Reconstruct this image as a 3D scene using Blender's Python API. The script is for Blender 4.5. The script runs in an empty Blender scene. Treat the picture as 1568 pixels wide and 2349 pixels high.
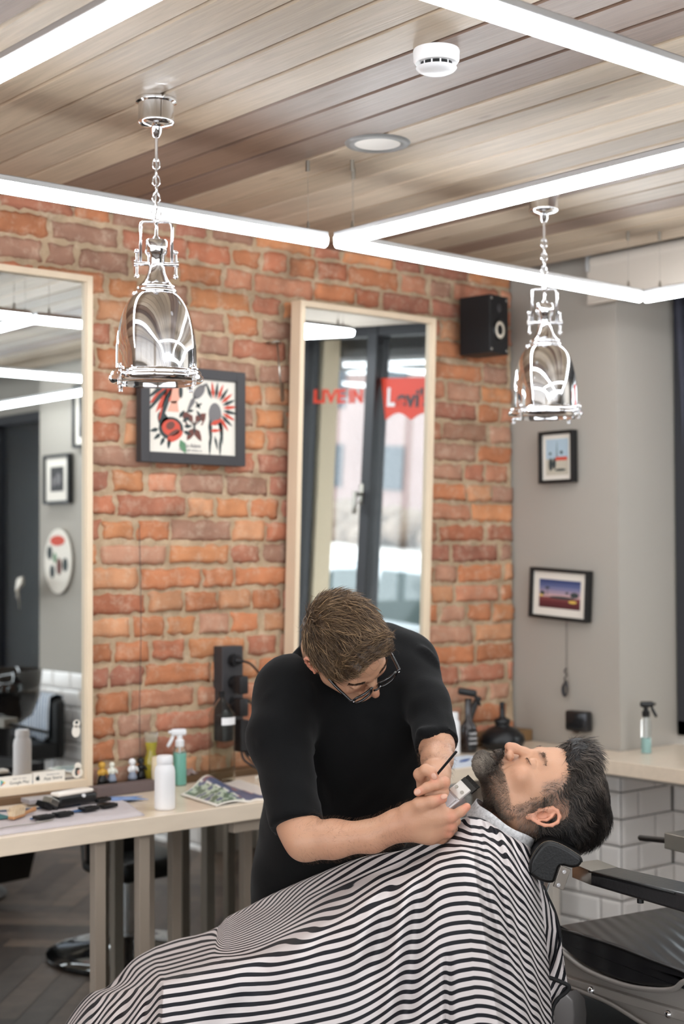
import bpy, bmesh, math, random
import numpy as np
from mathutils import Vector, Matrix, noise, Quaternion
PI = math.pi
rnd = random.Random(7)
sc = bpy.context.scene
COL = sc.collection

# ------------------------------------------------------------------ camera
FPX = 3411.0
YAW, PITCH, ROLL = 0.7023, 0.02879, -0.00457
CAMZ = 1.5
_f0 = Vector((math.sin(YAW), math.cos(YAW), 0)); _r0 = Vector((math.cos(YAW), -math.sin(YAW), 0)); _z = Vector((0, 0, 1))
CF = _f0 * math.cos(PITCH) + _z * math.sin(PITCH)
_u = _z * math.cos(PITCH) - _f0 * math.sin(PITCH)
CR = _r0 * math.cos(ROLL) + _u * math.sin(ROLL)
CU = _u * math.cos(ROLL) - _r0 * math.sin(ROLL)
cam = bpy.data.cameras.new('camera'); camo = bpy.data.objects.new('camera', cam); COL.objects.link(camo)
camo.matrix_world = Matrix(((CR.x, CU.x, -CF.x, 0), (CR.y, CU.y, -CF.y, 0), (CR.z, CU.z, -CF.z, CAMZ), (0, 0, 0, 1)))
cam.sensor_fit = 'HORIZONTAL'; cam.sensor_width = 24.0; cam.lens = FPX / 1568 * 24.0
cam.clip_start = 0.05; cam.clip_end = 200
cam.dof.use_dof = True; cam.dof.focus_distance = 3.0; cam.dof.aperture_fstop = 3.4
sc.camera = camo

# ------------------------------------------------------------------ world, exposure, lights
sc.view_settings.view_transform = 'Standard'; sc.view_settings.look = 'None'
sc.view_settings.gamma = 1.0; sc.view_settings.use_curve_mapping = False
sc.view_settings.exposure = 1.02
world = bpy.data.worlds.new('overcast_sky'); sc.world = world; world.use_nodes = True
wn = world.node_tree.nodes; bg = wn['Background']
bg.inputs[0].default_value = (0.90, 0.95, 1.0, 1); bg.inputs[1].default_value = 2.5
LED_STRENGTH = 15.0

def area(name, loc, rot, sx, sy, power, col=(1, 1, 1)):
    l = bpy.data.lights.new(name, 'AREA'); l.shape = 'RECTANGLE'; l.size = sx; l.size_y = sy; l.energy = power; l.color = col
    o = bpy.data.objects.new(name, l); o.location = loc; o.rotation_euler = rot; COL.objects.link(o); return o

# ------------------------------------------------------------------ helpers
def s2l(c):
    return tuple(((x / 255) / 12.92 if x / 255 <= 0.04045 else ((x / 255 + 0.055) / 1.055) ** 2.4) for x in c)

def mat(name, rgb=(128, 128, 128), rough=0.5, metal=0.0, bump=None, var=None, emit=None, trans=0.0, ior=1.45, coat=0.0, attr=None, sss=0.0, spec=0.5, stretch=None, sheen=0.0):
    """rgb in sRGB 0-255. bump=(scale, strength[, detail]); var=(scale, amount) noise tone variation of the material itself"""
    m = bpy.data.materials.new(name); m.use_nodes = True
    nt = m.node_tree; N = nt.nodes; L = nt.links; b = N['Principled BSDF']
    c = s2l(rgb) + (1,)
    b.inputs['Base Color'].default_value = c
    b.inputs['Roughness'].default_value = rough; b.inputs['Metallic'].default_value = metal
    b.inputs['Transmission Weight'].default_value = trans; b.inputs['IOR'].default_value = ior
    b.inputs['Coat Weight'].default_value = coat; b.inputs['Specular IOR Level'].default_value = spec
    if sheen: b.inputs['Sheen Weight'].default_value = sheen
    if sss:
        b.inputs['Subsurface Weight'].default_value = sss
        b.inputs['Subsurface Radius'].default_value = (0.012, 0.005, 0.003)
        b.inputs['Subsurface Scale'].default_value = 1.0
    tc = N.new('ShaderNodeTexCoord'); mp = N.new('ShaderNodeMapping'); L.new(tc.outputs['Object'], mp.inputs[0])
    if stretch: mp.inputs['Scale'].default_value = stretch
    src = None
    if attr:
        a = N.new('ShaderNodeAttribute'); a.attribute_name = attr; src = a.outputs['Color']
    if var:
        nz = N.new('ShaderNodeTexNoise'); nz.inputs['Scale'].default_value = var[0]; nz.inputs['Detail'].default_value = 6
        L.new(mp.outputs[0], nz.inputs['Vector'])
        mr = N.new('ShaderNodeMapRange'); mr.inputs[1].default_value = 0.25; mr.inputs[2].default_value = 0.75
        mr.inputs[3].default_value = 1 - var[1]; mr.inputs[4].default_value = 1 + var[1]
        L.new(nz.outputs[0], mr.inputs[0])
        mx = N.new('ShaderNodeVectorMath'); mx.operation = 'SCALE'
        if src is not None: L.new(src, mx.inputs[0])
        else: mx.inputs[0].default_value = c[:3]
        L.new(mr.outputs[0], mx.inputs['Scale']); src = mx.outputs[0]
    if src is not None: L.new(src, b.inputs['Base Color'])
    if bump:
        nz = N.new('ShaderNodeTexNoise'); nz.inputs['Scale'].default_value = bump[0]; nz.inputs['Detail'].default_value = bump[2] if len(bump) > 2 else 5
        L.new(mp.outputs[0], nz.inputs['Vector'])
        bp = N.new('ShaderNodeBump'); bp.inputs['Strength'].default_value = bump[1]; bp.inputs['Distance'].default_value = 0.004
        L.new(nz.outputs[0], bp.inputs['Height']); L.new(bp.outputs[0], b.inputs['Normal'])
    if emit:
        b.inputs['Emission Color'].default_value = s2l(emit[0]) + (1,); b.inputs['Emission Strength'].default_value = emit[1]
    return m

def tag(o, label, cat, group=None, kind=None):
    if label: o['label'] = label
    if cat: o['category'] = cat
    if group: o['group'] = group
    if kind: o['kind'] = kind
    return o

def thing(name, label, cat, loc=(0, 0, 0), rot=(0, 0, 0), group=None):
    o = bpy.data.objects.new(name, None); COL.objects.link(o); o.empty_display_size = 0.05
    o.location = loc; o.rotation_euler = rot
    return tag(o, label, cat, group)

def dup(o, parent=None):
    c = o.copy(); COL.objects.link(c); c.parent = parent
    for ch in list(o.children): dup(ch, c)
    return c

def finish(me, name, m, parent, smooth=False, local=False, loc=None):
    o = bpy.data.objects.new(name, me); COL.objects.link(o)
    if isinstance(m, (list, tuple)):
        for k in m: me.materials.append(k)
    elif m: me.materials.append(m)
    if smooth: me.polygons.foreach_set('use_smooth', [True] * len(me.polygons))
    if parent is not None:
        o.parent = parent
        if not local:
            off = Vector((0, 0, 0)); p = parent
            while p is not None: off += Vector(p.location); p = p.parent
            me.transform(Matrix.Translation(-off))
    elif loc is not None:
        me.transform(Matrix.Translation(-Vector(loc))); o.location = loc
    return o

def rotm(rx=0, ry=0, rz=0):
    return Matrix.Rotation(rz, 4, 'Z') @ Matrix.Rotation(ry, 4, 'Y') @ Matrix.Rotation(rx, 4, 'X')

def align(d, up=(0, 0, 1)):
    return Vector(d).to_track_quat('Z', 'Y').to_matrix().to_4x4()

class MB:
    def __init__(s): s.bm = bmesh.new()
    def _new(s, fn):
        t = bmesh.new(); fn(t); me = bpy.data.meshes.new('t'); t.to_mesh(me); t.free(); s.bm.from_mesh(me); bpy.data.meshes.remove(me)
    def box(s, c, d, rot=None, bev=0.0, seg=2):
        def f(t):
            bmesh.ops.create_cube(t, size=1.0)
            bmesh.ops.scale(t, vec=d, verts=t.verts)
            if bev: bmesh.ops.bevel(t, geom=list(t.edges), offset=bev, segments=seg, affect='EDGES', profile=0.5)
            M = Matrix.Translation(Vector(c)) @ (rot if rot is not None else Matrix.Identity(4))
            bmesh.ops.transform(t, matrix=M, verts=t.verts)
        s._new(f); return s
    def bb(s, x0, x1, y0, y1, z0, z1, bev=0.0, seg=2):
        return s.box(((x0 + x1) / 2, (y0 + y1) / 2, (z0 + z1) / 2), (abs(x1 - x0), abs(y1 - y0), abs(z1 - z0)), None, bev, seg)
    def cyl(s, p0, p1, r0, r1=None, n=24, caps=True):
        p0 = Vector(p0); p1 = Vector(p1); d = p1 - p0; r1 = r0 if r1 is None else r1
        return s.lathe([(0, 0), (r0, 0), (r1, d.length), (0, d.length)] if caps else [(r0, 0), (r1, d.length)], Matrix.Translation(p0) @ align(d), n)
    def lathe(s, prof, M=None, n=32, sx=1.0, sy=1.0):
        """prof: (radius, z) list"""
        M = M if M is not None else Matrix.Identity(4)
        if not isinstance(M, Matrix): M = Matrix.Translation(Vector(M))
        bm = s.bm; rings = []
        for r, z in prof:
            if r < 1e-6: rings.append([bm.verts.new(M @ Vector((0, 0, z)))])
            else: rings.append([bm.verts.new(M @ Vector((r * sx * math.cos(2 * PI * i / n), r * sy * math.sin(2 * PI * i / n), z))) for i in range(n)])
        for a, b in zip(rings, rings[1:]):
            for i in range(n):
                j = (i + 1) % n
                if len(a) == 1 and len(b) == 1: continue
                if len(a) == 1: bm.faces.new((a[0], b[j], b[i]))
                elif len(b) == 1: bm.faces.new((a[i], a[j], b[0]))
                else: bm.faces.new((a[i], a[j], b[j], b[i]))
        return s
    def sph(s, c, r, n=16, scale=(1, 1, 1), rot=None):
        def f(t):
            bmesh.ops.create_uvsphere(t, u_segments=n, v_segments=max(6, n // 2), radius=r)
            bmesh.ops.scale(t, vec=scale, verts=t.verts)
            bmesh.ops.transform(t, matrix=Matrix.Translation(Vector(c)) @ (rot if rot is not None else Matrix.Identity(4)), verts=t.verts)
        s._new(f); return s
    def tube(s, pts, r, n=8, closed=False, caps=True):
        pts = [Vector(p) for p in pts]; m = len(pts); bm = s.bm
        rr = r if isinstance(r, (list, tuple)) else [r] * m
        T = []
        for i in range(m):
            a = pts[i - 1] if (i > 0 or closed) else pts[i]; b = pts[(i + 1) % m] if (i < m - 1 or closed) else pts[i]
            T.append((b - a).normalized() if (b - a).length > 1e-9 else Vector((0, 0, 1)))
        nrm = T[0].orthogonal().normalized(); rings = []
        for i in range(m):
            if i > 0:
                q = T[i - 1].rotation_difference(T[i]); nrm = q @ nrm
            nrm = (nrm - T[i] * nrm.dot(T[i])).normalized(); bn = T[i].cross(nrm)
            rings.append([bm.verts.new(pts[i] + (nrm * math.cos(2 * PI * k / n) + bn * math.sin(2 * PI * k / n)) * rr[i]) for k in range(n)])
        rng = range(m if closed else m - 1)
        for i in rng:
            a = rings[i]; b = rings[(i + 1) % m]
            for k in range(n):
                bm.faces.new((a[k], a[(k + 1) % n], b[(k + 1) % n], b[k]))
        if caps and not closed:
            bm.faces.new(list(reversed(rings[0]))); bm.faces.new(rings[-1])
        return s
    def prism(s, poly, h, M=None, bev=0.0):
        """poly in local xy, extruded 0..h in z"""
        M = M if M is not None else Matrix.Identity(4)
        def f(t):
            vs = [t.verts.new((x, y, 0)) for x, y in poly]
            fc = t.faces.new(vs)
            r = bmesh.ops.extrude_face_region(t, geom=[fc])
            bmesh.ops.translate(t, vec=(0, 0, h), verts=[g for g in r['geom'] if isinstance(g, bmesh.types.BMVert)])
            bmesh.ops.recalc_face_normals(t, faces=t.faces)
            if bev: bmesh.ops.bevel(t, geom=list(t.edges), offset=bev, segments=2, affect='EDGES', profile=0.5)
            bmesh.ops.transform(t, matrix=M, verts=t.verts)
        s._new(f); return s
    def quad(s, a, b, c, d):
        s.bm.faces.new([s.bm.verts.new(Vector(p)) for p in (a, b, c, d)]); return s
    def build(s, name, m, parent=None, smooth=False, local=False, loc=None, fix=True, auto=None):
        if fix: bmesh.ops.recalc_face_normals(s.bm, faces=s.bm.faces)
        me = bpy.data.meshes.new(name); s.bm.to_mesh(me); s.bm.free()
        o = finish(me, name, m, parent, smooth or auto is not None, local, loc)
        if auto is not None: sharp(o, auto)
        return o

def sharp(o, ang=40):
    me = o.data
    bm = bmesh.new(); bm.from_mesh(me); a = math.radians(ang)
    for e in bm.edges:
        if len(e.link_faces) == 2 and e.calc_face_angle(0) > a: e.smooth = False
        if len(e.link_faces) != 2: e.smooth = False
    bm.to_mesh(me); bm.free()

def np_mesh(name, V, F, m, parent=None, smooth=True, local=False, loc=None, cols=None, colname='col', uv=None):
    me = bpy.data.meshes.new(name)
    V = np.asarray(V, dtype=np.float32); 
    me.from_pydata(V.tolist(), [], F.tolist() if hasattr(F, 'tolist') else F); me.update()
    if cols is not None:
        ca = me.color_attributes.new(colname, 'FLOAT_COLOR', 'POINT')
        c = np.ones((len(V), 4), np.float32); c[:, :3] = cols; ca.data.foreach_set('color', c.ravel())
    if uv is not None:
        l = me.uv_layers.new(name='UVMap'); idx = np.empty(len(me.loops), np.int32); me.loops.foreach_get('vertex_index', idx)
        l.data.foreach_set('uv', np.asarray(uv, np.float32)[idx].ravel())
    return finish(me, name, m, parent, smooth, local, loc)

def text_obj(name, body, size, m, M, parent=None, ext=0.0004, align_x='CENTER', bold=0.0, width=None, shear=0.0):
    cu = bpy.data.curves.new('t', 'FONT'); cu.body = body; cu.size = size; cu.extrude = ext; cu.align_x = align_x; cu.align_y = 'CENTER'; cu.offset = bold; cu.shear = shear
    o = bpy.data.objects.new('t', cu); COL.objects.link(o)
    me = bpy.data.meshes.new_from_object(o); bpy.data.objects.remove(o)
    if width:
        xs = [v.co.x for v in me.vertices]; w = max(xs) - min(xs)
        if w > 0: me.transform(Matrix.Diagonal((width / w, 1, 1, 1)))
    me.transform(M)
    return finish(me, name, m, parent)

def frame_m(origin, xdir, ydir):
    x = Vector(xdir).normalized(); z = x.cross(Vector(ydir)).normalized(); y = z.cross(x)
    return Matrix(((x.x, y.x, z.x, origin[0]), (x.y, y.y, z.y, origin[1]), (x.z, y.z, z.z, origin[2]), (0, 0, 0, 1)))

def at(px, py, dep):
    """world point on a sight line of the photograph, dep metres along the optical axis"""
    return Vector((0, 0, CAMZ)) + (CF + CR * ((px - 784) / FPX) + CU * ((1174.5 - py) / FPX)) * dep

# ------------------------------------------------------------------ materials
M_grey = mat('grey_paint', (170, 163, 153), 0.75, bump=(60, 0.15))
M_ply = mat('pale_plywood', (214, 190, 162), 0.45, var=(9, 0.05), stretch=(1, 1, 6), bump=(20, 0.05))
M_frame = mat('pale_ash', (226, 204, 176), 0.45, var=(6, 0.05), stretch=(3, 3, 1))
M_table = mat('table_birch', (226, 208, 186), 0.28, var=(7, 0.05), stretch=(1, 6, 6), coat=0.15)
M_tedge = mat('birch_edge', (196, 172, 148), 0.5, var=(8, 0.06), stretch=(1, 4, 30))
M_mirror = mat('mirror_glass', (222, 226, 226), 0.0, 1.0)
M_glass = mat('clear_glass', (245, 250, 250), 0.02, trans=1.0, ior=1.45)
M_black = mat('black_frame', (22, 22, 23), 0.4)
M_blackpl = mat('black_plastic', (18, 18, 19), 0.35)
M_char = mat('charcoal_plastic', (58, 56, 58), 0.5)
M_chrome = mat('chrome', (232, 232, 234), 0.04, 1.0)
M_steel = mat('brushed_steel', (170, 165, 156), 0.28, 1.0, bump=(40, 0.05))
M_white = mat('white_plastic', (232, 230, 230), 0.35)
M_paper = mat('white_paper', (232, 224, 212), 0.7)
M_leg = mat('taupe_steel', (150, 136, 122), 0.5)
M_legl = mat('pale_steel', (208, 198, 186), 0.5)
M_dkframe = mat('anthracite_window_frame', (50, 50, 54), 0.45)
M_alu = mat('aluminium_profile', (190, 190, 190), 0.35, 0.8)
M_led = mat('led_diffuser', (255, 255, 255), 0.4, emit=((244, 250, 255), LED_STRENGTH))
M_leather = mat('black_leather', (12, 11, 11), 0.42, bump=(220, 0.12))
# ------------------------------------------------------------------ the setting
BACK = 4.10; RX = 4.37; WX = 4.66; CEIL = 2.60
def structure(o): o['kind'] = 'structure'; return o

# floor: herringbone planks, one mesh
def herring():
    W, L = 0.11, 0.66; V = []; F = []; C = []
    c45, s45 = math.cos(PI / 4), math.sin(PI / 4)
    base = [(80, 66, 57), (94, 79, 68), (66, 55, 48), (106, 89, 76), (84, 72, 64)]
    def add(x0, y0, x1, y1):
        cx, cy = (x0 + x1) / 2, (y0 + y1) / 2; wx, wy = cx * c45 - cy * s45, cx * s45 + cy * c45
        if not (-3.0 < wx < 5.1 and -3.6 < wy < 4.5): return
        g = 0.0012; k = len(V); z = rnd.uniform(-0.0006, 0)
        for (x, y) in ((x0 + g, y0 + g), (x1 - g, y0 + g), (x1 - g, y1 - g), (x0 + g, y1 - g)):
            V.append((x * c45 - y * s45, x * s45 + y * c45, z))
        F.append((k, k + 1, k + 2, k + 3)); c = s2l(rnd.choice(base)); s = rnd.uniform(.85, 1.15)
        C.extend([tuple(t * s for t in c)] * 4)
    for m in range(-16, 17):
        for n in range(-110, 111):
            ox, oy = n * W + m * L, n * W - m * L
            add(ox, oy, ox + L, oy + W); add(ox + L, oy + W - L, ox + L + W, oy + W)
    k = len(V); V.extend([(-3, -3.6, -.003), (5.1, -3.6, -.003), (5.1, 4.4, -.003), (-3, 4.4, -.003)]); F.append((k, k + 1, k + 2, k + 3)); C.extend([(0.02, 0.018, 0.016)] * 4)
    return V, F, C
V, F, C = herring()
M_floor = mat('dark_oak_floor', rough=0.42, attr='col', var=(5, 0.25), bump=(30, 0.08), stretch=(3, 3, 1))
structure(np_mesh('floor', V, F, M_floor, smooth=False, cols=C))

# brick wall with real brick relief
def brick_wall():
    Vs = []; Fs = []; Cs = []; off = 0; pitch = 0.0782; r = random.Random(3)
    pal = [(190, 124, 88), (182, 116, 88), (196, 134, 94), (176, 116, 92), (188, 130, 102), (168, 112, 92), (196, 142, 106), (180, 134, 110), (164, 124, 104), (182, 120, 86)]
    x_lo = -3.0
    row = 0; z = -0.02
    while z < CEIL + 0.05:
        x = x_lo + (row % 2) * 0.13 + r.uniform(-.02, .02)
        while x < RX:
            L = r.choice([0.262, 0.255, 0.135, 0.13, 0.13, 0.25, 0.19, 0.14]) + r.uniform(-.008, .008)
            if x + L > RX: L = RX - x
            if L > 0.05:
                hd = x > 1.2 and z > 0.6
                nx = max(3, int(L / (0.016 if hd else 0.06))); nz = 6 if hd else 2
                g = r.uniform(.012, .026); h = pitch - r.uniform(.012, .021)
                x0 = x + g / 2; w = L - g; z0 = z + (pitch - h) / 2 + r.uniform(-.002, .002)
                tilt = r.uniform(-.022, .022); dep = r.uniform(-.003, .006); yaw = r.uniform(-.01, .01)
                gx = np.linspace(0, 1, nx + 1); gz = np.linspace(0, 1, nz + 1); seed = r.uniform(0, 100)
                P = []
                for b in gz:
                    for a in gx:
                        ex = min(a, 1 - a) * w; ez = min(b, 1 - b) * h
                        xx = x0 + a * w; zz = z0 + b * h + tilt * (a - .5) * w
                        e = min(ex, ez); rr = 0.011
                        back = 0 if e > rr else (rr - e) ** 2 / rr * 0.7
                        nv = noise.noise(Vector((xx * 28, zz * 28, seed))) * .0035 + noise.noise(Vector((xx * 80, zz * 80, seed))) * .0014
                        if e < 0.004:
                            xx += noise.noise(Vector((xx * 40, zz * 40, seed + 5))) * .011; zz += noise.noise(Vector((xx * 40, zz * 40, seed + 9))) * .010
                        P.append((xx, BACK - 0.006 - dep + back - nv + yaw * (a - .5) * .3, zz))
                n1 = nx + 1
                fr = [(off + j * n1 + i, off + j * n1 + i + 1, off + (j + 1) * n1 + i + 1, off + (j + 1) * n1 + i) for j in range(nz) for i in range(nx)]
                # side skirts into the mortar
                loop = [i for i in range(n1)] + [j * n1 + nx for j in range(1, nz + 1)] + [nz * n1 + i for i in range(nx - 1, -1, -1)] + [j * n1 for j in range(nz - 1, 0, -1)]
                kb = len(P)
                for q in loop:
                    p = P[q]; P.append((p[0], BACK + 0.02, p[2]))
                m_ = len(loop)
                for i in range(m_):
                    j = (i + 1) % m_; fr.append((off + loop[j], off + loop[i], off + kb + i, off + kb + j))
                c = s2l(r.choice(pal)); s = r.uniform(.82, 1.12)
                Vs.extend(P); Fs.extend(fr); Cs.extend([(c[0] * s, c[1] * s, c[2] * s)] * len(P)); off += len(P)
            x += L
        z += pitch; row += 1
    return Vs, Fs, Cs, off
V, F, C, nb = brick_wall()
nF = len(F)
# mortar bed
mx = np.arange(-3.0, RX + .001, 0.02); mz = np.arange(-0.02, CEIL + .1, 0.02); k = len(V)
for b in mz:
    for a in mx:
        a_ = min(a, RX)
        V.append((a_, BACK + 0.004 + noise.noise(Vector((a_ * 30, b * 30, 1.3))) * .006 + noise.noise(Vector((a_ * 90, b * 90, 4))) * .003, b)); C.append(s2l((176, 152, 124)))
nx = len(mx)
for j in range(len(mz) - 1):
    for i in range(nx - 1): F.append((k + j * nx + i, k + j * nx + i + 1, k + (j + 1) * nx + i + 1, k + (j + 1) * nx + i))
# wall body behind
k = len(V)
for p in ((-3, 4.13, -.05), (RX, 4.13, -.05), (RX, 4.13, 2.75), (-3, 4.13, 2.75), (-3, 4.3, -.05), (RX, 4.3, -.05), (RX, 4.3, 2.75), (-3, 4.3, 2.75)): V.append(p); C.append(s2l((176, 152, 124)))
for q in ((0, 1, 2, 3), (5, 4, 7, 6), (4, 0, 3, 7), (1, 5, 6, 2), (3, 2, 6, 7)): F.append(tuple(k + t for t in q))

def brick_mat():
    m = bpy.data.materials.new('old_brick'); m.use_nodes = True; nt = m.node_tree; N = nt.nodes; L = nt.links; b = N['Principled BSDF']
    b.inputs['Roughness'].default_value = 0.9; b.inputs['Specular IOR Level'].default_value = 0.2
    a = N.new('ShaderNodeAttribute'); a.attribute_name = 'col'; tc = N.new('ShaderNodeTexCoord')
    n1 = N.new('ShaderNodeTexNoise'); n1.inputs['Scale'].default_value = 14; n1.inputs['Detail'].default_value = 8; L.new(tc.outputs['Object'], n1.inputs['Vector'])
    r1 = N.new('ShaderNodeMapRange'); r1.inputs[1].default_value = .3; r1.inputs[2].default_value = .7; r1.inputs[3].default_value = .82; r1.inputs[4].default_value = 1.18; L.new(n1.outputs[0], r1.inputs[0])
    sc_ = N.new('ShaderNodeVectorMath'); sc_.operation = 'SCALE'; L.new(a.outputs['Color'], sc_.inputs[0]); L.new(r1.outputs[0], sc_.inputs['Scale'])
    # lime smears and pale dust on the bricks
    n2 = N.new('ShaderNodeTexNoise'); n2.inputs['Scale'].default_value = 22; n2.inputs['Detail'].default_value = 10; n2.inputs['Roughness'].default_value = .75; L.new(tc.outputs['Object'], n2.inputs['Vector'])
    r2 = N.new('ShaderNodeMapRange'); r2.inputs[1].default_value = .50; r2.inputs[2].default_value = .72; r2.inputs[3].default_value = 0; r2.inputs[4].default_value = .62; L.new(n2.outputs[0], r2.inputs[0])
    mx_ = N.new('ShaderNodeMix'); mx_.data_type = 'RGBA'; L.new(r2.outputs[0], mx_.inputs['Factor']); L.new(sc_.outputs[0], mx_.inputs['A']); mx_.inputs['B'].default_value = s2l((214, 190, 166)) + (1,)
    # sooty spots
    n3 = N.new('ShaderNodeTexNoise'); n3.inputs['Scale'].default_value = 5; n3.inputs['Detail'].default_value = 9; L.new(tc.outputs['Object'], n3.inputs['Vector'])
    r3 = N.new('ShaderNodeMapRange'); r3.inputs[1].default_value = .62; r3.inputs[2].default_value = .78; r3.inputs[3].default_value = 0; r3.inputs[4].default_value = .6; L.new(n3.outputs[0], r3.inputs[0])
    m2 = N.new('ShaderNodeMix'); m2.data_type = 'RGBA'; L.new(r3.outputs[0], m2.inputs['Factor']); L.new(mx_.outputs['Result'], m2.inputs['A']); m2.inputs['B'].default_value = s2l((110, 84, 66)) + (1,)
    L.new(m2.outputs['Result'], b.inputs['Base Color'])
    n4 = N.new('ShaderNodeTexNoise'); n4.inputs['Scale'].default_value = 120; n4.inputs['Detail'].default_value = 6; L.new(tc.outputs['Object'], n4.inputs['Vector'])
    bp = N.new('ShaderNodeBump'); bp.inputs['Strength'].default_value = .5; bp.inputs['Distance'].default_value = .003; L.new(n4.outputs[0], bp.inputs['Height']); L.new(bp.outputs[0], b.inputs['Normal'])
    return m
wb = structure(np_mesh('wall_back', V, F, brick_mat(), smooth=False, cols=C))
me = wb.data; sm = np.zeros(len(me.polygons), bool); sm[:nF] = True; me.polygons.foreach_set('use_smooth', sm)

# ceiling boards
def boards():
    V = []; F = []; C = []; p = 0.127; r = random.Random(11)
    light = [(182, 163, 140), (172, 154, 132), (190, 173, 152), (166, 149, 129)]; dark = [(122, 98, 82), (112, 92, 80), (130, 108, 94)]
    darkset = {2, 3, 4, -5, -6, -9, -10, 11, 14, -14}
    for k in range(-38, 18):
        x0 = 1.947 + p * k; x1 = x0 + p
        if x0 > 4.25: break
        c = s2l(r.choice(dark if k in darkset else light)); s = r.uniform(.92, 1.08); c = tuple(t * s for t in c)
        g = 0.0035; ch = 0.004
        ys = [-3.4, 4.12]
        prof = [(x0 + .0008, CEIL + .02), (x0 + .0008, CEIL + ch + .004), (x0 + g + ch, CEIL), (x1 - g - ch, CEIL), (x1 - .0008, CEIL + ch + .004), (x1 - .0008, CEIL + .02)]
        b0 = len(V)
        for y in ys:
            for (x, z) in prof: V.append((x, y, z)); C.append(c)
        for i in range(5): F.append((b0 + i, b0 + i + 1, b0 + 6 + i + 1, b0 + 6 + i))
    b0 = len(V)
    for p_ in ((-2.95, -3.4, CEIL + .02), (4.28, -3.4, CEIL + .02), (4.28, 4.12, CEIL + .02), (-2.95, 4.12, CEIL + .02)): V.append(p_); C.append(s2l((60, 45, 36)))
    F.append((b0, b0 + 1, b0 + 2, b0 + 3))
    return V, F, C
V, F, C = boards()
def ceil_mat():
    m = bpy.data.materials.new('stained_pine_boards'); m.use_nodes = True; nt = m.node_tree; N = nt.nodes; L = nt.links; b = N['Principled BSDF']
    b.inputs['Roughness'].default_value = 0.42; b.inputs['Specular IOR Level'].default_value = 0.4
    a = N.new('ShaderNodeAttribute'); a.attribute_name = 'col'; tc = N.new('ShaderNodeTexCoord')
    mp = N.new('ShaderNodeMapping'); mp.inputs['Scale'].default_value = (26, 1.6, 1); L.new(tc.outputs['Object'], mp.inputs[0])
    n1 = N.new('ShaderNodeTexNoise'); n1.inputs['Scale'].default_value = 2; n1.inputs['Detail'].default_value = 8; n1.inputs['Distortion'].default_value = 1.2; L.new(mp.outputs[0], n1.inputs['Vector'])
    r1 = N.new('ShaderNodeMapRange'); r1.inputs[1].default_value = .3; r1.inputs[2].default_value = .7; r1.inputs[3].default_value = .86; r1.inputs[4].default_value = 1.12; L.new(n1.outputs[0], r1.inputs[0])
    sc_ = N.new('ShaderNodeVectorMath'); sc_.operation = 'SCALE'; L.new(a.outputs['Color'], sc_.inputs[0]); L.new(r1.outputs[0], sc_.inputs['Scale'])
    # knots
    mp2 = N.new('ShaderNodeMapping'); mp2.inputs['Scale'].default_value = (9, 3, 1); L.new(tc.outputs['Object'], mp2.inputs[0])
    vo = N.new('ShaderNodeTexVoronoi'); vo.inputs['Scale'].default_value = 1; vo.inputs['Randomness'].default_value = 1; L.new(mp2.outputs[0], vo.inputs['Vector'])
    r2 = N.new('ShaderNodeMapRange'); r2.inputs[1].default_value = .0; r2.inputs[2].default_value = .12; r2.inputs[3].default_value = .55; r2.inputs[4].default_value = 0; L.new(vo.outputs['Distance'], r2.inputs[0])
    mx_ = N.new('ShaderNodeMix'); mx_.data_type = 'RGBA'; L.new(r2.outputs[0], mx_.inputs['Factor']); L.new(sc_.outputs[0], mx_.inputs['A']); mx_.inputs['B'].default_value = s2l((104, 74, 54)) + (1,)
    L.new(mx_.outputs['Result'], b.inputs['Base Color'])
    bp = N.new('ShaderNodeBump'); bp.inputs['Strength'].default_value = .25; bp.inputs['Distance'].default_value = .003; L.new(n1.outputs[0], bp.inputs['Height']); L.new(bp.outputs[0], b.inputs['Normal'])
    return m
structure(np_mesh('ceiling', V, F, ceil_mat(), smooth=False, cols=C))

# slab above, far walls behind the camera; window openings added for fill daylight
structure(MB().bb(-3.1, 5.1, -3.6, 4.3, 2.74, 2.84).build('trim_1', mat('dark_slab', (52, 44, 40), .8)))
M_wallb = mat('warm_grey_paint', (165, 158, 148), .8)
structure(MB().bb(-3.1, -3.0, -3.6, -3.0, -.05, 2.74).bb(-3.1, -3.0, 3.4, 4.3, -.05, 2.74).bb(-3.1, -3.0, -3.0, 3.4, -.05, .5).bb(-3.1, -3.0, -3.0, 3.4, 2.5, 2.74).build('wall_left', M_wallb))
fw = MB()
for y_ in (-3.0, -1.4, .2, 1.8, 3.34): fw.bb(-3.08, -3.02, y_, y_ + .06, .5, 2.5)
structure(fw.build('window_added_left', M_dkframe))  # unseen window, added so daylight fills the room from the left
structure(MB().bb(-3.0, -2.6, -3.6, -3.5, -.05, 2.74).bb(2.9, 4.9, -3.6, -3.5, -.05, 2.74).bb(-2.6, 2.9, -3.6, -3.5, -.05, .4).bb(-2.6, 2.9, -3.6, -3.5, 2.5, 2.74).build('wall_front', M_wallb))
fw = MB()
for x_ in (-2.6, -1.24, .12, 1.48, 2.84): fw.bb(x_, x_ + .06, -3.58, -3.52, .4, 2.5)
structure(fw.build('window_added_front', M_dkframe))  # unseen window behind the camera, added to brighten upright surfaces

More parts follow.
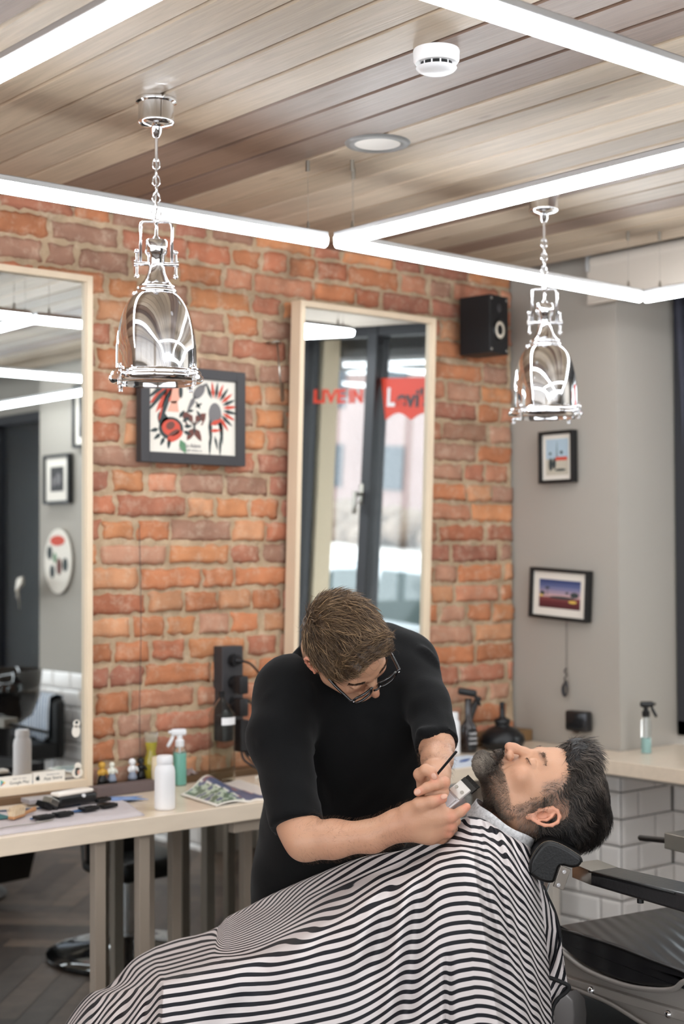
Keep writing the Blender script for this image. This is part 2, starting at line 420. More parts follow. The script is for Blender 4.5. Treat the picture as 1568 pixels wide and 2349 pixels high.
# right wall: two grey piers, window bays between them
w = MB()
w.bb(RX, 4.95, 3.57, 4.30, -.05, 2.74)           # pier next to the bricks
w.bb(RX, 4.79, 0.16, 1.97, -.05, 2.74)           # pier seen in the left mirror
w.bb(WX + .02, 4.79, 1.97, 3.57, -.05, .72)      # parapet under the window
w.bb(WX + .02, 4.79, -3.5, 0.16, -.05, .30)
w.bb(WX + .04, 4.79, 1.97, 3.57, 2.50, 2.74)
w.bb(WX + .04, 4.79, -3.5, 0.16, 2.44, 2.74)
structure(w.build('wall_right', M_grey))

# bevelled white tiles below the counter
def tiles(name, runs):
    V = []; F = []; C = []
    r = random.Random(5)
    for (axis, fixed, a0, a1, sgn, zt) in runs:
        z = zt; row = 0
        while z > -0.02:
            a = a0 - (row % 2) * 0.1
            while a < a1:
                s0 = max(a, a0) + .0024; s1 = min(a + .2, a1) - .0024
                if s1 - s0 > .012:
                    z1 = z - .0024; z0 = z - .1 + .0024; bv = .011; th = .007; k = len(V)
                    for (u, zz, h) in ((s0, z0, .002), (s1, z0, .002), (s1, z1, .002), (s0, z1, .002), (s0 + bv, z0 + bv, th), (s1 - bv, z0 + bv, th), (s1 - bv, z1 - bv, th), (s0 + bv, z1 - bv, th), (s0, z0, -.002), (s1, z0, -.002), (s1, z1, -.002), (s0, z1, -.002)):
                        V.append((fixed + sgn * h, u, zz) if axis == 'x' else (u, fixed + sgn * h, zz)); C.append(s2l((238, 232, 226)))
                    for q in ((4, 5, 6, 7), (0, 1, 5, 4), (1, 2, 6, 5), (2, 3, 7, 6), (3, 0, 4, 7), (8, 9, 1, 0), (9, 10, 2, 1), (10, 11, 3, 2), (11, 8, 0, 3)): F.append(tuple(k + t for t in q))
                a += .2
            z -= .1; row += 1
        k = len(V); h = .0
        for (u, zz) in ((a0, 0), (a1, 0), (a1, zt), (a0, zt)):
            V.append((fixed - sgn * .0005, u, zz) if axis == 'x' else (u, fixed - sgn * .0005, zz)); C.append(s2l((66, 60, 54)))
        F.append((k, k + 1, k + 2, k + 3))
    return V, F, C
V, F, C = tiles('t', [('x', RX - .012, 3.56, 4.10, -1, .715), ('y', 3.56, RX - .012, WX + .01, -1, .715), ('x', WX + .008, 1.98, 3.56, -1, .715), ('x', RX - .012, .15, 1.98, -1, .83)])
structure(np_mesh('trim_2', V, F, mat('white_metro_tile', rough=.12, attr='col', coat=.3), smooth=False, cols=C))

# windows: anthracite frames with real panes
def window(name, y0, y1, z0, z1, mull, x=4.74):
    f = MB(); t = .06
    for (a, b) in ((y0, y0 + t), (y1 - t, y1)): f.bb(x - .04, x + .04, a, b, z0, z1, .004)
    f.bb(x - .04, x + .04, y0, y1, z0, z0 + t, .004); f.bb(x - .04, x + .04, y0, y1, z1 - t, z1, .004)
    for ym, wd in mull: f.bb(x - .045, x + .045, ym - wd / 2, ym + wd / 2, z0, z1, .004)
    o = structure(f.build(name, M_dkframe))
    g = MB().bb(x - .004, x + .004, y0 + .03, y1 - .03, z0 + .03, z1 - .03).build('pane', M_glass, o)
    return o
win = window('window_1', 1.97, 3.56, .80, 2.50, [(2.09, .16), (2.665, .072)])
win2 = window('window_2', -3.48, 0.15, .30, 2.44, [(-1.1, .1), (-2.3, .1)])
structure(MB().bb(4.765, 4.79, -3.48, .15, .28, 2.46).build('trim_5', mat('navy_backing', (30, 34, 46), .3)))
hd = MB(); hd.bb(4.690, 4.698, 2.625, 2.655, 1.63, 1.73, .003); hd.cyl((4.698, 2.64, 1.68), (4.66, 2.64, 1.68), .009); hd.box((4.655, 2.64, 1.64), (.016, .022, .11), None, .006)
hd.build('window_handle', M_steel, win, auto=40)

# lettering on the street side of the glass
M_red = mat('vermilion_vinyl', (226, 66, 40), .5)
sg = thing('window_lettering', 'red vinyl words stuck on the window glass, seen in the middle mirror', 'sign', (4.75, 2.36, 2.15))
text_obj('word', 'LIVE', .092, M_red, frame_m((4.7335, 2.315, 2.152), (0, 1, 0), (0, 0, 1)), sg, .001, bold=.0032, width=.245)
text_obj('word', 'IN', .092, M_red, frame_m((4.7335, 2.520, 2.152), (0, 1, 0), (0, 0, 1)), sg, .001, bold=.0032, width=.10)
lg = thing('logo_decal', 'red wing-shaped logo decal on the right-hand pane, seen in the middle mirror', 'sign', (4.75, 2.88, 2.14))
y0, y1, zt, zb = 2.70, 3.147, 2.240, 2.040
yc = (y0 + y1) / 2
poly = [(y0 - yc, .10), (y1 - yc, .10), (y1 - yc - .045, -.10)]
for k in range(1, 12):   # two arcs along the lower edge
    t = k / 12; poly.append((y1 - yc - .045 - t * .1785, -.10 + .035 * math.sin(PI * t)))
poly.append((0, -.098))
for k in range(1, 12):
    t = k / 12; poly.append((-t * .1785, -.10 + .035 * math.sin(PI * t)))
poly.append((y0 - yc + .045, -.10))
MB().prism(poly, .001, frame_m((4.7335, yc, 2.14), (0, 1, 0), (0, 0, 1))).build('decal_ground', M_red, lg)
text_obj('letter', 'L', .12, M_white, frame_m((4.7338, 2.777, 2.145), (0, 1, 0), (0, 0, 1)), lg, .0025, bold=.004)
text_obj('letter', "evi's", .115, M_char, frame_m((4.7338, 2.937, 2.140), (0, 1, 0), (0, 0, 1)), lg, .0025, bold=.003, width=.235)

# roller blind rail at the top of the window bay
bl = thing('roller_blind', 'rolled-up white roller blind at the ceiling above the window bay', 'blind', (4.3, 3.2, 2.58))
M_blind = mat('blind_fabric', (196, 186, 174), .8, bump=(200, .1))
MB().cyl((4.32, 3.63, 2.592), (4.32, 1.2, 2.592), .030, n=28).build('fabric_roll', M_blind, bl, auto=40)
MB().bb(4.296, 4.299, 1.22, 3.645, 2.435, 2.59).bb(4.29, 4.305, 1.22, 3.645, 2.432, 2.446, .004).build('blind_sheet', M_blind, bl)
MB().bb(4.28, 4.36, 3.632, 3.645, 2.555, 2.66, .006).build('bracket', M_alu, bl)
MB().bb(4.36, 4.372, 1.2, 3.64, 2.60, 2.70).build('rail', M_dkframe, bl)

# curtain hanging in the bay
M_curt = mat('slate_curtain', (62, 62, 72), .9, bump=(150, .2))
ct = []
V = []; F = []
nz, ny = 24, 30
for j in range(nz + 1):
    t = j / nz; z = 2.50 - t * 1.70
    xe = 4.672 + .10 * t
    for i in range(ny + 1):
        s = i / ny; y = 3.55 - s * .22
        V.append((xe + .02 * math.sin(s * 34) + .016, y, z))
for j in range(nz):
    for i in range(ny): a = j * (ny + 1) + i; F.append((a, a + 1, a + ny + 2, a + ny + 1))
cu = np_mesh('curtain', V, F, M_curt, loc=(4.70, 3.45, .8)); tag(cu, 'dark slate curtain hanging beside the window at the right edge', 'curtain')
md = cu.modifiers.new('thick', 'SOLIDIFY'); md.thickness = .004

# ---------------------------------------------------------------- LED tubes
ZL = 2.385
def led(p0, p1, label, name='led_tube'):
    p0 = Vector(p0 + (ZL,)); p1 = Vector(p1 + (ZL,)); d = (p1 - p0).normalized(); mid = (p0 + p1) / 2; L = (p1 - p0).length
    t = thing(name, label, 'light', mid, group='suspended led tubes')
    R = Matrix.Rotation(math.atan2(d.y, d.x), 4, 'Z')
    a = MB(); w = .017; n = 10
    prof = [(-w, .006)] + [(w * math.cos(PI + PI * k / n) , -.004 + w * 1.0 * math.sin(PI + PI * k / n)) for k in range(n + 1)] + [(w, .006)]
    M = Matrix.Translation(mid) @ R @ Matrix(((0, 0, 1, -L / 2), (1, 0, 0, 0), (0, 1, 0, 0), (0, 0, 0, 1)))
    a.prism([(x, z) for x, z in prof], L, M); a.build('diffuser', M_led, t)
    MB().box(mid + Vector((0, 0, .014)), (L, .036, .016), R, .003).build('housing', M_alu, t)
    for q in (p0 + d * .06, p1 - d * .06):
        b = MB(); b.cyl(q + Vector((0, 0, .02)), q + Vector((0, 0, .045)), .006, .003, 10); b.cyl(q + Vector((0, 0, .04)), (q.x, q.y, CEIL), .0007, n=5); b.cyl((q.x, q.y, CEIL - .03), (q.x, q.y, CEIL), .006, n=10)
        b.build('suspension_wire', M_steel, t, auto=40)
X1, X2, X3, XM = 1.262, 2.665, 4.085, -.15
Y1, Y2, Y3 = 3.205, 1.665, .12
g = .012
led((X1 + g, Y1), (X2 - g, Y1), 'suspended led tube running along the brick wall above the left mirror')
led((X2 + g * 1.8, Y1 - .018), (X3 - g, Y1 + .02), 'suspended led tube along the brick wall towards the window corner')
led((X2 + .018, Y1 - g * 2), (X2 + .03, Y2 + g), 'suspended led tube crossing between the two pendant lamps')
led((X3 + g, Y1 + .01), (X3, Y2 + g), 'suspended led tube beside the roller blind at the right edge')
led((X1, Y1 - g), (X1, Y2 + g), 'suspended led tube in the upper left corner of the ceiling')
led((X1 + g, Y2), (X2 - g, Y2), 'suspended led tube in the upper right corner of the ceiling')
led((X2 + g, Y2), (X3 - g, Y2), 'suspended led tube continuing past the right edge of the photo')
led((XM + g, Y1), (X1 - g, Y1), 'suspended led tube continuing past the left edge of the photo')
for a_, b_, l_ in (((X1, Y2 - g), (X1, Y3 + g), 'suspended led tube over the shop floor seen in the left mirror'), ((X2, Y2 - g), (X2, Y3 + g), 'second led tube over the shop floor seen in the mirrors'),
                   ((X3, Y2 - g), (X3, Y3 + g), 'third led tube near the window seen in the middle mirror'), ((X2 + g, Y3), (X3 - g, Y3), 'far led tube parallel to the brick wall seen in the left mirror'),
                   ((X1 + g, Y3), (X2 - g, Y3), 'led tube behind the camera over the shop floor')):
    led(a_, b_, l_)

# ---------------------------------------------------------------- ceiling fittings
sd = thing('smoke_detector', 'round white smoke detector on the wooden ceiling', 'smoke detector', (2.237, 2.318, CEIL))
MB().lathe([(0, 0), (.050, 0), (.051, -.004), (.050, -.024), (.046, -.030), (.044, -.030), (0, -.030)], Matrix.Translation((2.237, 2.318, CEIL)), 48).build('housing', M_white, sd, auto=35)
b = MB()
for k in range(12):
    a = 2 * PI * k / 12
    b.box((2.237 + .034 * math.cos(a), 2.318 + .034 * math.sin(a), CEIL - .036), (.006, .0035, .014), Matrix.Rotation(a, 4, 'Z'), .001)
b.lathe([(0, -.030), (.026, -.030), (.026, -.042), (0, -.042)], Matrix.Translation((2.237, 2.318, CEIL)), 32)
b.build('vent_ribs', M_white, sd, auto=35)
MB().lathe([(.022, -.028), (.036, -.030), (.036, -.042), (.022, -.042)], Matrix.Translation((2.237, 2.318, CEIL)), 32).build('vent_recess', M_blackpl, sd, auto=35)
MB().lathe([(.045, -.040), (.041, -.045), (.030, -.050), (0, -.051)], Matrix.Translation((2.237, 2.318, CEIL)), 48).lathe([(.045, -.040), (.038, -.040)], Matrix.Translation((2.237, 2.318, CEIL)), 48).build('cap', M_white, sd, auto=35)
dl = thing('downlight', 'round recessed downlight with grey rim in the ceiling', 'light', (2.624, 2.947, CEIL))
MB().lathe([(.060, -.001), (.064, -.006), (.084, -.005), (.088, 0)], Matrix.Translation((2.624, 2.947, CEIL)), 64).build('rim', mat('grey_rim', (118, 116, 114), .4), dl, smooth=True)
MB().lathe([(0, -.003), (.062, -.003), (.062, 0)], Matrix.Translation((2.624, 2.947, CEIL)), 48).build('diffuser', mat('opal_diffuser', (226, 220, 212), .5), dl, auto=35)

# ---------------------------------------------------------------- mirrors
def mirror(label, x0, x1, z0, z1, ytop, ybot, group=None):
    """pale wooden box frame, thickness 55 mm; ytop / ybot: y of the front edge at top and bottom"""
    H = math.hypot(z1 - z0, ytop - ybot); W = x1 - x0; T = .055
    up = Vector((0, ytop - ybot, z1 - z0)).normalized()
    t = thing('wall_mirror', label, 'mirror', ((x0 + x1) / 2, ybot, z0), group=group)
    M = frame_m(((x0 + x1) / 2, ybot, z0), (1, 0, 0), up)      # local x right, y up, z toward the room
    f = MB(); b = .020
    for (a0, a1, c0, c1) in ((-W / 2, -W / 2 + b, 0, H), (W / 2 - b, W / 2, 0, H), (-W / 2 + b, W / 2 - b, 0, b * 1.2), (-W / 2 + b, W / 2 - b, H - b, H)):
        f.box(M @ Vector(((a0 + a1) / 2, (c0 + c1) / 2, -T / 2)), (a1 - a0, c1 - c0, T), M.to_3x3().to_4x4(), .0012)
    f.build('frame', M_frame, t)
    MB().box(M @ Vector((0, H / 2, -.020)), (W - 2 * b + .002, H - 2 * b + .002, .004), M.to_3x3().to_4x4()).build('glass', M_mirror, t)
    return t, M, H
mL, ML, HL = mirror('tall pale-framed mirror at the left edge with stickers on its lower rim', 1.745, 2.405, .785, 2.378, 4.045, 4.045)
mC, MC, HC = mirror('tall pale-framed mirror tilted off the bricks behind the barber', 3.187, 3.832, .785, 2.378, 3.978, 4.042)
lm = MB().bb(.6, 4.36, 4.066, 4.074, .0, .700).build('wall_mirror', M_mirror, None, loc=(2.4, 4.07, 0))
tag(lm, 'frameless low mirror panel on the wall under the tables', 'mirror')

# ---------------------------------------------------------------- worktops
def worktop(name, label, boxes, poly=None):
    t = thing(name, label, 'table', boxes[0][:3])
    return t
TZ = .766
wt = thing('work_table', 'long birch work table under the left mirror', 'table', (1.7, 3.8, 0))
MB().bb(.45, 2.80, 3.555, 4.005, TZ - .050, TZ, .0025).build('tabletop', M_table, wt)
def post(x, y, w=.034, d=.030, z1=TZ - .051, nm='leg', par=None, m=None):
    MB().bb(x - w / 2, x + w / 2, y - d / 2, y + d / 2, 0, z1, .002).build(nm, m or M_leg, par)
for x, y in ((2.147, 3.585), (2.290, 3.585), (2.745, 3.585), (2.66, 3.975), (2.56, 3.975), (1.05, 3.585), (1.05, 3.96)): post(x, y, par=wt)
MB().bb(2.60, 2.77, 3.57, 3.60, TZ - .085, TZ - .051, .002).build('bracket', M_leg, wt)
wt2 = thing('work_table', 'birch work table under the middle mirror, half hidden by the barber', 'table', (3.5, 3.8, 0))
MB().bb(2.86, 4.145, 3.650, 4.005, TZ - .050, TZ, .0025).build('tabletop', M_table, wt2)
for x, y in ((3.02, 3.68), (3.12, 3.68), (3.22, 3.68), (2.93, 3.96), (3.36, 3.70), (3.50, 3.68), (3.95, 3.9)): post(x, y, par=wt2)
ctr = thing('corner_counter', 'pale counter running along the window wall and round the grey pier', 'counter', (4.3, 3, TZ))
poly = [(4.150, 1.0), (4.150, 4.005), (4.362, 4.005), (4.362, 3.565), (4.70, 3.565), (4.70, 1.975), (4.362, 1.975), (4.362, 1.0)]
MB().prism(poly, .050, Matrix.Translation((0, 0, TZ - .050)), .002).build('countertop', M_table, ctr)
MB().bb(4.165, 4.36, 1.05, 3.62, TZ - .062, TZ - .0505).build('support_board', mat('grey_board', (150, 144, 136), .6), ctr)  # thin grey board close under the countertop
ledge = MB().bb(.45, 4.30, 4.03, 4.096, TZ - .03, TZ + .018, .003).build('wall_ledge', mat('dark_oak', (112, 84, 58), .6, var=(8, .15), stretch=(1, 8, 8)), None, loc=(2.4, 4.06, TZ)); tag(ledge, 'narrow dark wooden ledge along the foot of the brick wall', 'shelf')
sl = MB().bb(4.06, 4.362, 4.00, 4.10, TZ + .001, TZ + .045, .004).build('wooden_block', mat('brown_wood', (120, 92, 60), .6, var=(10, .15)), None, loc=(4.2, 4.05, TZ)); tag(sl, 'brown wooden block in the corner of the counter by the grey pier', 'block')

# ---------------------------------------------------------------- street outside
GZ = -.35
M_snow = mat('trampled_snow', (214, 206, 200), .9, var=(.6, .2), bump=(3, .4))
structure(MB().bb(4.96, 60, -45, 30, GZ - .1, GZ).build('trim_3', M_snow))
M_plaster = mat('cream_plaster', (214, 196, 170), .9, bump=(20, .3))
structure(MB().bb(4.795, 4.90, .1, 2.19, GZ, 3.2).bb(4.951, 5.03, 3.60, 9, GZ, 3.2).bb(4.795, 4.90, 2.19, 3.57, GZ, .70).build('trim_4', M_plaster))

cn0 = MB().bb(4.96, 5.7, -.5, 6.0, 2.37, 2.55, .01).build('added_overhang', mat('dark_overhang', (70, 72, 76), .6), None, loc=(5.6, 2.5, 2.37)); tag(cn0, 'dark overhang added outside to darken the upper panes in the middle mirror', 'added_overhang')  # slab added outside so the upper panes look dark in the mirror
def car(loc, rz, body, label):
    t = thing('car', label, 'car', loc, (0, 0, rz))
    L = 4.3
    # side outline (x along the car, z up), front at -x
    lower = [(-2.15, .35), (-2.15, .62), (-1.95, .82), (-1.05, .95), (-.35, 1.0), (.9, 1.0), (2.0, .98), (2.15, .85), (2.15, .35)]
    def loft(prof, w0, w1, zsplit):
        pass
    b = MB()
    M = Matrix(((1, 0, 0, 0), (0, 0, -1, .86), (0, 1, 0, 0), (0, 0, 0, 1)))
    b.prism(lower, 1.72, M, .06); b.build('body', body, t, local=True, auto=40)
    # cabin tapers inward
    V = []; F = []
    base = [(-1.0, .95), (-.55, 1.16), (-.12, 1.38), (.15, 1.43), (1.2, 1.43), (1.65, 1.33), (1.95, 1.0)]
    k = MB(); bm = k.bm
    def wid(z): return .80 - (z - .95) * .38
    Lf = [bm.verts.new((x, -wid(z), z)) for x, z in base]; Rt = [bm.verts.new((x, wid(z), z)) for x, z in base]
    for i in range(len(base) - 1): bm.faces.new((Lf[i], Lf[i + 1], Rt[i + 1], Rt[i]))
    bm.faces.new(Lf); bm.faces.new(list(reversed(Rt)))
    k.build('cabin', body, t, local=True, auto=50)
    g = MB()
    for s in (-1, 1):
        for pl in ([(-.78, 1.0), (-.18, 1.32), (.30, 1.36), (.30, 1.0)], [(.37, 1.0), (.37, 1.36), (1.15, 1.36), (1.22, 1.0)], [(1.3, 1.0), (1.23, 1.36), (1.5, 1.31), (1.7, 1.0)]):
            g.bm.faces.new([g.bm.verts.new((x, s * (wid(z) + .008), z)) for x, z in pl])
    gl = g.build('side_windows', mat('tinted_glass', (70, 84, 84), .05), t, local=True)
    for sx in (-1.35, 1.35):
        for sy in (-.86, .86):
            w = MB(); w.lathe([(0, -.1), (.30, -.1), (.33, -.06), (.33, .06), (.30, .1), (0, .1)], Matrix.Translation((sx, sy * .93, .33)) @ Matrix.Rotation(PI / 2, 4, 'X'), 28)
            w.build('wheel', M_blackpl, t, local=True, auto=40)
    return t
M_silver = mat('silver_paint', (200, 204, 208), .25, .3, coat=.6)
car((8.4, -.95, GZ), PI / 2, M_silver, 'silver car parked outside the window, seen in the middle mirror')
car((15.5, 2.2, GZ), PI / 2, mat('white_paint', (226, 228, 232), .25, coat=.5), 'white car parked across the street, seen small in the middle mirror')
bd = thing('apartment_house', 'dull red-brown house across the street seen in the middle mirror', 'building', (34, -14, GZ))
MB().bb(34, 42, -44, 20, GZ, 5).build('walls', mat('red_brown_render', (150, 128, 124), .9, var=(.5, .15)), bd)
wn_ = MB()
for i in range(18):
    for j in range(3): wn_.bb(33.93, 34.02, -40 + i * 3.2, -38.6 + i * 3.2, 1 + j * 2.8, 2.5 + j * 2.8)
wn_.build('windows', mat('dark_pane', (60, 66, 74), .1), bd)
hd_ = MB()
for i in range(220):
    hd_.sph((27 + rnd.uniform(-.8, .8), -30 + i * .16 + rnd.uniform(-.3, .3), GZ + rnd.uniform(.0, .9)), rnd.uniform(.25, .5), 6, (1, 1, .8))
h_ = hd_.build('hedge', mat('dry_hedge', (128, 112, 100), 1, var=(3, .3)), None, loc=(27, -10, GZ)); tag(h_, 'low brownish hedge across the street', 'hedge')
def bush(loc, label, n=46, h=1.5):
    t = MB()
    r = random.Random(int(loc[0] * 100))
    for i in range(n):
        a = r.uniform(0, 2 * PI); sp = r.uniform(.1, .6); p = Vector(loc); pts = []
        for k in range(7):
            q = k / 6; pts.append(p + Vector((math.cos(a) * sp * q * h + r.uniform(-.03, .03), math.sin(a) * sp * q * h + r.uniform(-.03, .03), q * h * r.uniform(.92, 1.0))))
        t.tube(pts, [.014 * (1 - .8 * k / 6) for k in range(7)], 4)
    o = t.build('bare_bush', mat('bare_twigs', (110, 92, 80), .9), None, loc=loc); tag(o, label, 'bush')
bush((11.5, -2.7, GZ), 'leafless bush on the snowy verge behind the silver car', 60, 1.7)
bush((12.3, -4.6, GZ), 'smaller leafless bush on the snowy verge', 30, 1.1)
# ---------------------------------------------------------------- chrome pendant lamps
def pendant(loc, label, rz=0.0):
    t = thing('pendant_lamp', label, 'lamp', loc, (0, 0, rz), 'chrome pendant lamps')
    C0 = Matrix.Identity(4)
    # heights relative to the ceiling
    MB().lathe([(0, 0), (.049, 0), (.050, -.004), (.049, -.009), (.043, -.012), (.043, -.050), (.045, -.054), (.044, -.060), (.034, -.066), (.016, -.070), (.013, -.082), (.008, -.092), (.0045, -.094), (0, -.094)], C0, 48).build('ceiling_rose', M_chrome, t, local=True, auto=50)
    MB().cyl((0, 0, -.092), (0, 0, -.150), .0042, n=12).build('stem', M_chrome, t, local=True, auto=50)
    z = -.146; k = 0
    while z > -.262:
        pts = []
        for i in range(16):
            a = 2 * PI * i / 16; w = .0085 * math.sin(a); h = .0125 * math.cos(a) * (1.15)
            pts.append((w, 0, z - .011 + h) if k % 2 == 0 else (0, w, z - .011 + h))
        MB().tube(pts, .0019, 6, closed=True).build('chain_link', M_chrome, t, local=True, smooth=True)
        z -= .0205; k += 1
    # electric flex threaded through the chain
    MB().tube([(0.002 * math.sin(i * 1.7), .002 * math.cos(i * 1.3), -.15 - i * .0135) for i in range(12)], .0026, 6).build('flex', mat('clear_flex', (170, 165, 160), .3), t, local=True, smooth=True)
    # shackle ring, yoke
    MB().tube([(.011 * math.sin(2 * PI * i / 20), 0, -.278 + .015 * math.cos(2 * PI * i / 20)) for i in range(20)], .0028, 8, closed=True).build('ring', M_chrome, t, local=True, smooth=True)
    MB().lathe([(0, -.290), (.006, -.291), (.007, -.299), (.004, -.303), (.0035, -.330), (.008, -.336), (.008, -.345), (0, -.346)], C0, 20).build('swivel', M_chrome, t, local=True, auto=50)
    y = MB(); w = .0375
    y.tube([(-w, 0, -.405), (-w, 0, -.311), (-w + .002, 0, -.302), (-w + .008, 0, -.297), (w - .008, 0, -.297), (w - .002, 0, -.302), (w, 0, -.311), (w, 0, -.405)], .0037, 10)
    y.build('yoke', M_chrome, t, local=True, smooth=True)
    for s in (-1, 1):
        k_ = MB(); k_.cyl((s * .018, 0, -.400), (s * .050, 0, -.400), .0048, n=14); k_.cyl((s * .050, 0, -.400), (s * .053, 0, -.400), .008, n=14)
        k_.cyl((s * .0465, .004, -.372), (s * .0465, -.002, -.428), .0032, n=10); k_.sph((s * .0465, .004, -.370), .006, 12); k_.sph((s * .0465, -.002, -.430), .006, 12)
        k_.build('wing_screw', M_chrome, t, local=True, auto=50)
    MB().lathe([(0, -.340), (.0235, -.342), (.0265, -.346), (.0265, -.372), (.0235, -.377), (.0205, -.380), (.0200, -.412), (.0225, -.424), (.030, -.440), (.038, -.449), (.043, -.453),
                (.0455, -.455), (.045, -.459), (.0435, -.461), (.049, -.465), (.0495, -.470), (.047, -.472)], C0, 56).build('cap', M_chrome, t, local=True, auto=60)
    MB().sph((-.052, .008, -.472), .006, 10).build('hinge_knob', M_chrome, t, local=True, smooth=True)
    prof = [(.047, -.471), (.056, -.478), (.066, -.490), (.076, -.508), (.0845, -.532), (.091, -.562), (.0955, -.598), (.0965, -.636), (.0965, -.664)]
    # smooth profile
    pr = []
    for i in range(len(prof) - 1):
        p0 = prof[max(0, i - 1)]; p1 = prof[i]; p2 = prof[i + 1]; p3 = prof[min(len(prof) - 1, i + 2)]
        for k in range(5):
            u = k / 5
            pr.append(tuple(0.5 * (2 * p1[j] + (p2[j] - p0[j]) * u + (2 * p0[j] - 5 * p1[j] + 4 * p2[j] - p3[j]) * u * u + (-p0[j] + 3 * p1[j] - 3 * p2[j] + p3[j]) * u ** 3) for j in (0, 1)))
    pr.append(prof[-1])
    inner = [(r - .0025, z) for r, z in reversed(pr)]
    MB().lathe(pr + inner, C0, 72).build('shade', M_chrome, t, local=True, smooth=True)
    MB().lathe([(.097, -.658), (.105, -.660), (.108, -.664), (.107, -.670), (.112, -.672), (.113, -.678), (.109, -.684), (.103, -.688), (.094, -.689), (.092, -.684), (.094, -.662), (.097, -.658)], C0, 72).build('rim_ring', M_chrome, t, local=True, auto=70)
    MB().lathe([(0, -.6835), (.094, -.682), (.094, -.679), (0, -.6805)], C0, 48).build('lens', mat('lens_glass', (235, 240, 240), .03, trans=.9), t, local=True, smooth=True)
    MB().lathe([(0, -.50), (.018, -.50), (.018, -.55), (.026, -.57), (.030, -.60), (.026, -.628), (.014, -.642), (0, -.645)], C0, 24).build('bulb', mat('frosted_bulb', (235, 228, 215), .4), t, local=True, smooth=True)
    for k in range(4):
        a = PI / 4 * 0 + k * PI / 2 + .75
        ca, sa = math.cos(a), math.sin(a)
        b = MB(); b.box((.113 * ca, .113 * sa, -.673), (.022, .016, .010), Matrix.Rotation(a, 4, 'Z'), .003)
        b.cyl((.121 * ca, .121 * sa, -.650), (.121 * ca, .121 * sa, -.690), .0032, n=10); b.sph((.121 * ca, .121 * sa, -.660), .0068, 12, (1, 1, .8)); b.cyl((.121 * ca, .121 * sa, -.684), (.121 * ca, .121 * sa, -.690), .0062, n=10); b.cyl((.121 * ca, .121 * sa, -.692), (.121 * ca, .121 * sa, -.699), .0058, n=10)
        b.cyl((.121 * ca - sa * .012, .121 * sa + ca * .012, -.662), (.121 * ca + sa * .012, .121 * sa - ca * .012, -.662), .003, n=8)
        b.build('clamp_screw', M_chrome, t, local=True, auto=50)
    return t
RZ = -YAW
pendant((1.958, 3.000, CEIL), 'chrome bell pendant lamp hanging in front of the bricks on the left', RZ + .18)
pendant((3.371, 3.029, CEIL), 'chrome bell pendant lamp hanging in front of the grey pier on the right', RZ + .05)
# ---------------------------------------------------------------- framed pictures
def framed(name, label, O, xd, W, H, T, border, mount, paint, roll=0.0, fm=None):
    """O: centre on the wall, xd: picture's right direction, thickness towards the room"""
    M = frame_m(O, xd, (0, 0, 1)) @ Matrix.Rotation(roll, 4, 'Z')
    t = thing(name, label, 'picture', O)
    R = M.to_3x3().to_4x4(); f = MB(); b = border
    for (x, y, w, h) in ((-W / 2 + b / 2, 0, b, H), (W / 2 - b / 2, 0, b, H), (0, -H / 2 + b / 2, W - 2 * b, b), (0, H / 2 - b / 2, W - 2 * b, b)):
        f.box(M @ Vector((x, y, T / 2)), (w, h, T), R, .0015)
    f.build('frame', fm or M_black, t)
    MB().box(M @ Vector((0, 0, T * .5)), (W - 2 * b, H - 2 * b, .003), R).build('mount', M_paper, t)
    paint(t, M @ Matrix.Translation((0, 0, T * .5 + .0022)), W - 2 * b - 2 * mount, H - 2 * b - 2 * mount)
    return t
def flat(parts, M, name, m, par, h=.0004):
    b = MB()
    for p in parts: b.prism(p, h, M)
    return b.build(name, m, par)
def disc(cx, cy, rx, ry=None, n=18, rot=0):
    ry = ry or rx; return [(cx + rx * math.cos(2 * PI * i / n) * math.cos(rot) - ry * math.sin(2 * PI * i / n) * math.sin(rot), cy + rx * math.cos(2 * PI * i / n) * math.sin(rot) + ry * math.sin(2 * PI * i / n) * math.cos(rot)) for i in range(n)]
def leaf(x, y, L, w, a):
    c, s = math.cos(a), math.sin(a); return [(x + u * c - v * s, y + u * s + v * c) for u, v in ((0, 0), (L * .35, w), (L * .75, w * .6), (L, 0), (L * .75, -w * .6), (L * .35, -w))]
MI_red = mat('ink_red', (206, 84, 66), .7); MI_gr = mat('ink_green_black', (58, 66, 66), .7); MI_br = mat('ink_brown', (112, 70, 62), .7); MI_pk = mat('ink_skin', (224, 168, 146), .7); MI_grey = mat('ink_grey', (120, 116, 116), .7); MI_lg = mat('ink_leaf', (98, 138, 104), .7)
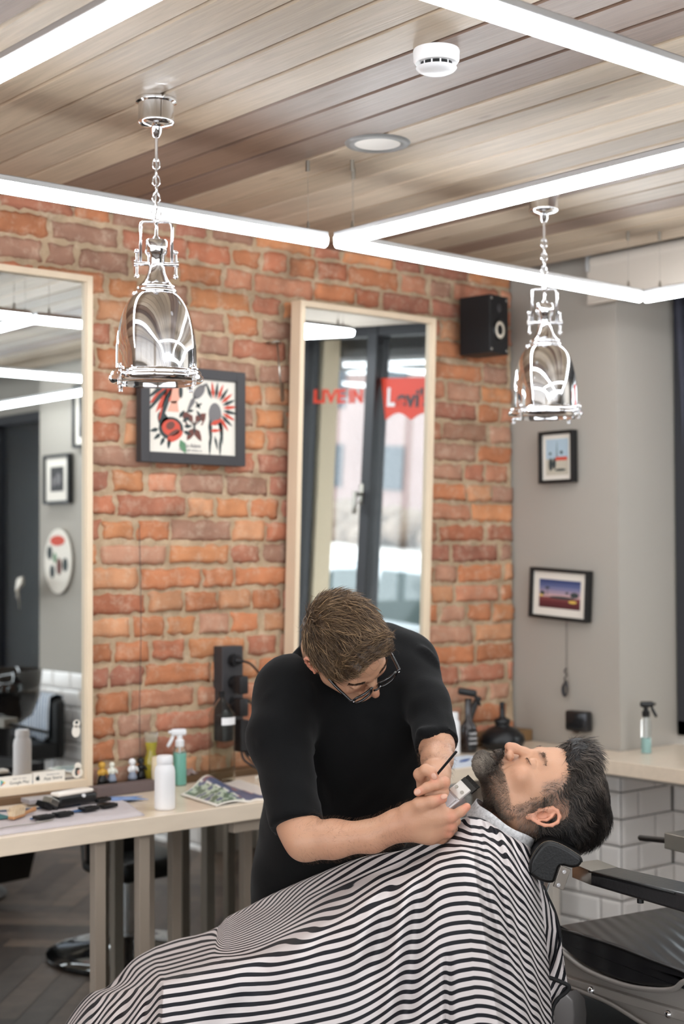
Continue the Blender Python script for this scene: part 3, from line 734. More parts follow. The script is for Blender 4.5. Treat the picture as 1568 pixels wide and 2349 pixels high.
def flash(t, M, W, H):
    D = lambda k: M @ Matrix.Translation((0, 0, .0005 * k))
    # left figure: portrait with red scarf, rose below
    flat([disc(-.075, .075, .028, .038), [(-.085, .045), (-.06, .045), (-.055, .01), (-.10, .01)]], D(0), 'portrait_face', MI_pk, t)
    flat([leaf(-.075, .10, .12, .014, -2.2), leaf(-.08, .095, .13, .012, -2.0), leaf(-.085, .10, .11, .013, -2.45), disc(-.082, .105, .036, .016, rot=.3)], D(1), 'red_scarf', MI_red, t)
    flat([leaf(-.09, .08, .13, .009, -1.9), leaf(-.10, .09, .12, .008, -2.3), leaf(-.10, .105, .10, .008, -2.5), disc(-.048, .078, .008, .022)], D(2), 'dark_hair', MI_gr, t)
    flat([disc(-.085, -.045, .048, .038), disc(-.115, -.02, .02, .03, rot=.5)], D(0), 'rose_shadow', MI_gr, t)
    flat([disc(-.085, -.043, .036, .027), disc(-.07, -.07, .034, .014, rot=.5)], D(1), 'rose', MI_red, t)
    flat([disc(-.088, -.036, .018, .013, rot=.4), disc(-.075, -.058, .022, .006, rot=.5)], D(2), 'rose_heart', MI_br, t)
    flat([leaf(-.05, -.08, .05, .013, -1.1)], D(1), 'green_leaf', MI_lg, t)
    flat([leaf(-.085 + .05 * math.cos(a), -.04 + .04 * math.sin(a), .034, .007, a) for a in (-2.9, -2.5, -2.1, -1.7, -.3, .1, .5, .9)], D(1), 'dark_leaves', MI_gr, t)
    # bird and branches
    flat([disc(.025, .082, .030, .017, rot=.8), leaf(.012, .07, .07, .009, -2.1), leaf(.04, .10, .02, .006, .6)], D(0), 'bird', MI_grey, t)
    flat([leaf(x, y, .032, .005, a) for x, y, a in ((-.005, .12, 1.8), (0, .118, 1.1), (-.01, .112, 2.7), (.0, .108, -2.4), (.01, .125, .7), (.01, .03, .5), (.015, .02, -.9), (.005, .02, -2.9), (.03, .025, 2.2))], D(1), 'branch_leaves', MI_gr, t)
    # butterfly
    flat([leaf(.010, -.028, .060, .020, .75), leaf(.002, -.028, .060, .020, PI - .75), leaf(.008, -.04, .050, .013, -1.0), leaf(.004, -.04, .050, .013, PI + 1.0)], D(0), 'butterfly_wings', MI_br, t)
    flat([leaf(.012, -.032, .032, .009, .6), leaf(.0, -.032, .032, .009, PI - .6)], D(1), 'wing_panels', M_paper, t)
    flat([disc(.006, -.038, .004, .020), leaf(.010, -.03, .046, .0022, .72), leaf(.002, -.03, .046, .0022, PI - .72)], D(2), 'butterfly_body', MI_gr, t)
    # right: head with a fan of feathers
    flat([disc(.090, .012, .026, .038)], D(0), 'bust_face', MI_grey, t)
    fe = []; fr = []
    for k in range(13):
        a = 1.95 - k * .26; (fr if k % 2 else fe).append(leaf(.088 + .034 * math.cos(a), .03 + .034 * math.sin(a), .058, .0065, a))
    flat(fr, D(1), 'red_feathers', MI_red, t); flat(fe, D(1), 'dark_feathers', MI_gr, t)
    flat([leaf(.068, .0, .09, .008, -1.5), leaf(.11, .0, .09, .008, -1.45), leaf(.07, -.06, .07, .005, -1.6), leaf(.112, -.06, .07, .005, -1.6), leaf(.088, -.06, .05, .005, -1.3)], D(1), 'braids', MI_gr, t)
    flat([leaf(.07, -.025, .055, .008, .4), leaf(.07, -.045, .045, .006, .1)], D(2), 'neck_band', MI_red, t)
    text_obj('signature', 'Mike Adams', .021, MI_grey, D(1) @ Matrix.Translation((-.008, -.098, 0)), t, .0002, width=.078, shear=.3)
    text_obj('caption', 'True might tattoo co', .012, MI_grey, D(1) @ Matrix.Translation((-.010, -.113, 0)), t, .0002, width=.092, shear=.3)
framed('framed_print', 'large dark-framed sheet of tattoo drawings hanging on the bricks', (2.790, 4.075, 1.960), (1, 0, 0), .415, .318, .030, .034, .012, flash, roll=-.004, fm=M_char)
def photo1(t, M, W, H):
    flat([[(-W / 2, -H / 2), (W / 2, -H / 2), (W / 2, H / 2), (-W / 2, H / 2)]], M, 'print', mat('sky_print', (176, 196, 208), .6), t)
    D = lambda k: M @ Matrix.Translation((0, 0, .0005 * k))
    flat([[(-W / 2, -H / 2), (W / 2, -H / 2), (W / 2, -H * .05), (-W / 2, -H * .05)]], D(1), 'print_ground', mat('print_sand', (196, 188, 170), .6), t)
    flat([[(-W * .1, -H * .10), (W * .45, -H * .10), (W * .45, 0), (-W * .05, .0)]], D(2), 'print_car', MI_red, t)
    flat([disc(-W * .28, -H * .2, W * .09, H * .18), disc(-W * .12, -H * .18, W * .07, H * .16), disc(W * .15, -H * .36, W * .25, H * .035), [(-W * .02, 0), (W * .02, 0), (W * .01, H * .42), (-.0, H * .42)], disc(W * .2, H * .12, W * .06, H * .05), disc(-W * .3, H * .1, W * .05, H * .04)], D(3), 'print_figures', MI_gr, t)
framed('framed_print', 'small upright black-framed photo on the grey pier, the upper of two', (4.358, 3.842, 1.874), (0, -1, 0), .176, .202, .030, .013, .018, photo1)
def photo2(t, M, W, H):
    n = 8; cs = [(60, 72, 116), (84, 94, 136), (120, 120, 154), (160, 142, 160), (196, 160, 160), (120, 60, 60), (96, 40, 44), (84, 36, 40)]
    for k in range(n):
        y1 = H / 2 - k * H / n; y0 = y1 - H / n
        flat([[(-W / 2, y0), (W / 2, y0), (W / 2, y1), (-W / 2, y1)]], M, 'print_band', mat('print_band_%d' % k, cs[k], .6), t)
    D = M @ Matrix.Translation((0, 0, .0006))
    flat([disc(-W * .30, H * .2, W * .06, H * .04), [(-W * .305, -H * .1), (-W * .295, -H * .1), (-W * .295, H * .2), (-W * .305, H * .2)], disc(-W * .42, 0, W * .06, H * .08), disc(W * .18, H * .06, W * .04, H * .04), disc(W * .36, 0, W * .10, H * .10), disc(W * .05, -H * .12, W * .3, H * .05)], D, 'print_palms', MI_gr, t)
    flat([disc(-W * .44, -H * .08, W * .04, H * .04), disc(W * .32, -H * .24, W * .10, H * .05)], M @ Matrix.Translation((0, 0, .0011)), 'print_lights', mat('print_yellow', (226, 190, 92), .6), t)
framed('framed_print', 'wider black-framed sunset photo hanging crooked on the grey pier, the lower of two', (4.358, 3.835, 1.344), (0, -1, 0), .295, .196, .032, .013, .030, photo2, roll=-.055)
def photo3(t, M, W, H):
    flat([[(-W / 2, -H / 2), (W / 2, -H / 2), (W / 2, H / 2), (-W / 2, H / 2)]], M, 'print', mat('dark_print', (60, 58, 58), .6), t)
    flat([disc(-W * .1, 0, W * .2, H * .25), disc(W * .25, -H * .1, W * .12, H * .2)], M @ Matrix.Translation((0, 0, .0006)), 'print_figures', MI_grey, t)
framed('framed_print', 'small black-framed photo on the grey wall, seen only in the left mirror', (4.358, .42, 1.95), (0, -1, 0), .30, .29, .03, .018, .055, photo3)
framed('framed_print', 'second dark frame seen at the inner edge of the left mirror', (4.358, .74, 2.30), (0, -1, 0), .26, .36, .03, .018, .04, photo3)

# round sticker-covered board, paper and towel seen in the left mirror
pl = thing('sticker_board', 'round pale board covered in stickers, seen in the left mirror', 'board', (4.35, .42, 1.47))
Mp = frame_m((4.356, .42, 1.47), (0, -1, 0), (0, 0, 1))
MB().prism(disc(0, 0, .155, .19, 40), .012, Mp, .003).build('board', M_paper, pl)
for (x, y, rx, ry, m_) in ((0, .12, .085, .03, MI_red), (-.09, -.02, .03, .04, MI_gr), (.09, .05, .03, .04, MI_gr), (.06, -.06, .028, .038, MI_gr), (-.02, -.03, .03, .05, MI_br), (.03, .02, .02, .03, MI_lg)):
    MB().prism(disc(x, y, rx, ry, 20), .002, Mp @ Matrix.Translation((0, 0, .012))).build('sticker', m_, pl)
pp = MB()
V = []; F = []
for j in range(9):
    for i in range(13): u, v = i / 12, j / 8; V.append((4.30 - .18 * u - .02 * math.sin(v * 5), .10 + .30 * u - .10 * v, 1.33 + .06 * math.sin(u * 3) - .16 * v * (1 - .5 * u) + .012 * math.sin(u * 9 + v * 7)))
for j in range(8):
    for i in range(12): a = j * 13 + i; F.append((a, a + 1, a + 14, a + 13))
pw = np_mesh('paper_towel', V, F, M_paper, loc=(4.25, .25, 1.2)); pw.modifiers.new('t', 'SOLIDIFY').thickness = .002
tag(pw, 'crumpled white paper sheet sticking out below the sticker board, seen in the left mirror', 'paper')
def stripe_mat(name, c1, c2, axis, period, duty=.5, rough=.85):
    m = bpy.data.materials.new(name); m.use_nodes = True; nt = m.node_tree; N = nt.nodes; L = nt.links; b = N['Principled BSDF']; b.inputs['Roughness'].default_value = rough
    tc = N.new('ShaderNodeTexCoord'); sp = N.new('ShaderNodeSeparateXYZ'); L.new(tc.outputs['Object'], sp.inputs[0])
    d = N.new('ShaderNodeMath'); d.operation = 'DIVIDE'; L.new(sp.outputs[axis], d.inputs[0]); d.inputs[1].default_value = period
    f = N.new('ShaderNodeMath'); f.operation = 'FRACT'; L.new(d.outputs[0], f.inputs[0])
    g = N.new('ShaderNodeMath'); g.operation = 'GREATER_THAN'; L.new(f.outputs[0], g.inputs[0]); g.inputs[1].default_value = duty
    mx = N.new('ShaderNodeMix'); mx.data_type = 'RGBA'; L.new(g.outputs[0], mx.inputs['Factor']); mx.inputs['A'].default_value = s2l(c1) + (1,); mx.inputs['B'].default_value = s2l(c2) + (1,)
    L.new(mx.outputs['Result'], b.inputs['Base Color']); return m
sc2 = thing('waiting_chair', 'dark padded chair against the tiles, seen in the left mirror', 'chair', (4.0, .40, 0))
MB().box((4.24, .40, .52), (.07, .50, .34), None, .03, 3).build('backrest', M_leather, sc2, auto=40)
MB().box((4.02, .40, .40), (.46, .48, .10), None, .03, 3).build('seat', M_leather, sc2, auto=40)
for sx in (3.84, 4.22):
    for sy in (.2, .6): MB().cyl((sx, sy, 0), (sx, sy, .36), .014, n=10).build('leg', M_chrome, sc2, auto=40)
V = []; F = []
path = [(4.285, .56), (4.28, .70), (4.24, .715), (4.195, .70), (4.19, .62), (4.188, .54), (4.186, .46)]
for i in range(25):
    u = i / 24; y = .24 + .36 * u
    for k, (x, z) in enumerate(path): V.append((x - .008 * math.sin(u * 22) * (k > 2), y, z + .012 * math.sin(u * 14) * (k in (0, 6))))
for i in range(24):
    for k in range(6): a = i * 7 + k; F.append((a, a + 1, a + 8, a + 7))
tw = np_mesh('striped_towel', V, F, stripe_mat('blue_white_stripes', (232, 232, 234), (92, 118, 146), 1, .024), loc=(4.24, .42, .7)); tw.modifiers.new('t', 'SOLIDIFY').thickness = .004
tag(tw, 'blue and white striped towel over the dark chair, seen in the left mirror', 'towel')
bs = thing('wash_basin', 'glossy black hair-wash basin seen at the edge of the left mirror', 'basin', (3.72, .92, 0))
MB().lathe([(0, .60), (.10, .61), (.17, .66), (.21, .76), (.22, .90), (.20, .90), (.18, .78), (.12, .70), (0, .68)], Matrix.Translation((3.72, .92, 0)), 40).build('bowl', mat('black_ceramic', (14, 14, 15), .06, coat=.5), bs, smooth=True)
MB().cyl((3.72, .92, 0), (3.72, .92, .61), .06, n=24).build('pedestal', M_blackpl, bs, auto=40)

# ---------------------------------------------------------------- speaker on the bricks
sp_ = thing('loudspeaker', 'black bookshelf loudspeaker mounted high in the corner by the grey pier', 'speaker', (4.08, 3.96, 2.25))
Ms = frame_m((4.085, 3.98, 2.372), Vector((math.cos(.135), math.sin(.135), 0)), (0, 0, 1)) @ Matrix.Diagonal((.80, .94, .72, 1))
# cabinet: front faces the room (local z)
MB().box(Ms @ Vector((0, 0, 0)), (.150, .235, .20), Ms.to_3x3().to_4x4(), .004).build('cabinet', mat('black_vinyl', (24, 24, 26), .55), sp_)
w_ = MB(); w_.lathe([(0, -.010), (.022, -.008), (.027, 0), (.042, .002), (.047, .0), (.047, -.012)], Ms @ Matrix.Translation((.0, -.022, .103)), 36); wf_ = w_.build('woofer', M_blackpl, sp_, smooth=True)
MB().lathe([(.0215, .001), (.034, .004), (.035, .001)], Ms @ Matrix.Translation((.0, -.022, .104)), 36).build('woofer_surround', mat('cream_ring', (216, 206, 190), .5), wf_, smooth=True)
MB().lathe([(0, .006), (.006, .005), (.010, .001), (.018, .0)], Ms @ Matrix.Translation((0, .066, .101)), 24).build('tweeter', M_char, sp_, smooth=True)
for x, y in ((-.06, .103), (.06, .103), (-.06, -.103), (.06, -.103)): MB().lathe([(0, .003), (.005, .002), (.006, 0)], Ms @ Matrix.Translation((x, y, .1)), 10).build('screw', M_steel, sp_, smooth=True)
MB().bb(4.10, 4.15, 4.03, 4.10, 2.33, 2.40, .003).build('bracket', M_blackpl, sp_)

# ---------------------------------------------------------------- grey pier: cord with hook, dryer box
ck = thing('coiled_cord', 'thin cord hanging on the grey pier with a dark coiled end', 'cord', (4.35, 3.82, 1.24))
MB().tube([(4.357, 3.816, 1.26), (4.356, 3.817, 1.12), (4.355, 3.818, 1.03)], .0012, 6).build('string', M_char, ck, smooth=True)
c_ = MB()
for q in range(3):
    c_.tube([(4.352 - .004 * q, 3.818 + (.009 + .002 * q) * math.cos(2 * PI * i / 16), .985 - .004 * q + (.028 - .002 * q) * math.sin(2 * PI * i / 16)) for i in range(16)], .0028, 6, closed=True)
c_.tube([(4.355, 3.818, 1.06), (4.352, 3.826, 1.05), (4.352, 3.812, 1.035), (4.352, 3.826, 1.02), (4.352, 3.816, 1.005)], .003, 6)
c_.build('coil', M_char, ck, smooth=True)
db = thing('wall_dispenser', 'small dark metal box on the grey pier above the counter', 'dispenser', (4.36, 3.742, .826))
MB().box((4.336, 3.742, .866), (.044, .105, .078), None, .010, 3).build('body', mat('gunmetal', (64, 64, 66), .18, .7), db, auto=40)
MB().box((4.318, 3.735, .824), (.012, .036, .008), None, .002).build('spout', M_steel, db)

# ---------------------------------------------------------------- sockets with plugs by the jug
M_plug = mat('plug_rubber', (26, 25, 27), .5)
ss = thing('socket_strip', 'vertical charcoal strip of four wall sockets on the bricks', 'socket', (2.942, 4.075, .90))
MB().bb(2.899, 2.985, 4.045, 4.098, .880, 1.196, .003).build('plate', M_char, ss)
for k in range(4):
    zc = 1.150 - k * .074
    MB().lathe([(.023, 0), (.0215, .001), (.020, -.012), (0, -.012)], frame_m((2.942, 4.044, zc), (1, 0, 0), (0, 0, 1)), 32).build('socket', M_blackpl, ss, smooth=True)
def plug(zc, label, big=True, cord=None):
    t = thing('power_plug', label, 'plug', (2.942, 4.0, zc))
    b = MB(); b.cyl((2.942, 4.05, zc), (2.942, 4.02, zc), .019, n=24)
    if big: b.box((2.942, 4.002, zc - .006), (.036, .045, .060), None, .006)
    else: b.cyl((2.942, 4.02, zc), (2.950, 4.0, zc - .002), .012, .006, 16)
    b.build('body', M_plug, t, auto=40)
    if cord: MB().tube(cord, .0038, 8).build('cable', M_plug, t, smooth=True)
    return t
def curve(pts, n=8):
    out = []; P_ = [Vector(p) for p in pts]
    for i in range(len(P_) - 1):
        a, b, c, d = P_[max(0, i - 1)], P_[i], P_[i + 1], P_[min(len(P_) - 1, i + 2)]
        for k in range(n):
            u = k / n; out.append(.5 * ((2 * b) + (c - a) * u + (2 * a - 5 * b + 4 * c - d) * u * u + (3 * b - 3 * c + d - a) * u ** 3))
    out.append(P_[-1]); return out
plug(1.150, 'black plug in the topmost socket, its cable running off behind the barber', False, curve([(2.950, 4.0, 1.148), (2.985, 4.0, 1.135), (3.03, 4.0, 1.09), (3.08, 4.01, 1.03), (3.15, 4.02, .92), (3.2, 3.98, .775)]))
plug(1.076, 'black adaptor plug in the second socket from the top')
plug(1.002, 'black adaptor plug in the third socket, thin lead curling to the right', True, [p for p in curve([(2.96, 3.99, 1.02), (3.00, 4.0, .985), (3.012, 4.01, .90), (3.015, 4.0, .84), (3.03, 3.99, .79)])])
pb = thing('power_adaptor', 'tall black power adaptor hanging by its cable beside the clear jug', 'adaptor', (2.95, 4.0, .84))
MB().box((2.955, 4.012, .900), (.036, .036, .105), None, .004).build('body', M_plug, pb)
MB().tube(curve([(2.95, 4.01, .85), (2.955, 4.0, .82), (2.985, 3.98, .795), (3.02, 3.96, .772), (3.1, 3.9, .770)]), .0042, 8).build('cable', M_plug, pb, smooth=True)
MB().tube(curve([(2.96, 4.01, .85), (2.972, 4.0, .825), (3.0, 3.99, .80), (3.06, 3.95, .771)]), .003, 8).build('lead', M_plug, pb, smooth=True)
MB().box((2.995, 4.02, .845), (.03, .02, .035), None, .003).build('connector', M_plug, pb)

hw = MB().tube([(3.12, 4.085, 2.235), (3.145, 4.05, 2.24), (3.170, 4.075, 2.238)], .004, 8).tube([(3.145, 4.06, 2.238), (3.158, 4.05, 2.03), (3.172, 4.06, 2.04), (3.185, 4.08, 2.10)], .0035, 8).build('wire_hook', M_steel, None, smooth=True, loc=(3.15, 4.06, 2.1)); tag(hw, 'thin metal wire hook on the bricks just left of the middle mirror', 'hook')
wr = MB().tube(curve([(2.60, 4.085, 1.60), (2.602, 4.078, 1.3), (2.598, 4.08, 1.0), (2.603, 4.083, .80)]), .0012, 5).build('thin_wire', M_char, None, smooth=True, loc=(2.6, 4.08, 1.2)); tag(wr, 'thin dark wire hanging down the bricks below the tattoo print', 'wire')

# ---------------------------------------------------------------- things on the tables
def bottle_white(loc, label, group=None):
    t = thing('powder_bottle', label, 'bottle', loc, group=group)
    MB().lathe([(0, 0), (.026, 0), (.0295, .003), (.030, .010), (.030, .108), (.028, .122), (.0225, .130), (.0225, .134)], None, 40).build('body', M_white, t, local=True, auto=50)
    MB().lathe([(.0235, .133), (.0240, .136), (.0235, .152), (.021, .156), (0, .157)], None, 40).build('cap', M_white, t, local=True, auto=50)
    return t
bottle_white((2.400, 3.635, TZ), 'white plastic powder bottle standing at the front of the left table')
wb_ = bottle_white((3.835, 3.915, TZ), 'white bottle beside the barber\'s elbow, in front of the bricks')
def sprayer(loc, label, h, r, liquid, fill, head, glass, rz=0, tall=False):
    t = thing('spray_bottle', label, 'bottle', loc, (0, 0, rz))
    MB().lathe([(0, 0), (r * .95, 0), (r, .004), (r, h * .86), (r * .8, h * .94), (.012, h), (.012, h + .004)], None, 32).build('body', glass, t, local=True, auto=50)
    if liquid: MB().lathe([(0, .002), (r * .93, .002), (r * .95, .006), (r * .95, h * fill), (0, h * fill)], None, 32).build('liquid', liquid, t, local=True, auto=50)
    b = MB(); b.lathe([(.0135, h - .002), (.0145, h), (.0145, h + .018), (.009, h + .022), (.009, h + .034), (0, h + .034)], None, 24)
    b.box((-.004, 0, h + .044), (.050, .019, .022), None, .007, 3); b.cyl((-.028, 0, h + .046), (-.036, 0, h + .045), .005, n=12)
    ph_ = b.build('pump_head', head, t, local=True, auto=50)
    MB().tube([(-.020, 0, h + .038), (-.026, 0, h + .022), (-.036, 0, h + .004), (-.040, 0, h - .002)], [.005, .006, .006, .004], 8).build('trigger', head, ph_, local=True, smooth=True)
    MB().cyl((0, 0, .01), (0, 0, h), .0022, n=8).build('dip_tube', M_white, t, local=True)
    return t
M_clear = mat('clear_plastic', (240, 246, 246), .06, trans=.95, ior=1.3)
sprayer((2.688, 3.985, TZ), 'spray bottle half full of mint liquid with white trigger, on the left table', .125, .021, mat('mint_liquid', (130, 206, 186), .2), .82, mat('clear_white_head', (226, 226, 228), .3), M_clear, RZ + .3)
sprayer((4.395, 3.470, TZ), 'clear spray bottle with black head and pale green liquid on the window counter', .135, .0185, mat('pale_mint_liquid', (176, 214, 208), .2), .42, M_blackpl, M_clear, RZ + PI)
kb = thing('spray_bottle', 'tall black spray bottle with white label by the bricks on the middle table', 'bottle', (3.93, 3.925, TZ))
MB().lathe([(0, 0), (.030, 0), (.032, .004), (.032, .085), (.029, .100), (.016, .118), (.013, .126), (.013, .200), (0, .200)], Matrix.Translation((3.93, 3.925, TZ)), 32).build('body', mat('brown_black_glass', (34, 22, 20), .12, coat=.4), kb, auto=50)
MB().box((3.926, 3.925, TZ + .222), (.070, .026, .026), rotm(0, .18, RZ), .008, 3).build('pump_head', M_blackpl, kb, auto=50)
MB().tube([Vector((3.93, 3.925, TZ)) + rotm(0, 0, RZ).to_3x3() @ Vector(p) for p in ((.022, 0, .215), (.034, 0, .195), (.045, 0, .172))], [.007, .007, .004], 8).build('trigger', M_blackpl, kb, smooth=True)
lb = MB()
for i in range(10):
    a0 = -2.35 + i * .13; a1 = a0 + .13
    lb.quad(*[(3.93 + .0325 * math.cos(a), 3.925 + .0325 * math.sin(a), TZ + z) for a, z in ((a0, .012), (a1, .012), (a1, .088), (a0, .088))])
lb.build('label', M_blackpl, kb)
la = -1.8
for k, (txt, sz) in enumerate((('HAIR', .014), ('TONIC', .012), ('BARBER', .010))):
    text_obj('label_print', txt, sz, M_white, frame_m((3.93 + .0332 * math.cos(la), 3.925 + .0332 * math.sin(la), TZ + .072 - k * .018), (-math.sin(la), math.cos(la), 0), (0, 0, 1)), kb, .0003)
bo = thing('bulb_duster', 'black rubber bulb duster with upright nozzle on the corner counter', 'duster', (4.06, 3.88, TZ))
c = Matrix.Translation((4.085, 3.90, TZ))
MB().lathe([(0, 0), (.055, 0), (.078, .015), (.086, .035), (.080, .055), (.055, .078), (.028, .088), (.026, .094), (.030, .098), (.030, .112), (.016, .118), (.010, .125), (.009, .165), (.011, .172), (.008, .178), (0, .178)], c, 40).build('bulb', mat('black_rubber', (20, 20, 22), .35), bo, smooth=True)
hn = thing('curved_brush', 'curved black neck brush handle leaning behind the duster', 'brush', (4.0, 3.97, TZ))
MB().tube(curve([(3.985, 3.965, TZ + .01), (3.975, 3.97, TZ + .06), (3.985, 3.975, TZ + .115), (4.02, 3.98, TZ + .165), (4.045, 3.98, TZ + .19)]), [.020 - .010 * i / 32 for i in range(33)], 12).build('handle', mat('black_rubber', (20, 20, 22), .35), hn, smooth=True)
cd_ = MB().box((3.975, 3.99, TZ + .045), (.045, .004, .05), rotm(.2, 0, RZ)).build('paper_card', M_paper, None, loc=(3.97, 3.99, TZ)); tag(cd_, 'small white card between the black bottle and the duster', 'card')
np_ = MB().bb(3.52, 3.86, 3.66, 3.86, TZ + .0005, TZ + .003).build('newspaper', mat('newsprint', (206, 212, 222), .8, var=(30, .1)), None, loc=(3.7, 3.76, TZ)); tag(np_, 'pale blue-white sheet of newspaper on the middle table', 'newspaper')
bp_ = MB().prism(leaf(0, 0, .10, .012, .4), .002, Matrix.Translation((3.70, 3.74, TZ + .004))).build('blue_strip', mat('blue_plastic', (52, 92, 160), .3), None, loc=(3.72, 3.74, TZ)); tag(bp_, 'small blue strip lying on the newspaper', 'comb')

jg = thing('water_jug', 'tall clear ribbed bottle with black stopper beside the sockets', 'bottle', (2.845, 3.96, TZ))
pr = [(0, 0), (.040, 0), (.043, .004), (.043, .215), (.0435, .218)]
for k in range(5): pr += [(.042 - k * .0072, .222 + k * .010), (.0395 - k * .0072, .225 + k * .010)]
pr += [(.008, .272), (.008, .280)]
MB().lathe(pr + [(r - .0015 if r > .004 else 0, z - .0005) for r, z in reversed(pr) if r > 0] , Matrix.Translation((2.835, 3.96, TZ)), 40).build('body', mat('jug_glass', (236, 238, 234), .03, trans=1.0, ior=1.12), jg, auto=50)
MB().cyl((2.835, 3.96, TZ + .272), (2.835, 3.96, TZ + .292), .010, .012, 16).build('stopper', M_blackpl, jg, auto=40)
lb = MB()
for i in range(10):
    a0 = -2.2 + i * .14; a1 = a0 + .14
    lb.quad(*[(2.835 + .0440 * math.cos(a), 3.96 + .0440 * math.sin(a), TZ + z) for a, z in ((a0, .186), (a1, .186), (a1, .210), (a0, .210))])
lb.build('label', M_white, jg); 

cn = thing('barber_brush', 'cream bristle brush standing on an orange wooden base by the mint bottle', 'brush', (2.602, 3.965, TZ))
MB().lathe([(0, .004), (.018, .004), (.026, .014), (.028, .022), (.026, .026), (0, .026)], Matrix.Translation((2.598, 3.965, TZ)), 28).build('base', mat('pine_orange', (222, 178, 128), .5), cn, auto=50)
MB().lathe([(0, .026), (.0235, .026), (.0255, .050), (.0245, .098), (.020, .102), (0, .102)], Matrix.Translation((2.598, 3.965, TZ)), 28).build('bristles', mat('cream_bristle', (224, 208, 176), .8, bump=(120, .6), stretch=(3, 3, .2)), cn, auto=50)
yl = thing('hourglass_bottle', 'small clear bottle with a yellow waisted body behind the cream brush', 'bottle', (2.62, 4.06, TZ + .018))
MB().lathe([(0, 0), (.024, 0), (.025, .06), (.014, .085), (.019, .110), (.020, .118)], Matrix.Translation((2.63, 4.062, TZ + .018)), 24).build('body', mat('yellow_glass', (206, 196, 80), .1, trans=.6), yl, smooth=True)
MB().lathe([(.020, .118), (.021, .12), (.021, .150), (0, .150)], Matrix.Translation((2.63, 4.062, TZ + .018)), 24).build('neck', M_clear, yl, auto=50)

def figurine(loc, label, base, body, head, extra=None):
    t = thing('figurine', label, 'figurine', loc, group='toy figures on the ledge')
    MB().lathe([(0, 0), (.017, 0), (.017, .006), (0, .006)], None, 18).build('stand', M_blackpl, t, local=True, auto=50)
    MB().lathe([(0, .006), (.015, .007), (.015, .014), (.011, .026), (.0095, .032)], None, 18).build('legs', base, t, local=True, smooth=True)
    MB().lathe([(.0095, .030), (.0125, .036), (.012, .044), (.007, .050), (0, .051)], None, 18).build('torso', body, t, local=True, smooth=True)
    for s in (-1, 1): MB().tube([(s * .011, 0, .046), (s * .016, -.003, .038), (s * .015, -.008, .031)], [.0038, .0034, .003], 8).build('arm', body, t, local=True, smooth=True)
    MB().sph((0, 0, .058), .0095, 14, (1, 1, 1.05)).build('head', head, t, local=True, smooth=True)
    if extra: MB().sph((0, .002, .061), .0115, 14, (1.05, 1, 1)).build('hair', extra, t, local=True, smooth=True)
    return t
M_yel = mat('mustard_paint', (196, 150, 60), .5); M_bluegr = mat('blue_grey_paint', (140, 148, 164), .5); M_cream = mat('cream_paint', (222, 220, 206), .5)
figurine((2.445, 4.056, TZ + .018), 'toy figure with mustard hair and coat, leftmost of four on the ledge', M_blackpl, M_yel, M_yel, M_yel)
figurine((2.482, 4.060, TZ + .018), 'toy figure with cream head and grey-blue base, second of four on the ledge', M_bluegr, M_cream, M_cream)
figurine((2.556, 4.056, TZ + .018), 'toy figure all in white on a grey-blue base, third of four on the ledge', M_bluegr, M_white, M_white, M_white)
figurine((2.590, 4.060, TZ + .018), 'black toy figure, rightmost of four on the ledge', M_blackpl, M_blackpl, M_char, M_blackpl)

st = MB().box((2.47, 3.965, TZ + .016), (.225, .05, .030), rotm(0, 0, .02), .002).build('sharpening_stone', mat('grey_brown_stone', (104, 90, 88), .9, bump=(200, .3)), None, loc=(2.47, 3.965, TZ)); tag(st, 'grey-brown stone bar lying in front of the toy figures', 'stone')

# towel with tools at the left edge
M_towel = mat('grey_terry', (206, 196, 196), .95, bump=(420, .9, 2))
V = []; F = []; nx_, ny_ = 60, 18
for j in range(ny_ + 1):
    for i in range(nx_ + 1):
        u, v = i / nx_, j / ny_; x = 1.30 + u * (1.00 + .10 * v); y = 3.585 + v * .28
        z = TZ + .011 + .0012 * math.sin(x * 40) * math.sin(y * 50)
        e = min(u * 1.0, 1 - u, ) * 1.0; ev = min(v, 1 - v) * .3
        if (1 - u) * 1.0 < .012 or ev < .012: z -= (.012 - min((1 - u), ev)) * .75
        V.append((x, y, z))
for j in range(ny_):
    for i in range(nx_): a = j * (nx_ + 1) + i; F.append((a, a + 1, a + nx_ + 2, a + nx_ + 1))
k = len(V); V += [(x, y, TZ + .0005) for x, y, z in V]; n1 = nx_ + 1
per = [i for i in range(n1)] + [j * n1 + nx_ for j in range(1, ny_ + 1)] + [ny_ * n1 + i for i in range(nx_ - 1, -1, -1)] + [j * n1 for j in range(ny_ - 1, 0, -1)]
for a, b in zip(per, per[1:] + per[:1]): F.append((b, a, k + a, k + b))
tl = np_mesh('folded_towel', V, F, M_towel, loc=(1.8, 3.7, TZ)); tag(tl, 'pale grey terry towel spread at the left end of the work table', 'towel')
TT = TZ + .0125
hm = MB().bb(1.85, 1.97, 3.74, 3.85, TT, TT + .0015).build('cloth_strip', mat('teal_cloth', (60, 110, 110), .8), None, loc=(1.9, 3.8, TT)); tag(hm, 'teal cloth corner on the towel behind the wooden brush', 'cloth')
nb_ = MB().box((2.10, 3.83, TT + .001), (.24, .02, .0018), rotm(0, 0, -.25)).build('navy_band', mat('navy_band', (62, 74, 96), .8), None, loc=(2.1, 3.83, TT)); tag(nb_, 'navy blue band across the towel behind the clipper', 'band')
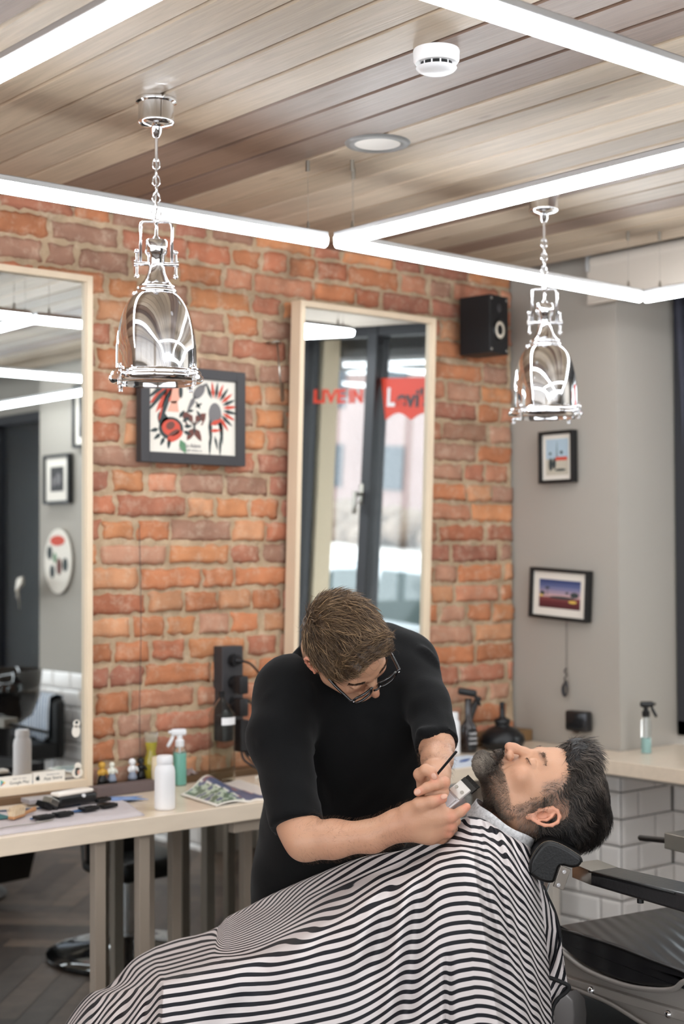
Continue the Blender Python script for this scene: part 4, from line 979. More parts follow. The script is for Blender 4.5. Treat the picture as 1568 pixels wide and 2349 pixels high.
# hair clipper
cl = thing('hair_clipper', 'black hair clipper with white lid and steel blade, lying on the towel', 'clipper', (2.17, 3.80, TT), (0, 0, .10))
MB().box((.03, 0, .020), (.135, .044, .032), None, .010, 3).build('body', M_blackpl, cl, local=True, auto=40)
MB().box((.022, 0, .040), (.125, .042, .012), rotm(0, -.02, 0), .0055, 3).build('lid', mat('ivory_lid', (236, 226, 214), .25), cl, local=True, auto=40)
MB().box((-.052, 0, .022), (.030, .042, .018), rotm(0, .5, 0), .002).build('blade', M_steel, cl, local=True)
gd = MB(); gd.box((-.062, 0, .012), (.044, .046, .004), rotm(0, .55, 0), .001)
for i in range(9): gd.box((-.074, -.020 + i * .005, .014), (.030, .0014, .014), rotm(0, .55, 0))
gd.build('guard_comb', M_blackpl, cl, local=True)
MB().cyl((.045, -.021, .030), (.045, -.027, .030), .005, n=14).build('switch', M_white, cl, local=True, auto=40)
def guard(loc, rz, label, m=None):
    t = thing('guard_comb', label, 'comb', loc, (0, 0, rz), 'clipper guards on the towel')
    b = MB(); b.box((0, 0, .004), (.050, .024, .003), None, .001); b.box((0, -.012, .008), (.050, .003, .010), None, .001); b.box((-.024, 0, .008), (.003, .024, .010), None, .001); b.box((.024, 0, .008), (.003, .024, .010), None, .001)
    b.build('clip', m or M_blackpl, t, local=True)
    b = MB()
    for i in range(10): b.box((-.022 + i * .0049, .016, .007), (.0015, .018, .009))
    b.build('teeth', m or M_blackpl, t, local=True)
    return t
guard((2.020, 3.652, TT), .12, 'black clipper guard nearest the left, on the blue comb')
guard((2.085, 3.662, TT), .12, 'black clipper guard, second from the left along the towel edge')
guard((2.185, 3.692, TT), .10, 'black clipper guard, third from the left along the towel edge')
guard((2.250, 3.700, TT), .10, 'black clipper guard at the right end of the row')
guard((2.290, 3.800, TT), .2, 'black clipper guard behind the clipper beside the blue plastic')
cb = thing('comb', 'long blue plastic comb lying under the clipper guards', 'comb', (2.09, 3.69, TT), (0, 0, .20))
b = MB(); b.box((0, .006, .003), (.20, .009, .004), None, .001)
for i in range(40): b.box((-.095 + i * .0048, -.004, .003), (.0016, .014, .0025))
b.build('teeth', mat('blue_comb', (66, 104, 150), .35), cb, local=True)
V = [(2.27, 3.84, .001), (2.38, 3.90, .004), (2.47, 3.86, .001), (2.42, 3.83, .006), (2.45, 3.80, .001), (2.36, 3.80, .008), (2.30, 3.79, .002)]
bg_ = np_mesh('blue_film', [(x, y, TT - .010 + z) for x, y, z in V] + [(2.36, 3.84, TT + .002)], [(0, 1, 7), (1, 2, 7), (2, 3, 7), (3, 4, 7), (4, 5, 7), (5, 6, 7), (6, 0, 7)], mat('blue_film', (122, 160, 214), .25), smooth=False, loc=(2.36, 3.84, TZ)); bg_.modifiers.new('t', 'SOLIDIFY').thickness = .001; tag(bg_, 'crumpled light blue plastic film beside the stone bar', 'film')
bx = MB().box((2.20, 3.955, TZ + .014), (.15, .06, .014), rotm(0, 0, -.05), .002).build('razor_case', mat('grey_case', (150, 144, 146), .3), None, loc=(2.2, 3.95, TZ)); tag(bx, 'flat grey case with dark base under the left mirror', 'case')
br = thing('wooden_brush', 'small wooden hand brush with pale bristles on the towel', 'brush', (1.98, 3.725, TT), (0, 0, .55))
MB().box((-.01, 0, .006), (.062, .022, .009), None, .004, 3).tube([(.015, 0, .007), (.05, 0, .009), (.085, 0, .011)], [.006, .0055, .007], 10).build('handle', mat('beech', (176, 126, 84), .5), br, local=True, auto=40)
b = MB()
for i in range(9):
    for j in range(4):
        x, y = -.037 + i * .0065, -.0075 + j * .005
        for k in range(3): b.tube([(x, y, .009), (x + rnd.uniform(-.005, .005), y + rnd.uniform(-.005, .005), .032 + rnd.uniform(-.002, .003))], [.0022, .0008], 4)
bb_ = b.build('bristles', mat('pale_bristle', (222, 200, 168), .9), br, local=True)
tz = MB().tube(curve([(1.82, 3.60, TT + .002), (1.90, 3.615, TT + .002), (1.97, 3.61, TT + .002), (2.03, 3.625, TT + .002), (1.98, 3.63, TT + .002)]), .0013, 6).build('hair_clip', M_steel, None, smooth=True, loc=(1.93, 3.61, TT)); tag(tz, 'thin steel hair clip on the near edge of the towel', 'clip')

# magazine
def magazine():
    t = thing('magazine', 'open curled magazine with green and navy pages on the left table', 'magazine', (2.68, 3.75, TZ))
    A = Vector((2.565, 3.800, TZ)); Bp = Vector((2.530, 3.560, TZ)); Cp = Vector((2.790, 3.585, TZ)); Dp = Vector((2.86, 3.90, TZ))
    V = []; F = []; C = []; n = 36
    r = random.Random(2)
    for j in range(n + 1):
        for i in range(n + 1):
            u, v = i / n, j / n
            p = (A * (1 - u) + Dp * u) * v + (Bp * (1 - u) + Cp * u) * (1 - v)
            z = .003 + .045 * math.exp(-((u - .45) / .22) ** 2) * (v ** .8) + .006 * math.sin(u * 8)
            V.append((p.x, p.y, TZ + .002 + z))
            edge = min(u, 1 - u, v, 1 - v)
            if edge < .035: c = (232, 226, 216)
            elif .46 < u + .15 * v < .80: c = (84, 94, 122) if noise.noise(Vector((u * 6, v * 6, 0))) < .25 else (140, 100, 100)
            elif u + .15 * v <= .44:
                q = noise.noise(Vector((u * 9, v * 9, 3))); c = (96, 116, 96) if q > .05 else ((176, 190, 170) if q > -.2 else (96, 104, 128))
            elif u + .15 * v < .46: c = (230, 226, 216)
            else: c = (216, 208, 200)
            C.append(s2l(c))
    for j in range(n):
        for i in range(n): a = j * (n + 1) + i; F.append((a, a + 1, a + n + 2, a + n + 1))
    o = np_mesh('open_page', V, F, mat('printed_page', rough=.35, attr='col'), t, cols=C); o.modifiers.new('t', 'SOLIDIFY').thickness = .0015
    b = MB(); b.prism([(p.x, p.y) for p in (Bp + Vector((.006, .006, 0)), Cp, Dp - Vector((.02, .02, 0)), A + Vector((.01, -.01, 0)))], .0022, Matrix.Translation((0, 0, TZ + .0004))); b.build('page_block', M_paper, t)
    text_obj('page_text', 'PHOTOGRAPHY', .018, M_paper, frame_m((2.745, 3.70, TZ + .0245), Vector((.35, .9, .02)), Vector((-.9, .3, .2))), t, .0003) if False else None
    return t
magazine()
def crumple(name, label, c, sx, sy, sz, m, seed, cat='paper'):
    V = []; F = []; n = 12
    for j in range(n + 1):
        for i in range(n + 1):
            u, v = i / n - .5, j / n - .5
            q = noise.noise(Vector((u * 4 + seed, v * 4, seed))) + .5 * noise.noise(Vector((u * 9, v * 9 + seed, 0)))
            V.append((c[0] + u * sx, c[1] + v * sy, c[2] + max(.0012, sz * (.55 + q) * (1 - 2.2 * max(abs(u), abs(v)) ** 2))))
    for j in range(n):
        for i in range(n): a = j * (n + 1) + i; F.append((a, a + 1, a + n + 2, a + n + 1))
    o = np_mesh(name, V, F, m, smooth=False, loc=c); tag(o, label, cat); o.modifiers.new('t', 'SOLIDIFY').thickness = .0008; return o
crumple('crumpled_tissue', 'crumpled pale paper heap between the jug and the barber', (3.02, 3.88, TZ), .15, .10, .050, M_paper, 3)
crumple('crumpled_wrapper', 'small crumpled clear wrapper on the ledge left of the jug', (2.76, 4.055, TZ + .018), .06, .05, .030, mat('wrapper_film', (200, 180, 176), .1, trans=.4), 8, 'wrapper')

# stickers on the lower edge of the left mirror
def sticker_badge(x, z, w, h, label, small, big, icon):
    t = thing('sticker', label, 'sticker', (x, 4.058, z), group='badges on the left mirror')
    M = frame_m((x, 4.0625, z), (1, 0, 0), (0, 0, 1))
    MB().prism([(-w / 2, -h / 2), (w / 2, -h / 2), (w / 2, h / 2), (-w / 2, h / 2)], .0008, M).build('backing', M_paper, t)
    D = M @ Matrix.Translation((0, 0, .0010))
    text_obj('small_print', small, h * .17, MI_grey, D @ Matrix.Translation((w * .12, h * .22, 0)), t, .0002, width=w * .40)
    text_obj('print', big, h * .36, MI_gr, D @ Matrix.Translation((w * .12, -h * .10, 0)), t, .0002, width=w * .58)
    icon(t, D @ Matrix.Translation((-w * .36, 0, 0)), h)
def ic_play(t, M, h):
    k = h * .24
    flat([[(-k, k * 1.1), (-k, -k * 1.1), (-k * .1, 0)]], M, 'icon_panel', mat('icon_teal', (70, 160, 176), .5), t)
    flat([[(-k, k * 1.1), (-k * .1, 0), (k * .4, k * .3)]], M, 'icon_panel', mat('icon_green', (120, 180, 120), .5), t)
    flat([[(-k, -k * 1.1), (k * .4, -k * .3), (-k * .1, 0)]], M, 'icon_panel', mat('icon_red', (214, 96, 84), .5), t)
    flat([[(-k * .1, 0), (k * .4, -k * .3), (k, 0), (k * .4, k * .3)]], M, 'icon_panel', mat('icon_yellow', (230, 190, 80), .5), t)
def ic_fruit(t, M, h):
    k = h * .24
    b = MB(); b.prism(disc(-k * .28, -k * .05, k * .55, k * .75), .0004, M); b.prism(disc(k * .28, -k * .05, k * .52, k * .75), .0004, M); b.prism(leaf(0, k * .75, k * .55, k * .14, .9), .0004, M); b.build('icon', MI_gr, t)
    MB().prism(disc(k * .85, k * .12, k * .30, k * .34), .0005, M @ Matrix.Translation((0, 0, .0003))).build('icon_bite', M_paper, t)
sticker_badge(2.148, .8235, .112, .036, 'white sticker with a coloured triangle at the lower left of the left mirror', 'GET IT ON', 'Google Play', ic_play)
sticker_badge(2.262, .8255, .108, .036, 'white sticker with a dark fruit icon, right of the coloured one', 'Download on the', 'App Store', ic_fruit)
s3 = thing('sticker', 'small rounded sticker with a tiny dark and orange figure in the mirror corner', 'sticker', (2.362, 4.06, .83))
Mq = frame_m((2.360, 4.0625, .835), (1, 0, 0), (0, 0, 1))
flat([disc(0, -.006, .019, .016, 24), disc(.002, .014, .012, .012, 20)], Mq, 'backing', M_paper, s3, .0008)
flat([disc(-.003, -.004, .006, .011)], Mq @ Matrix.Translation((0, 0, .001)), 'figure', MI_gr, s3); flat([disc(.003, -.004, .004, .007)], Mq @ Matrix.Translation((0, 0, .0015)), 'figure_front', MI_pk, s3)
s4 = thing('sticker', 'small white cut-out figure sticker higher on the right side of the left mirror', 'sticker', (2.355, 4.06, .96))
Mq = frame_m((2.357, 4.0625, .965), (1, 0, 0), (0, 0, 1))
flat([disc(0, .016, .012, .012, 20), disc(-.002, -.008, .014, .018, 20)], Mq, 'backing', M_paper, s4, .0008)
flat([disc(0, .020, .006, .005)], Mq @ Matrix.Translation((0, 0, .001)), 'figure', MI_gr, s4)
# ---------------------------------------------------------------- smooth solids for bodies: signed distance fields turned into meshes
def nv(p): return np.array(tuple(p), dtype=np.float32)
class Field:
    def __init__(s, lo, hi, h):
        s.h = h; s.lo = np.array(lo, np.float32); n = np.ceil((np.array(hi) - s.lo) / h).astype(int) + 1; s.n = n
        s.D = np.full(tuple(n), 1.0, np.float32)
        s.ax = [s.lo[i] + h * np.arange(n[i], dtype=np.float32) for i in range(3)]
    def _sub(s, lo, hi, pad):
        a = np.maximum(0, np.floor((np.array(lo) - pad - s.lo) / s.h).astype(int)); b = np.minimum(s.n, np.ceil((np.array(hi) + pad - s.lo) / s.h).astype(int) + 1)
        if np.any(b <= a): return None
        sl = tuple(slice(a[i], b[i]) for i in range(3))
        return sl, s.ax[0][sl[0]][:, None, None], s.ax[1][sl[1]][None, :, None], s.ax[2][sl[2]][None, None, :]
    def comb(s, sl, d, k, op):
        o = s.D[sl]
        if op == 'u':
            if k <= 0: s.D[sl] = np.minimum(o, d)
            else:
                hh = np.clip(.5 + .5 * (o - d) / k, 0, 1); s.D[sl] = o * (1 - hh) + d * hh - k * hh * (1 - hh)
        else:
            d = -d
            if k <= 0: s.D[sl] = np.maximum(o, d)
            else:
                hh = np.clip(.5 - .5 * (o - d) / k, 0, 1); s.D[sl] = o * (1 - hh) + d * hh + k * hh * (1 - hh)
    def ell(s, c, r, R=None, k=.01, op='u'):
        c = nv(c); r = np.array(r, np.float32); m = float(max(r)); q = s._sub(c - m, c + m, max(k, .01) * 1.5 + s.h * 2)
        if q is None: return s
        sl, x, y, z = q; x = x - c[0]; y = y - c[1]; z = z - c[2]
        if R is not None:
            R = np.array(R, np.float32)   # columns: axes
            X = x * R[0, 0] + y * R[1, 0] + z * R[2, 0]; Y = x * R[0, 1] + y * R[1, 1] + z * R[2, 1]; Z = x * R[0, 2] + y * R[1, 2] + z * R[2, 2]
        else: X, Y, Z = x, y, z
        k0 = np.sqrt((X / r[0]) ** 2 + (Y / r[1]) ** 2 + (Z / r[2]) ** 2); k1 = np.sqrt((X / r[0] ** 2) ** 2 + (Y / r[1] ** 2) ** 2 + (Z / r[2] ** 2) ** 2)
        s.comb(sl, k0 * (k0 - 1) / np.maximum(k1, 1e-6), k, op); return s
    def cone(s, a, b, r0, r1=None, k=.01, op='u', flat=None):
        a = nv(a); b = nv(b); r1 = r0 if r1 is None else r1; m = max(r0, r1)
        q = s._sub(np.minimum(a, b) - m, np.maximum(a, b) + m, max(k, .01) * 1.5 + s.h * 2)
        if q is None: return s
        sl, x, y, z = q; d = b - a; L2 = float(d @ d) + 1e-12
        t = np.clip(((x - a[0]) * d[0] + (y - a[1]) * d[1] + (z - a[2]) * d[2]) / L2, 0, 1)
        dist = np.sqrt((x - a[0] - t * d[0]) ** 2 + (y - a[1] - t * d[1]) ** 2 + (z - a[2] - t * d[2]) ** 2) - (r0 + (r1 - r0) * t)
        if flat is not None:  # flat cut: (point, outward normal)
            p, n = nv(flat[0]), nv(flat[1]); pl = (x - p[0]) * n[0] + (y - p[1]) * n[1] + (z - p[2]) * n[2]
            dist = np.maximum(dist, pl)
        s.comb(sl, dist, k, op); return s
    def chain(s, pts, rad, k=.006, op='u', kk=None):
        for i in range(len(pts) - 1): s.cone(pts[i], pts[i + 1], rad[i], rad[i + 1], k if i == 0 or kk is None else kk, op)
        return s
    def noise(s, amp, scale, seed=0):
        pass
    def mesh(s):
        """surface nets"""
        D = s.D; n = D.shape; S = D < 0
        c = np.zeros((n[0] - 1, n[1] - 1, n[2] - 1), np.uint8)
        for dx in (0, 1):
            for dy in (0, 1):
                for dz in (0, 1): c += S[dx:n[0] - 1 + dx, dy:n[1] - 1 + dy, dz:n[2] - 1 + dz]
        I = np.argwhere((c > 0) & (c < 8)); m = len(I); idx = -np.ones(c.shape, np.int64); idx[I[:, 0], I[:, 1], I[:, 2]] = np.arange(m)
        P = np.zeros((m, 3), np.float32); W = np.zeros(m, np.float32)
        corners = [(a, b, c_) for a in (0, 1) for b in (0, 1) for c_ in (0, 1)]
        for p in corners:
            for ax in range(3):
                if p[ax] == 1: continue
                q = list(p); q[ax] = 1
                d0 = D[I[:, 0] + p[0], I[:, 1] + p[1], I[:, 2] + p[2]]; d1 = D[I[:, 0] + q[0], I[:, 1] + q[1], I[:, 2] + q[2]]
                cr = (d0 < 0) != (d1 < 0); t = np.where(cr, d0 / np.where(cr, d0 - d1, 1), 0)
                pos = np.tile(np.array(p, np.float32), (m, 1)); pos[:, ax] += t
                P += pos * cr[:, None]; W += cr
        V = s.lo + s.h * (I + P / np.maximum(W, 1)[:, None])
        F = []
        for ax in range(3):
            a1, a2 = [(1, 2), (2, 0), (0, 1)][ax]
            sl0 = [slice(None)] * 3; sl1 = [slice(None)] * 3; sl0[ax] = slice(0, n[ax] - 1); sl1[ax] = slice(1, n[ax])
            A = S[tuple(sl0)]; B = S[tuple(sl1)]; E = np.argwhere(A != B); E = E[(E[:, a1] > 0) & (E[:, a2] > 0) & (E[:, a1] < n[a1] - 1) & (E[:, a2] < n[a2] - 1)]
            sg = A[E[:, 0], E[:, 1], E[:, 2]]
            def g(o1, o2):
                J = E.copy(); J[:, a1] -= o1; J[:, a2] -= o2; return idx[J[:, 0], J[:, 1], J[:, 2]]
            q = np.stack([g(0, 0), g(1, 0), g(1, 1), g(0, 1)], 1); q[~sg] = q[~sg][:, ::-1]; F.append(q)
        F = np.concatenate(F); F = F[(F >= 0).all(1)]
        return V.astype(np.float64), F

def vnormals(V, F):
    a = V[F[:, 0]]; b = V[F[:, 1]]; c = V[F[:, 2]]; d = V[F[:, 3]]
    n = np.cross(c - a, d - b); N = np.zeros_like(V)
    for i in range(4): np.add.at(N, F[:, i], n)
    return N / np.maximum(np.linalg.norm(N, axis=1, keepdims=True), 1e-12)

def smooth_mesh(V, F, it=2, lam=.5):
    E = np.concatenate([F[:, [0, 1]], F[:, [1, 2]], F[:, [2, 3]], F[:, [3, 0]]]); 
    for _ in range(it):
        for l in (lam, -lam * .9):
            S = np.zeros_like(V); C = np.zeros(len(V)); np.add.at(S, E[:, 0], V[E[:, 1]]); np.add.at(C, E[:, 0], 1); np.add.at(S, E[:, 1], V[E[:, 0]]); np.add.at(C, E[:, 1], 1)
            V = V + l * (S / np.maximum(C, 1)[:, None] - V)
    return V

def pnoise(P, scale, seed=0.0):
    """cheap smooth value noise for numpy point sets"""
    r = np.random.RandomState(int(seed * 17) + 5); out = np.zeros(len(P))
    for k in range(7):
        d = r.normal(size=3); d /= np.linalg.norm(d); ph = r.uniform(0, 6.28); out += np.sin((P @ d) * scale * (0.6 + .23 * k) + ph) / 7 * 1.6
    return out

class Basis:
    """local head frame: x = person's left, y = back of head, z = crown"""
    def __init__(s, F, U, tip, tip_local, scale=1.0):
        F = Vector(F).normalized(); U = (Vector(U) - F * Vector(U).dot(F)).normalized(); L = (-F).cross(U).normalized()
        s.R = np.array([[L.x, -F.x, U.x], [L.y, -F.y, U.y], [L.z, -F.z, U.z]]); s.s = scale
        s.o = np.array(tuple(tip)) - s.R @ (np.array(tip_local) * scale)
    def __call__(s, p): return s.o + s.R @ (np.array(p) * s.s)
    def pts(s, P): return (np.asarray(P) * s.s) @ s.R.T + s.o
    def inv(s, W): return ((np.asarray(W) - s.o) @ s.R) / s.s
    def vec(s, P): return np.asarray(P) @ s.R.T

def head_mesh(neck_to, neck_r, h=.0024, ears=(1, -1), jaw=1.0, lids=True, mouth=0.0):
    """head modelled in its own local frame; neck_to: local point where the neck ends"""
    f = Field((-.105, -.15, min(-.15, neck_to[2] - .05)), (.105, max(.135, neck_to[1] + neck_r + .03), .135), h)
    f.ell((0, .014, .033), (.075, .096, .082), k=0)
    f.ell((0, -.034, .036), (.062, .058, .060), k=.03)
    f.ell((0, -.036, -.030), (.056, .054, .074), k=.03)
    f.ell((0, -.046, -.076), (.043 * jaw, .041, .036), k=.03)
    for s in (1, -1):
        f.cone((s * .056, .006, -.045), (s * .049 * jaw, -.012, -.078), .017, .015, .03); f.cone((s * .049 * jaw, -.012, -.078), (s * .018, -.080, -.101), .015, .014, .028)
        f.ell((s * .041, -.069, -.027), (.021, .018, .017), k=.022)
        f.cone((s * .012, -.088, .021), (s * .038, -.080, .026), .009, .008, .016)
        f.ell((s * .031, -.104, .002), (.018, .014, .013), k=.014, op='s')
        f.ell((s * .031, -.0815, .001), (.0155, .0135, .0115), k=.004)
        f.cone((s * .044, -.079, -.001), (s * .018, -.088, -.003), .0022, .0022, .003)         # lid line
        f.ell((s * .030, -.0955, .003), (.011, .002, .0009), k=.0015, op='s')
    f.ell((0, -.080, -.101), (.022, .018, .015), k=.022)
    # nose
    f.chain([(0, -.089, .016), (0, -.101, -.006), (0, -.113, -.024), (0, -.1185, -.034)], [.0075, .0078, .0085, .0098], k=.010)
    for s in (1, -1):
        f.ell((s * .0125, -.104, -.0375), (.0075, .011, .0078), k=.006); f.ell((s * .0065, -.1135, -.0445), (.0038, .006, .0042), k=.002, op='s')
        f.cone((s * .018, -.094, -.036), (s * .026, -.085, -.062), .0013, .0010, .008, op='s')
    f.cone((0, -.098, -.046), (0, -.100, -.056), .006, .006, .010)
    # lips
    f.cone((-.020, -.090, -.066), (0, -.1015, -.0615), .0035, .0058, .005); f.cone((.020, -.090, -.066), (0, -.1015, -.0615), .0035, .0058, .005)
    f.cone((-.017, -.091, -.0705), (0, -.0995, -.0735), .0045, .0070, .005); f.cone((.017, -.091, -.0705), (0, -.0995, -.0735), .0045, .0070, .005)
    f.cone((-.023, -.095, -.0675), (0, -.1085, -.0672), .0012, .0016, .0025, op='s'); f.cone((.023, -.095, -.0675), (0, -.1085, -.0672), .0012, .0016, .0025, op='s')
    f.ell((0, -.101, -.083), (.014, .006, .004), k=.008, op='s')
    # ears
    for s in ears:
        ex = s * .0765
        A = np.array([[math.cos(s * .42), -math.sin(s * .42), 0], [math.sin(s * .42), math.cos(s * .42), 0], [0, 0, 1.]])
        def E(u, v, w=0.0):    # u: back, v: up, w: outward; ear flares out towards the back
            return (ex + s * (.002 + u * .38 + w), .004 + u, -.006 + v)
        f.ell(E(.006, .003), (.0065, .019, .026), A, k=.006)
        rim = [(-.008, .010), (-.006, .022), (.002, .030), (.013, .031), (.022, .024), (.025, .012), (.022, -.002), (.015, -.013), (.007, -.021)]
        f.chain([E(u, v, .007) for u, v in rim], [.0030, .0033, .0036, .0038, .0038, .0036, .0034, .0034, .0042], k=.0035)
        f.ell(E(.001, -.026, .005), (.0045, .008, .0095), A, k=.005)
        f.chain([E(.004, .024, .006), E(.010, .015, .0075), E(.013, .004, .0075), E(.009, -.008, .007), E(.002, -.014, .006)], [.002, .0028, .0032, .003, .0024], k=.003)
        f.ell(E(.003, -.001, .0085), (.006, .0085, .0115), A, k=.003, op='s')
        f.ell(E(.013, .020, .0105), (.003, .0065, .0055), A, k=.0025, op='s')
        f.ell(E(-.008, -.003, .0065), (.0035, .0042, .0055), A, k=.003)
    # neck
    f.cone((0, .028, -.050), neck_to, neck_r * .96, neck_r, .028)
    f.cone((0, -.028, -.100), (neck_to[0], neck_to[1] - neck_r * .75, neck_to[2]), .016, .018, .03)
    V, F = f.mesh(); return smooth_mesh(V, F, 1), F

def strands(roots, normals, flow, length, r0, cols, seg=7, lift=.004, curl=.0, seed=1, drop=None, tip=.15):
    """tapered three-sided hairs; flow(P)->direction field; returns V,F,C"""
    rs = np.random.RandomState(seed); n = len(roots); P = roots.copy(); L = length if np.ndim(length) else np.full(n, length)
    pts = [P - normals * .002]; N = normals.copy(); wob = rs.normal(size=(n, 3)) * curl
    for k in range(seg):
        d = flow(P, N, k / seg) + wob * (1 + .5 * k)
        d = d - N * (np.sum(d * N, 1, keepdims=True)) * (1 if k > 0 else .6); d /= np.maximum(np.linalg.norm(d, axis=1, keepdims=True), 1e-9)
        up = lift * math.cos(min(1, k / seg * 1.3) * PI * .5) * 1.3 - (lift * .25 if k > seg * .6 else 0)
        P = P + d * (L / seg)[:, None] + N * (up / seg * 2.2)
        if drop is not None: P, N = drop(P, N)
        pts.append(P.copy())
    pts = np.stack(pts, 1); m = seg + 1                               # n, m, 3
    T = np.gradient(pts, axis=1); T /= np.maximum(np.linalg.norm(T, axis=2, keepdims=True), 1e-9)
    s1 = np.cross(T, normals[:, None, :]); s1 /= np.maximum(np.linalg.norm(s1, axis=2, keepdims=True), 1e-9); s2 = np.cross(T, s1)
    taper = np.array([1 - (1 - tip) * max(0, (k / seg - .35) / .65) for k in range(m)])
    rad = (r0 if np.ndim(r0) else np.full(n, r0))[:, None] * taper[None, :]
    V = np.stack([pts + s1 * rad[..., None], pts + (-.5 * s1 + .866 * s2) * rad[..., None], pts + (-.5 * s1 - .866 * s2) * rad[..., None]], 2).reshape(-1, 3)
    base = (np.arange(n) * m * 3)[:, None, None]; kk = (np.arange(seg) * 3)[None, :, None]; t = np.arange(3)[None, None, :]; t2 = (t + 1) % 3
    F = np.stack([base + kk + t, base + kk + t2, base + kk + 3 + t2, base + kk + 3 + t], -1).reshape(-1, 4)
    C = np.repeat(cols, m * 3, axis=0)
    return V, F, C

def join(parts):
    V = []; F = []; C = []; o = 0
    for v, f, c in parts: V.append(v); F.append(f + o); C.append(c); o += len(v)
    return np.concatenate(V), np.concatenate(F), np.concatenate(C)
def mixc(a, b, t): t = np.clip(t, 0, 1)[:, None]; return a * (1 - t) + b * t
def lin(c): return np.array(s2l(c))
def sstep(x, a, b): t = np.clip((x - a) / (b - a), 0, 1); return t * t * (3 - 2 * t)

M_skin = mat('skin', rough=.42, attr='col', sss=.12, bump=(260, .12, 3), spec=.4)
M_hair = mat('hair', rough=.38, attr='col', spec=.35)
M_shirt = mat('black_cotton', (11, 11, 12), .85, bump=(300, .1), sheen=.06, spec=.15)
# ================================================================ the barber
def dirv(r, u, f): return CR * r + CU * u + CF * f
BH = Basis(dirv(.58, -.75, -.33), dirv(.08, .42, -.90), at(866, 1600, 3.15), (0, -.128, -.036), .925)
barber = thing('person', 'barber in a black t-shirt and dark glasses bending over the client with clipper and comb', 'person', (at(720, 2200, 3.5).x, at(720, 2200, 3.5).y, 0))
skinA = lin((190, 146, 118)); skinR = lin((176, 112, 90)); skinD = lin((180, 136, 110))
def skin_cols(Vl, stub=None):
    n = len(Vl); C = np.tile(skinA, (n, 1)); x, y, z = Vl[:, 0], Vl[:, 1], Vl[:, 2]
    ear = sstep(np.abs(x), .070, .080) * (np.abs(y - .01) < .045); C = mixc(C, lin((222, 146, 122)), ear * .7)
    nose = np.exp(-((x / .016) ** 2 + ((y + .115) / .02) ** 2 + ((z + .036) / .018) ** 2)); C = mixc(C, skinR, nose * .6)
    ch = np.exp(-(((np.abs(x) - .042) / .02) ** 2 + ((y + .07) / .03) ** 2 + ((z + .03) / .02) ** 2)); C = mixc(C, skinR, ch * .35)
    lip = np.exp(-((x / .018) ** 4 + ((z + .0675) / .0095) ** 4)) * (y < -.085); C = mixc(C, lin((196, 122, 108)), lip * .85)
    br = np.exp(-(((np.abs(x) - .030) / .016) ** 4 + ((z - .0225 - .04 * (np.abs(x) - .03)) / .0042) ** 4)) * (y < -.06); C = mixc(C, lin((92, 66, 48)), br * .8)
    return C
hv, hf = head_mesh((0, .075, -.150), .056, .0024)
hc = skin_cols(hv)
hc = mixc(hc, lin((120, 92, 74)), sstep(hv[:, 2] + hv[:, 1] * .3, .064, .080) * .9)       # scalp under the hair
hw_ = BH.pts(hv)
# forearms and hands, laid out in space
R_EL = at(700, 1930, 3.03); R_WR = at(918, 1889, 2.965)
def hand_right():
    lo = np.min([nv(R_EL), nv(at(1090, 1800, 2.85))], 0) ; pts = [at(640, 1980, 3.1), at(1095, 1980, 3.1), at(1095, 1790, 2.86), at(640, 1790, 2.86), at(640, 1980, 2.86), at(1095, 1790, 3.1), at(640, 1790, 3.12)]
    A = np.array([tuple(p) for p in pts]); f = Field(A.min(0) - .02, A.max(0) + .02, .0026)
    f.chain([at(668, 1860, 3.10), at(684, 1895, 3.06), R_EL], [.036, .038, .035], k=.0, kk=.03)
    f.chain([R_EL, at(763, 1925, 3.01), at(854, 1918, 2.985), at(895, 1900, 2.972), R_WR], [.034, .0365, .0300, .0270, .0262], k=.03, kk=.02)
    # palm and back of the hand
    f.chain([R_WR, at(950, 1882, 2.955), at(990, 1868, 2.945), at(1015, 1866, 2.942)], [.0270, .030, .029, .0215], k=.02, kk=.02)
    f.chain([at(935, 1902, 2.962), at(985, 1905, 2.955), at(1010, 1900, 2.955)], [.021, .024, .020], k=.02)
    # thumb over the clipper
    f.chain([at(938, 1862, 2.945), at(962, 1845, 2.925), at(990, 1839, 2.915), at(1014, 1832, 2.918)], [.0175, .0140, .0112, .0098], k=.014, kk=.006)
    # index finger along the clipper
    f.chain([at(1008, 1872, 2.935), at(1036, 1873, 2.925), at(1056, 1862, 2.922), at(1070, 1851, 2.925)], [.0140, .0112, .0096, .0082], k=.010, kk=.005)
    # middle, ring and little finger curled under
    f.chain([at(1005, 1888, 2.945), at(1034, 1893, 2.938), at(1044, 1884, 2.955), at(1040, 1872, 2.972)], [.0135, .0112, .0098, .0085], k=.009, kk=.005)
    f.chain([at(998, 1902, 2.952), at(1028, 1909, 2.948), at(1038, 1900, 2.966), at(1032, 1886, 2.982)], [.0130, .0108, .0094, .0082], k=.008, kk=.005)
    f.chain([at(988, 1915, 2.960), at(1014, 1924, 2.958), at(1025, 1917, 2.974), at(1022, 1902, 2.99)], [.0120, .0098, .0086, .0076], k=.008, kk=.005)
    V, F = f.mesh(); return smooth_mesh(V, F, 1), F
L_WR = at(1000, 1772, 3.02)
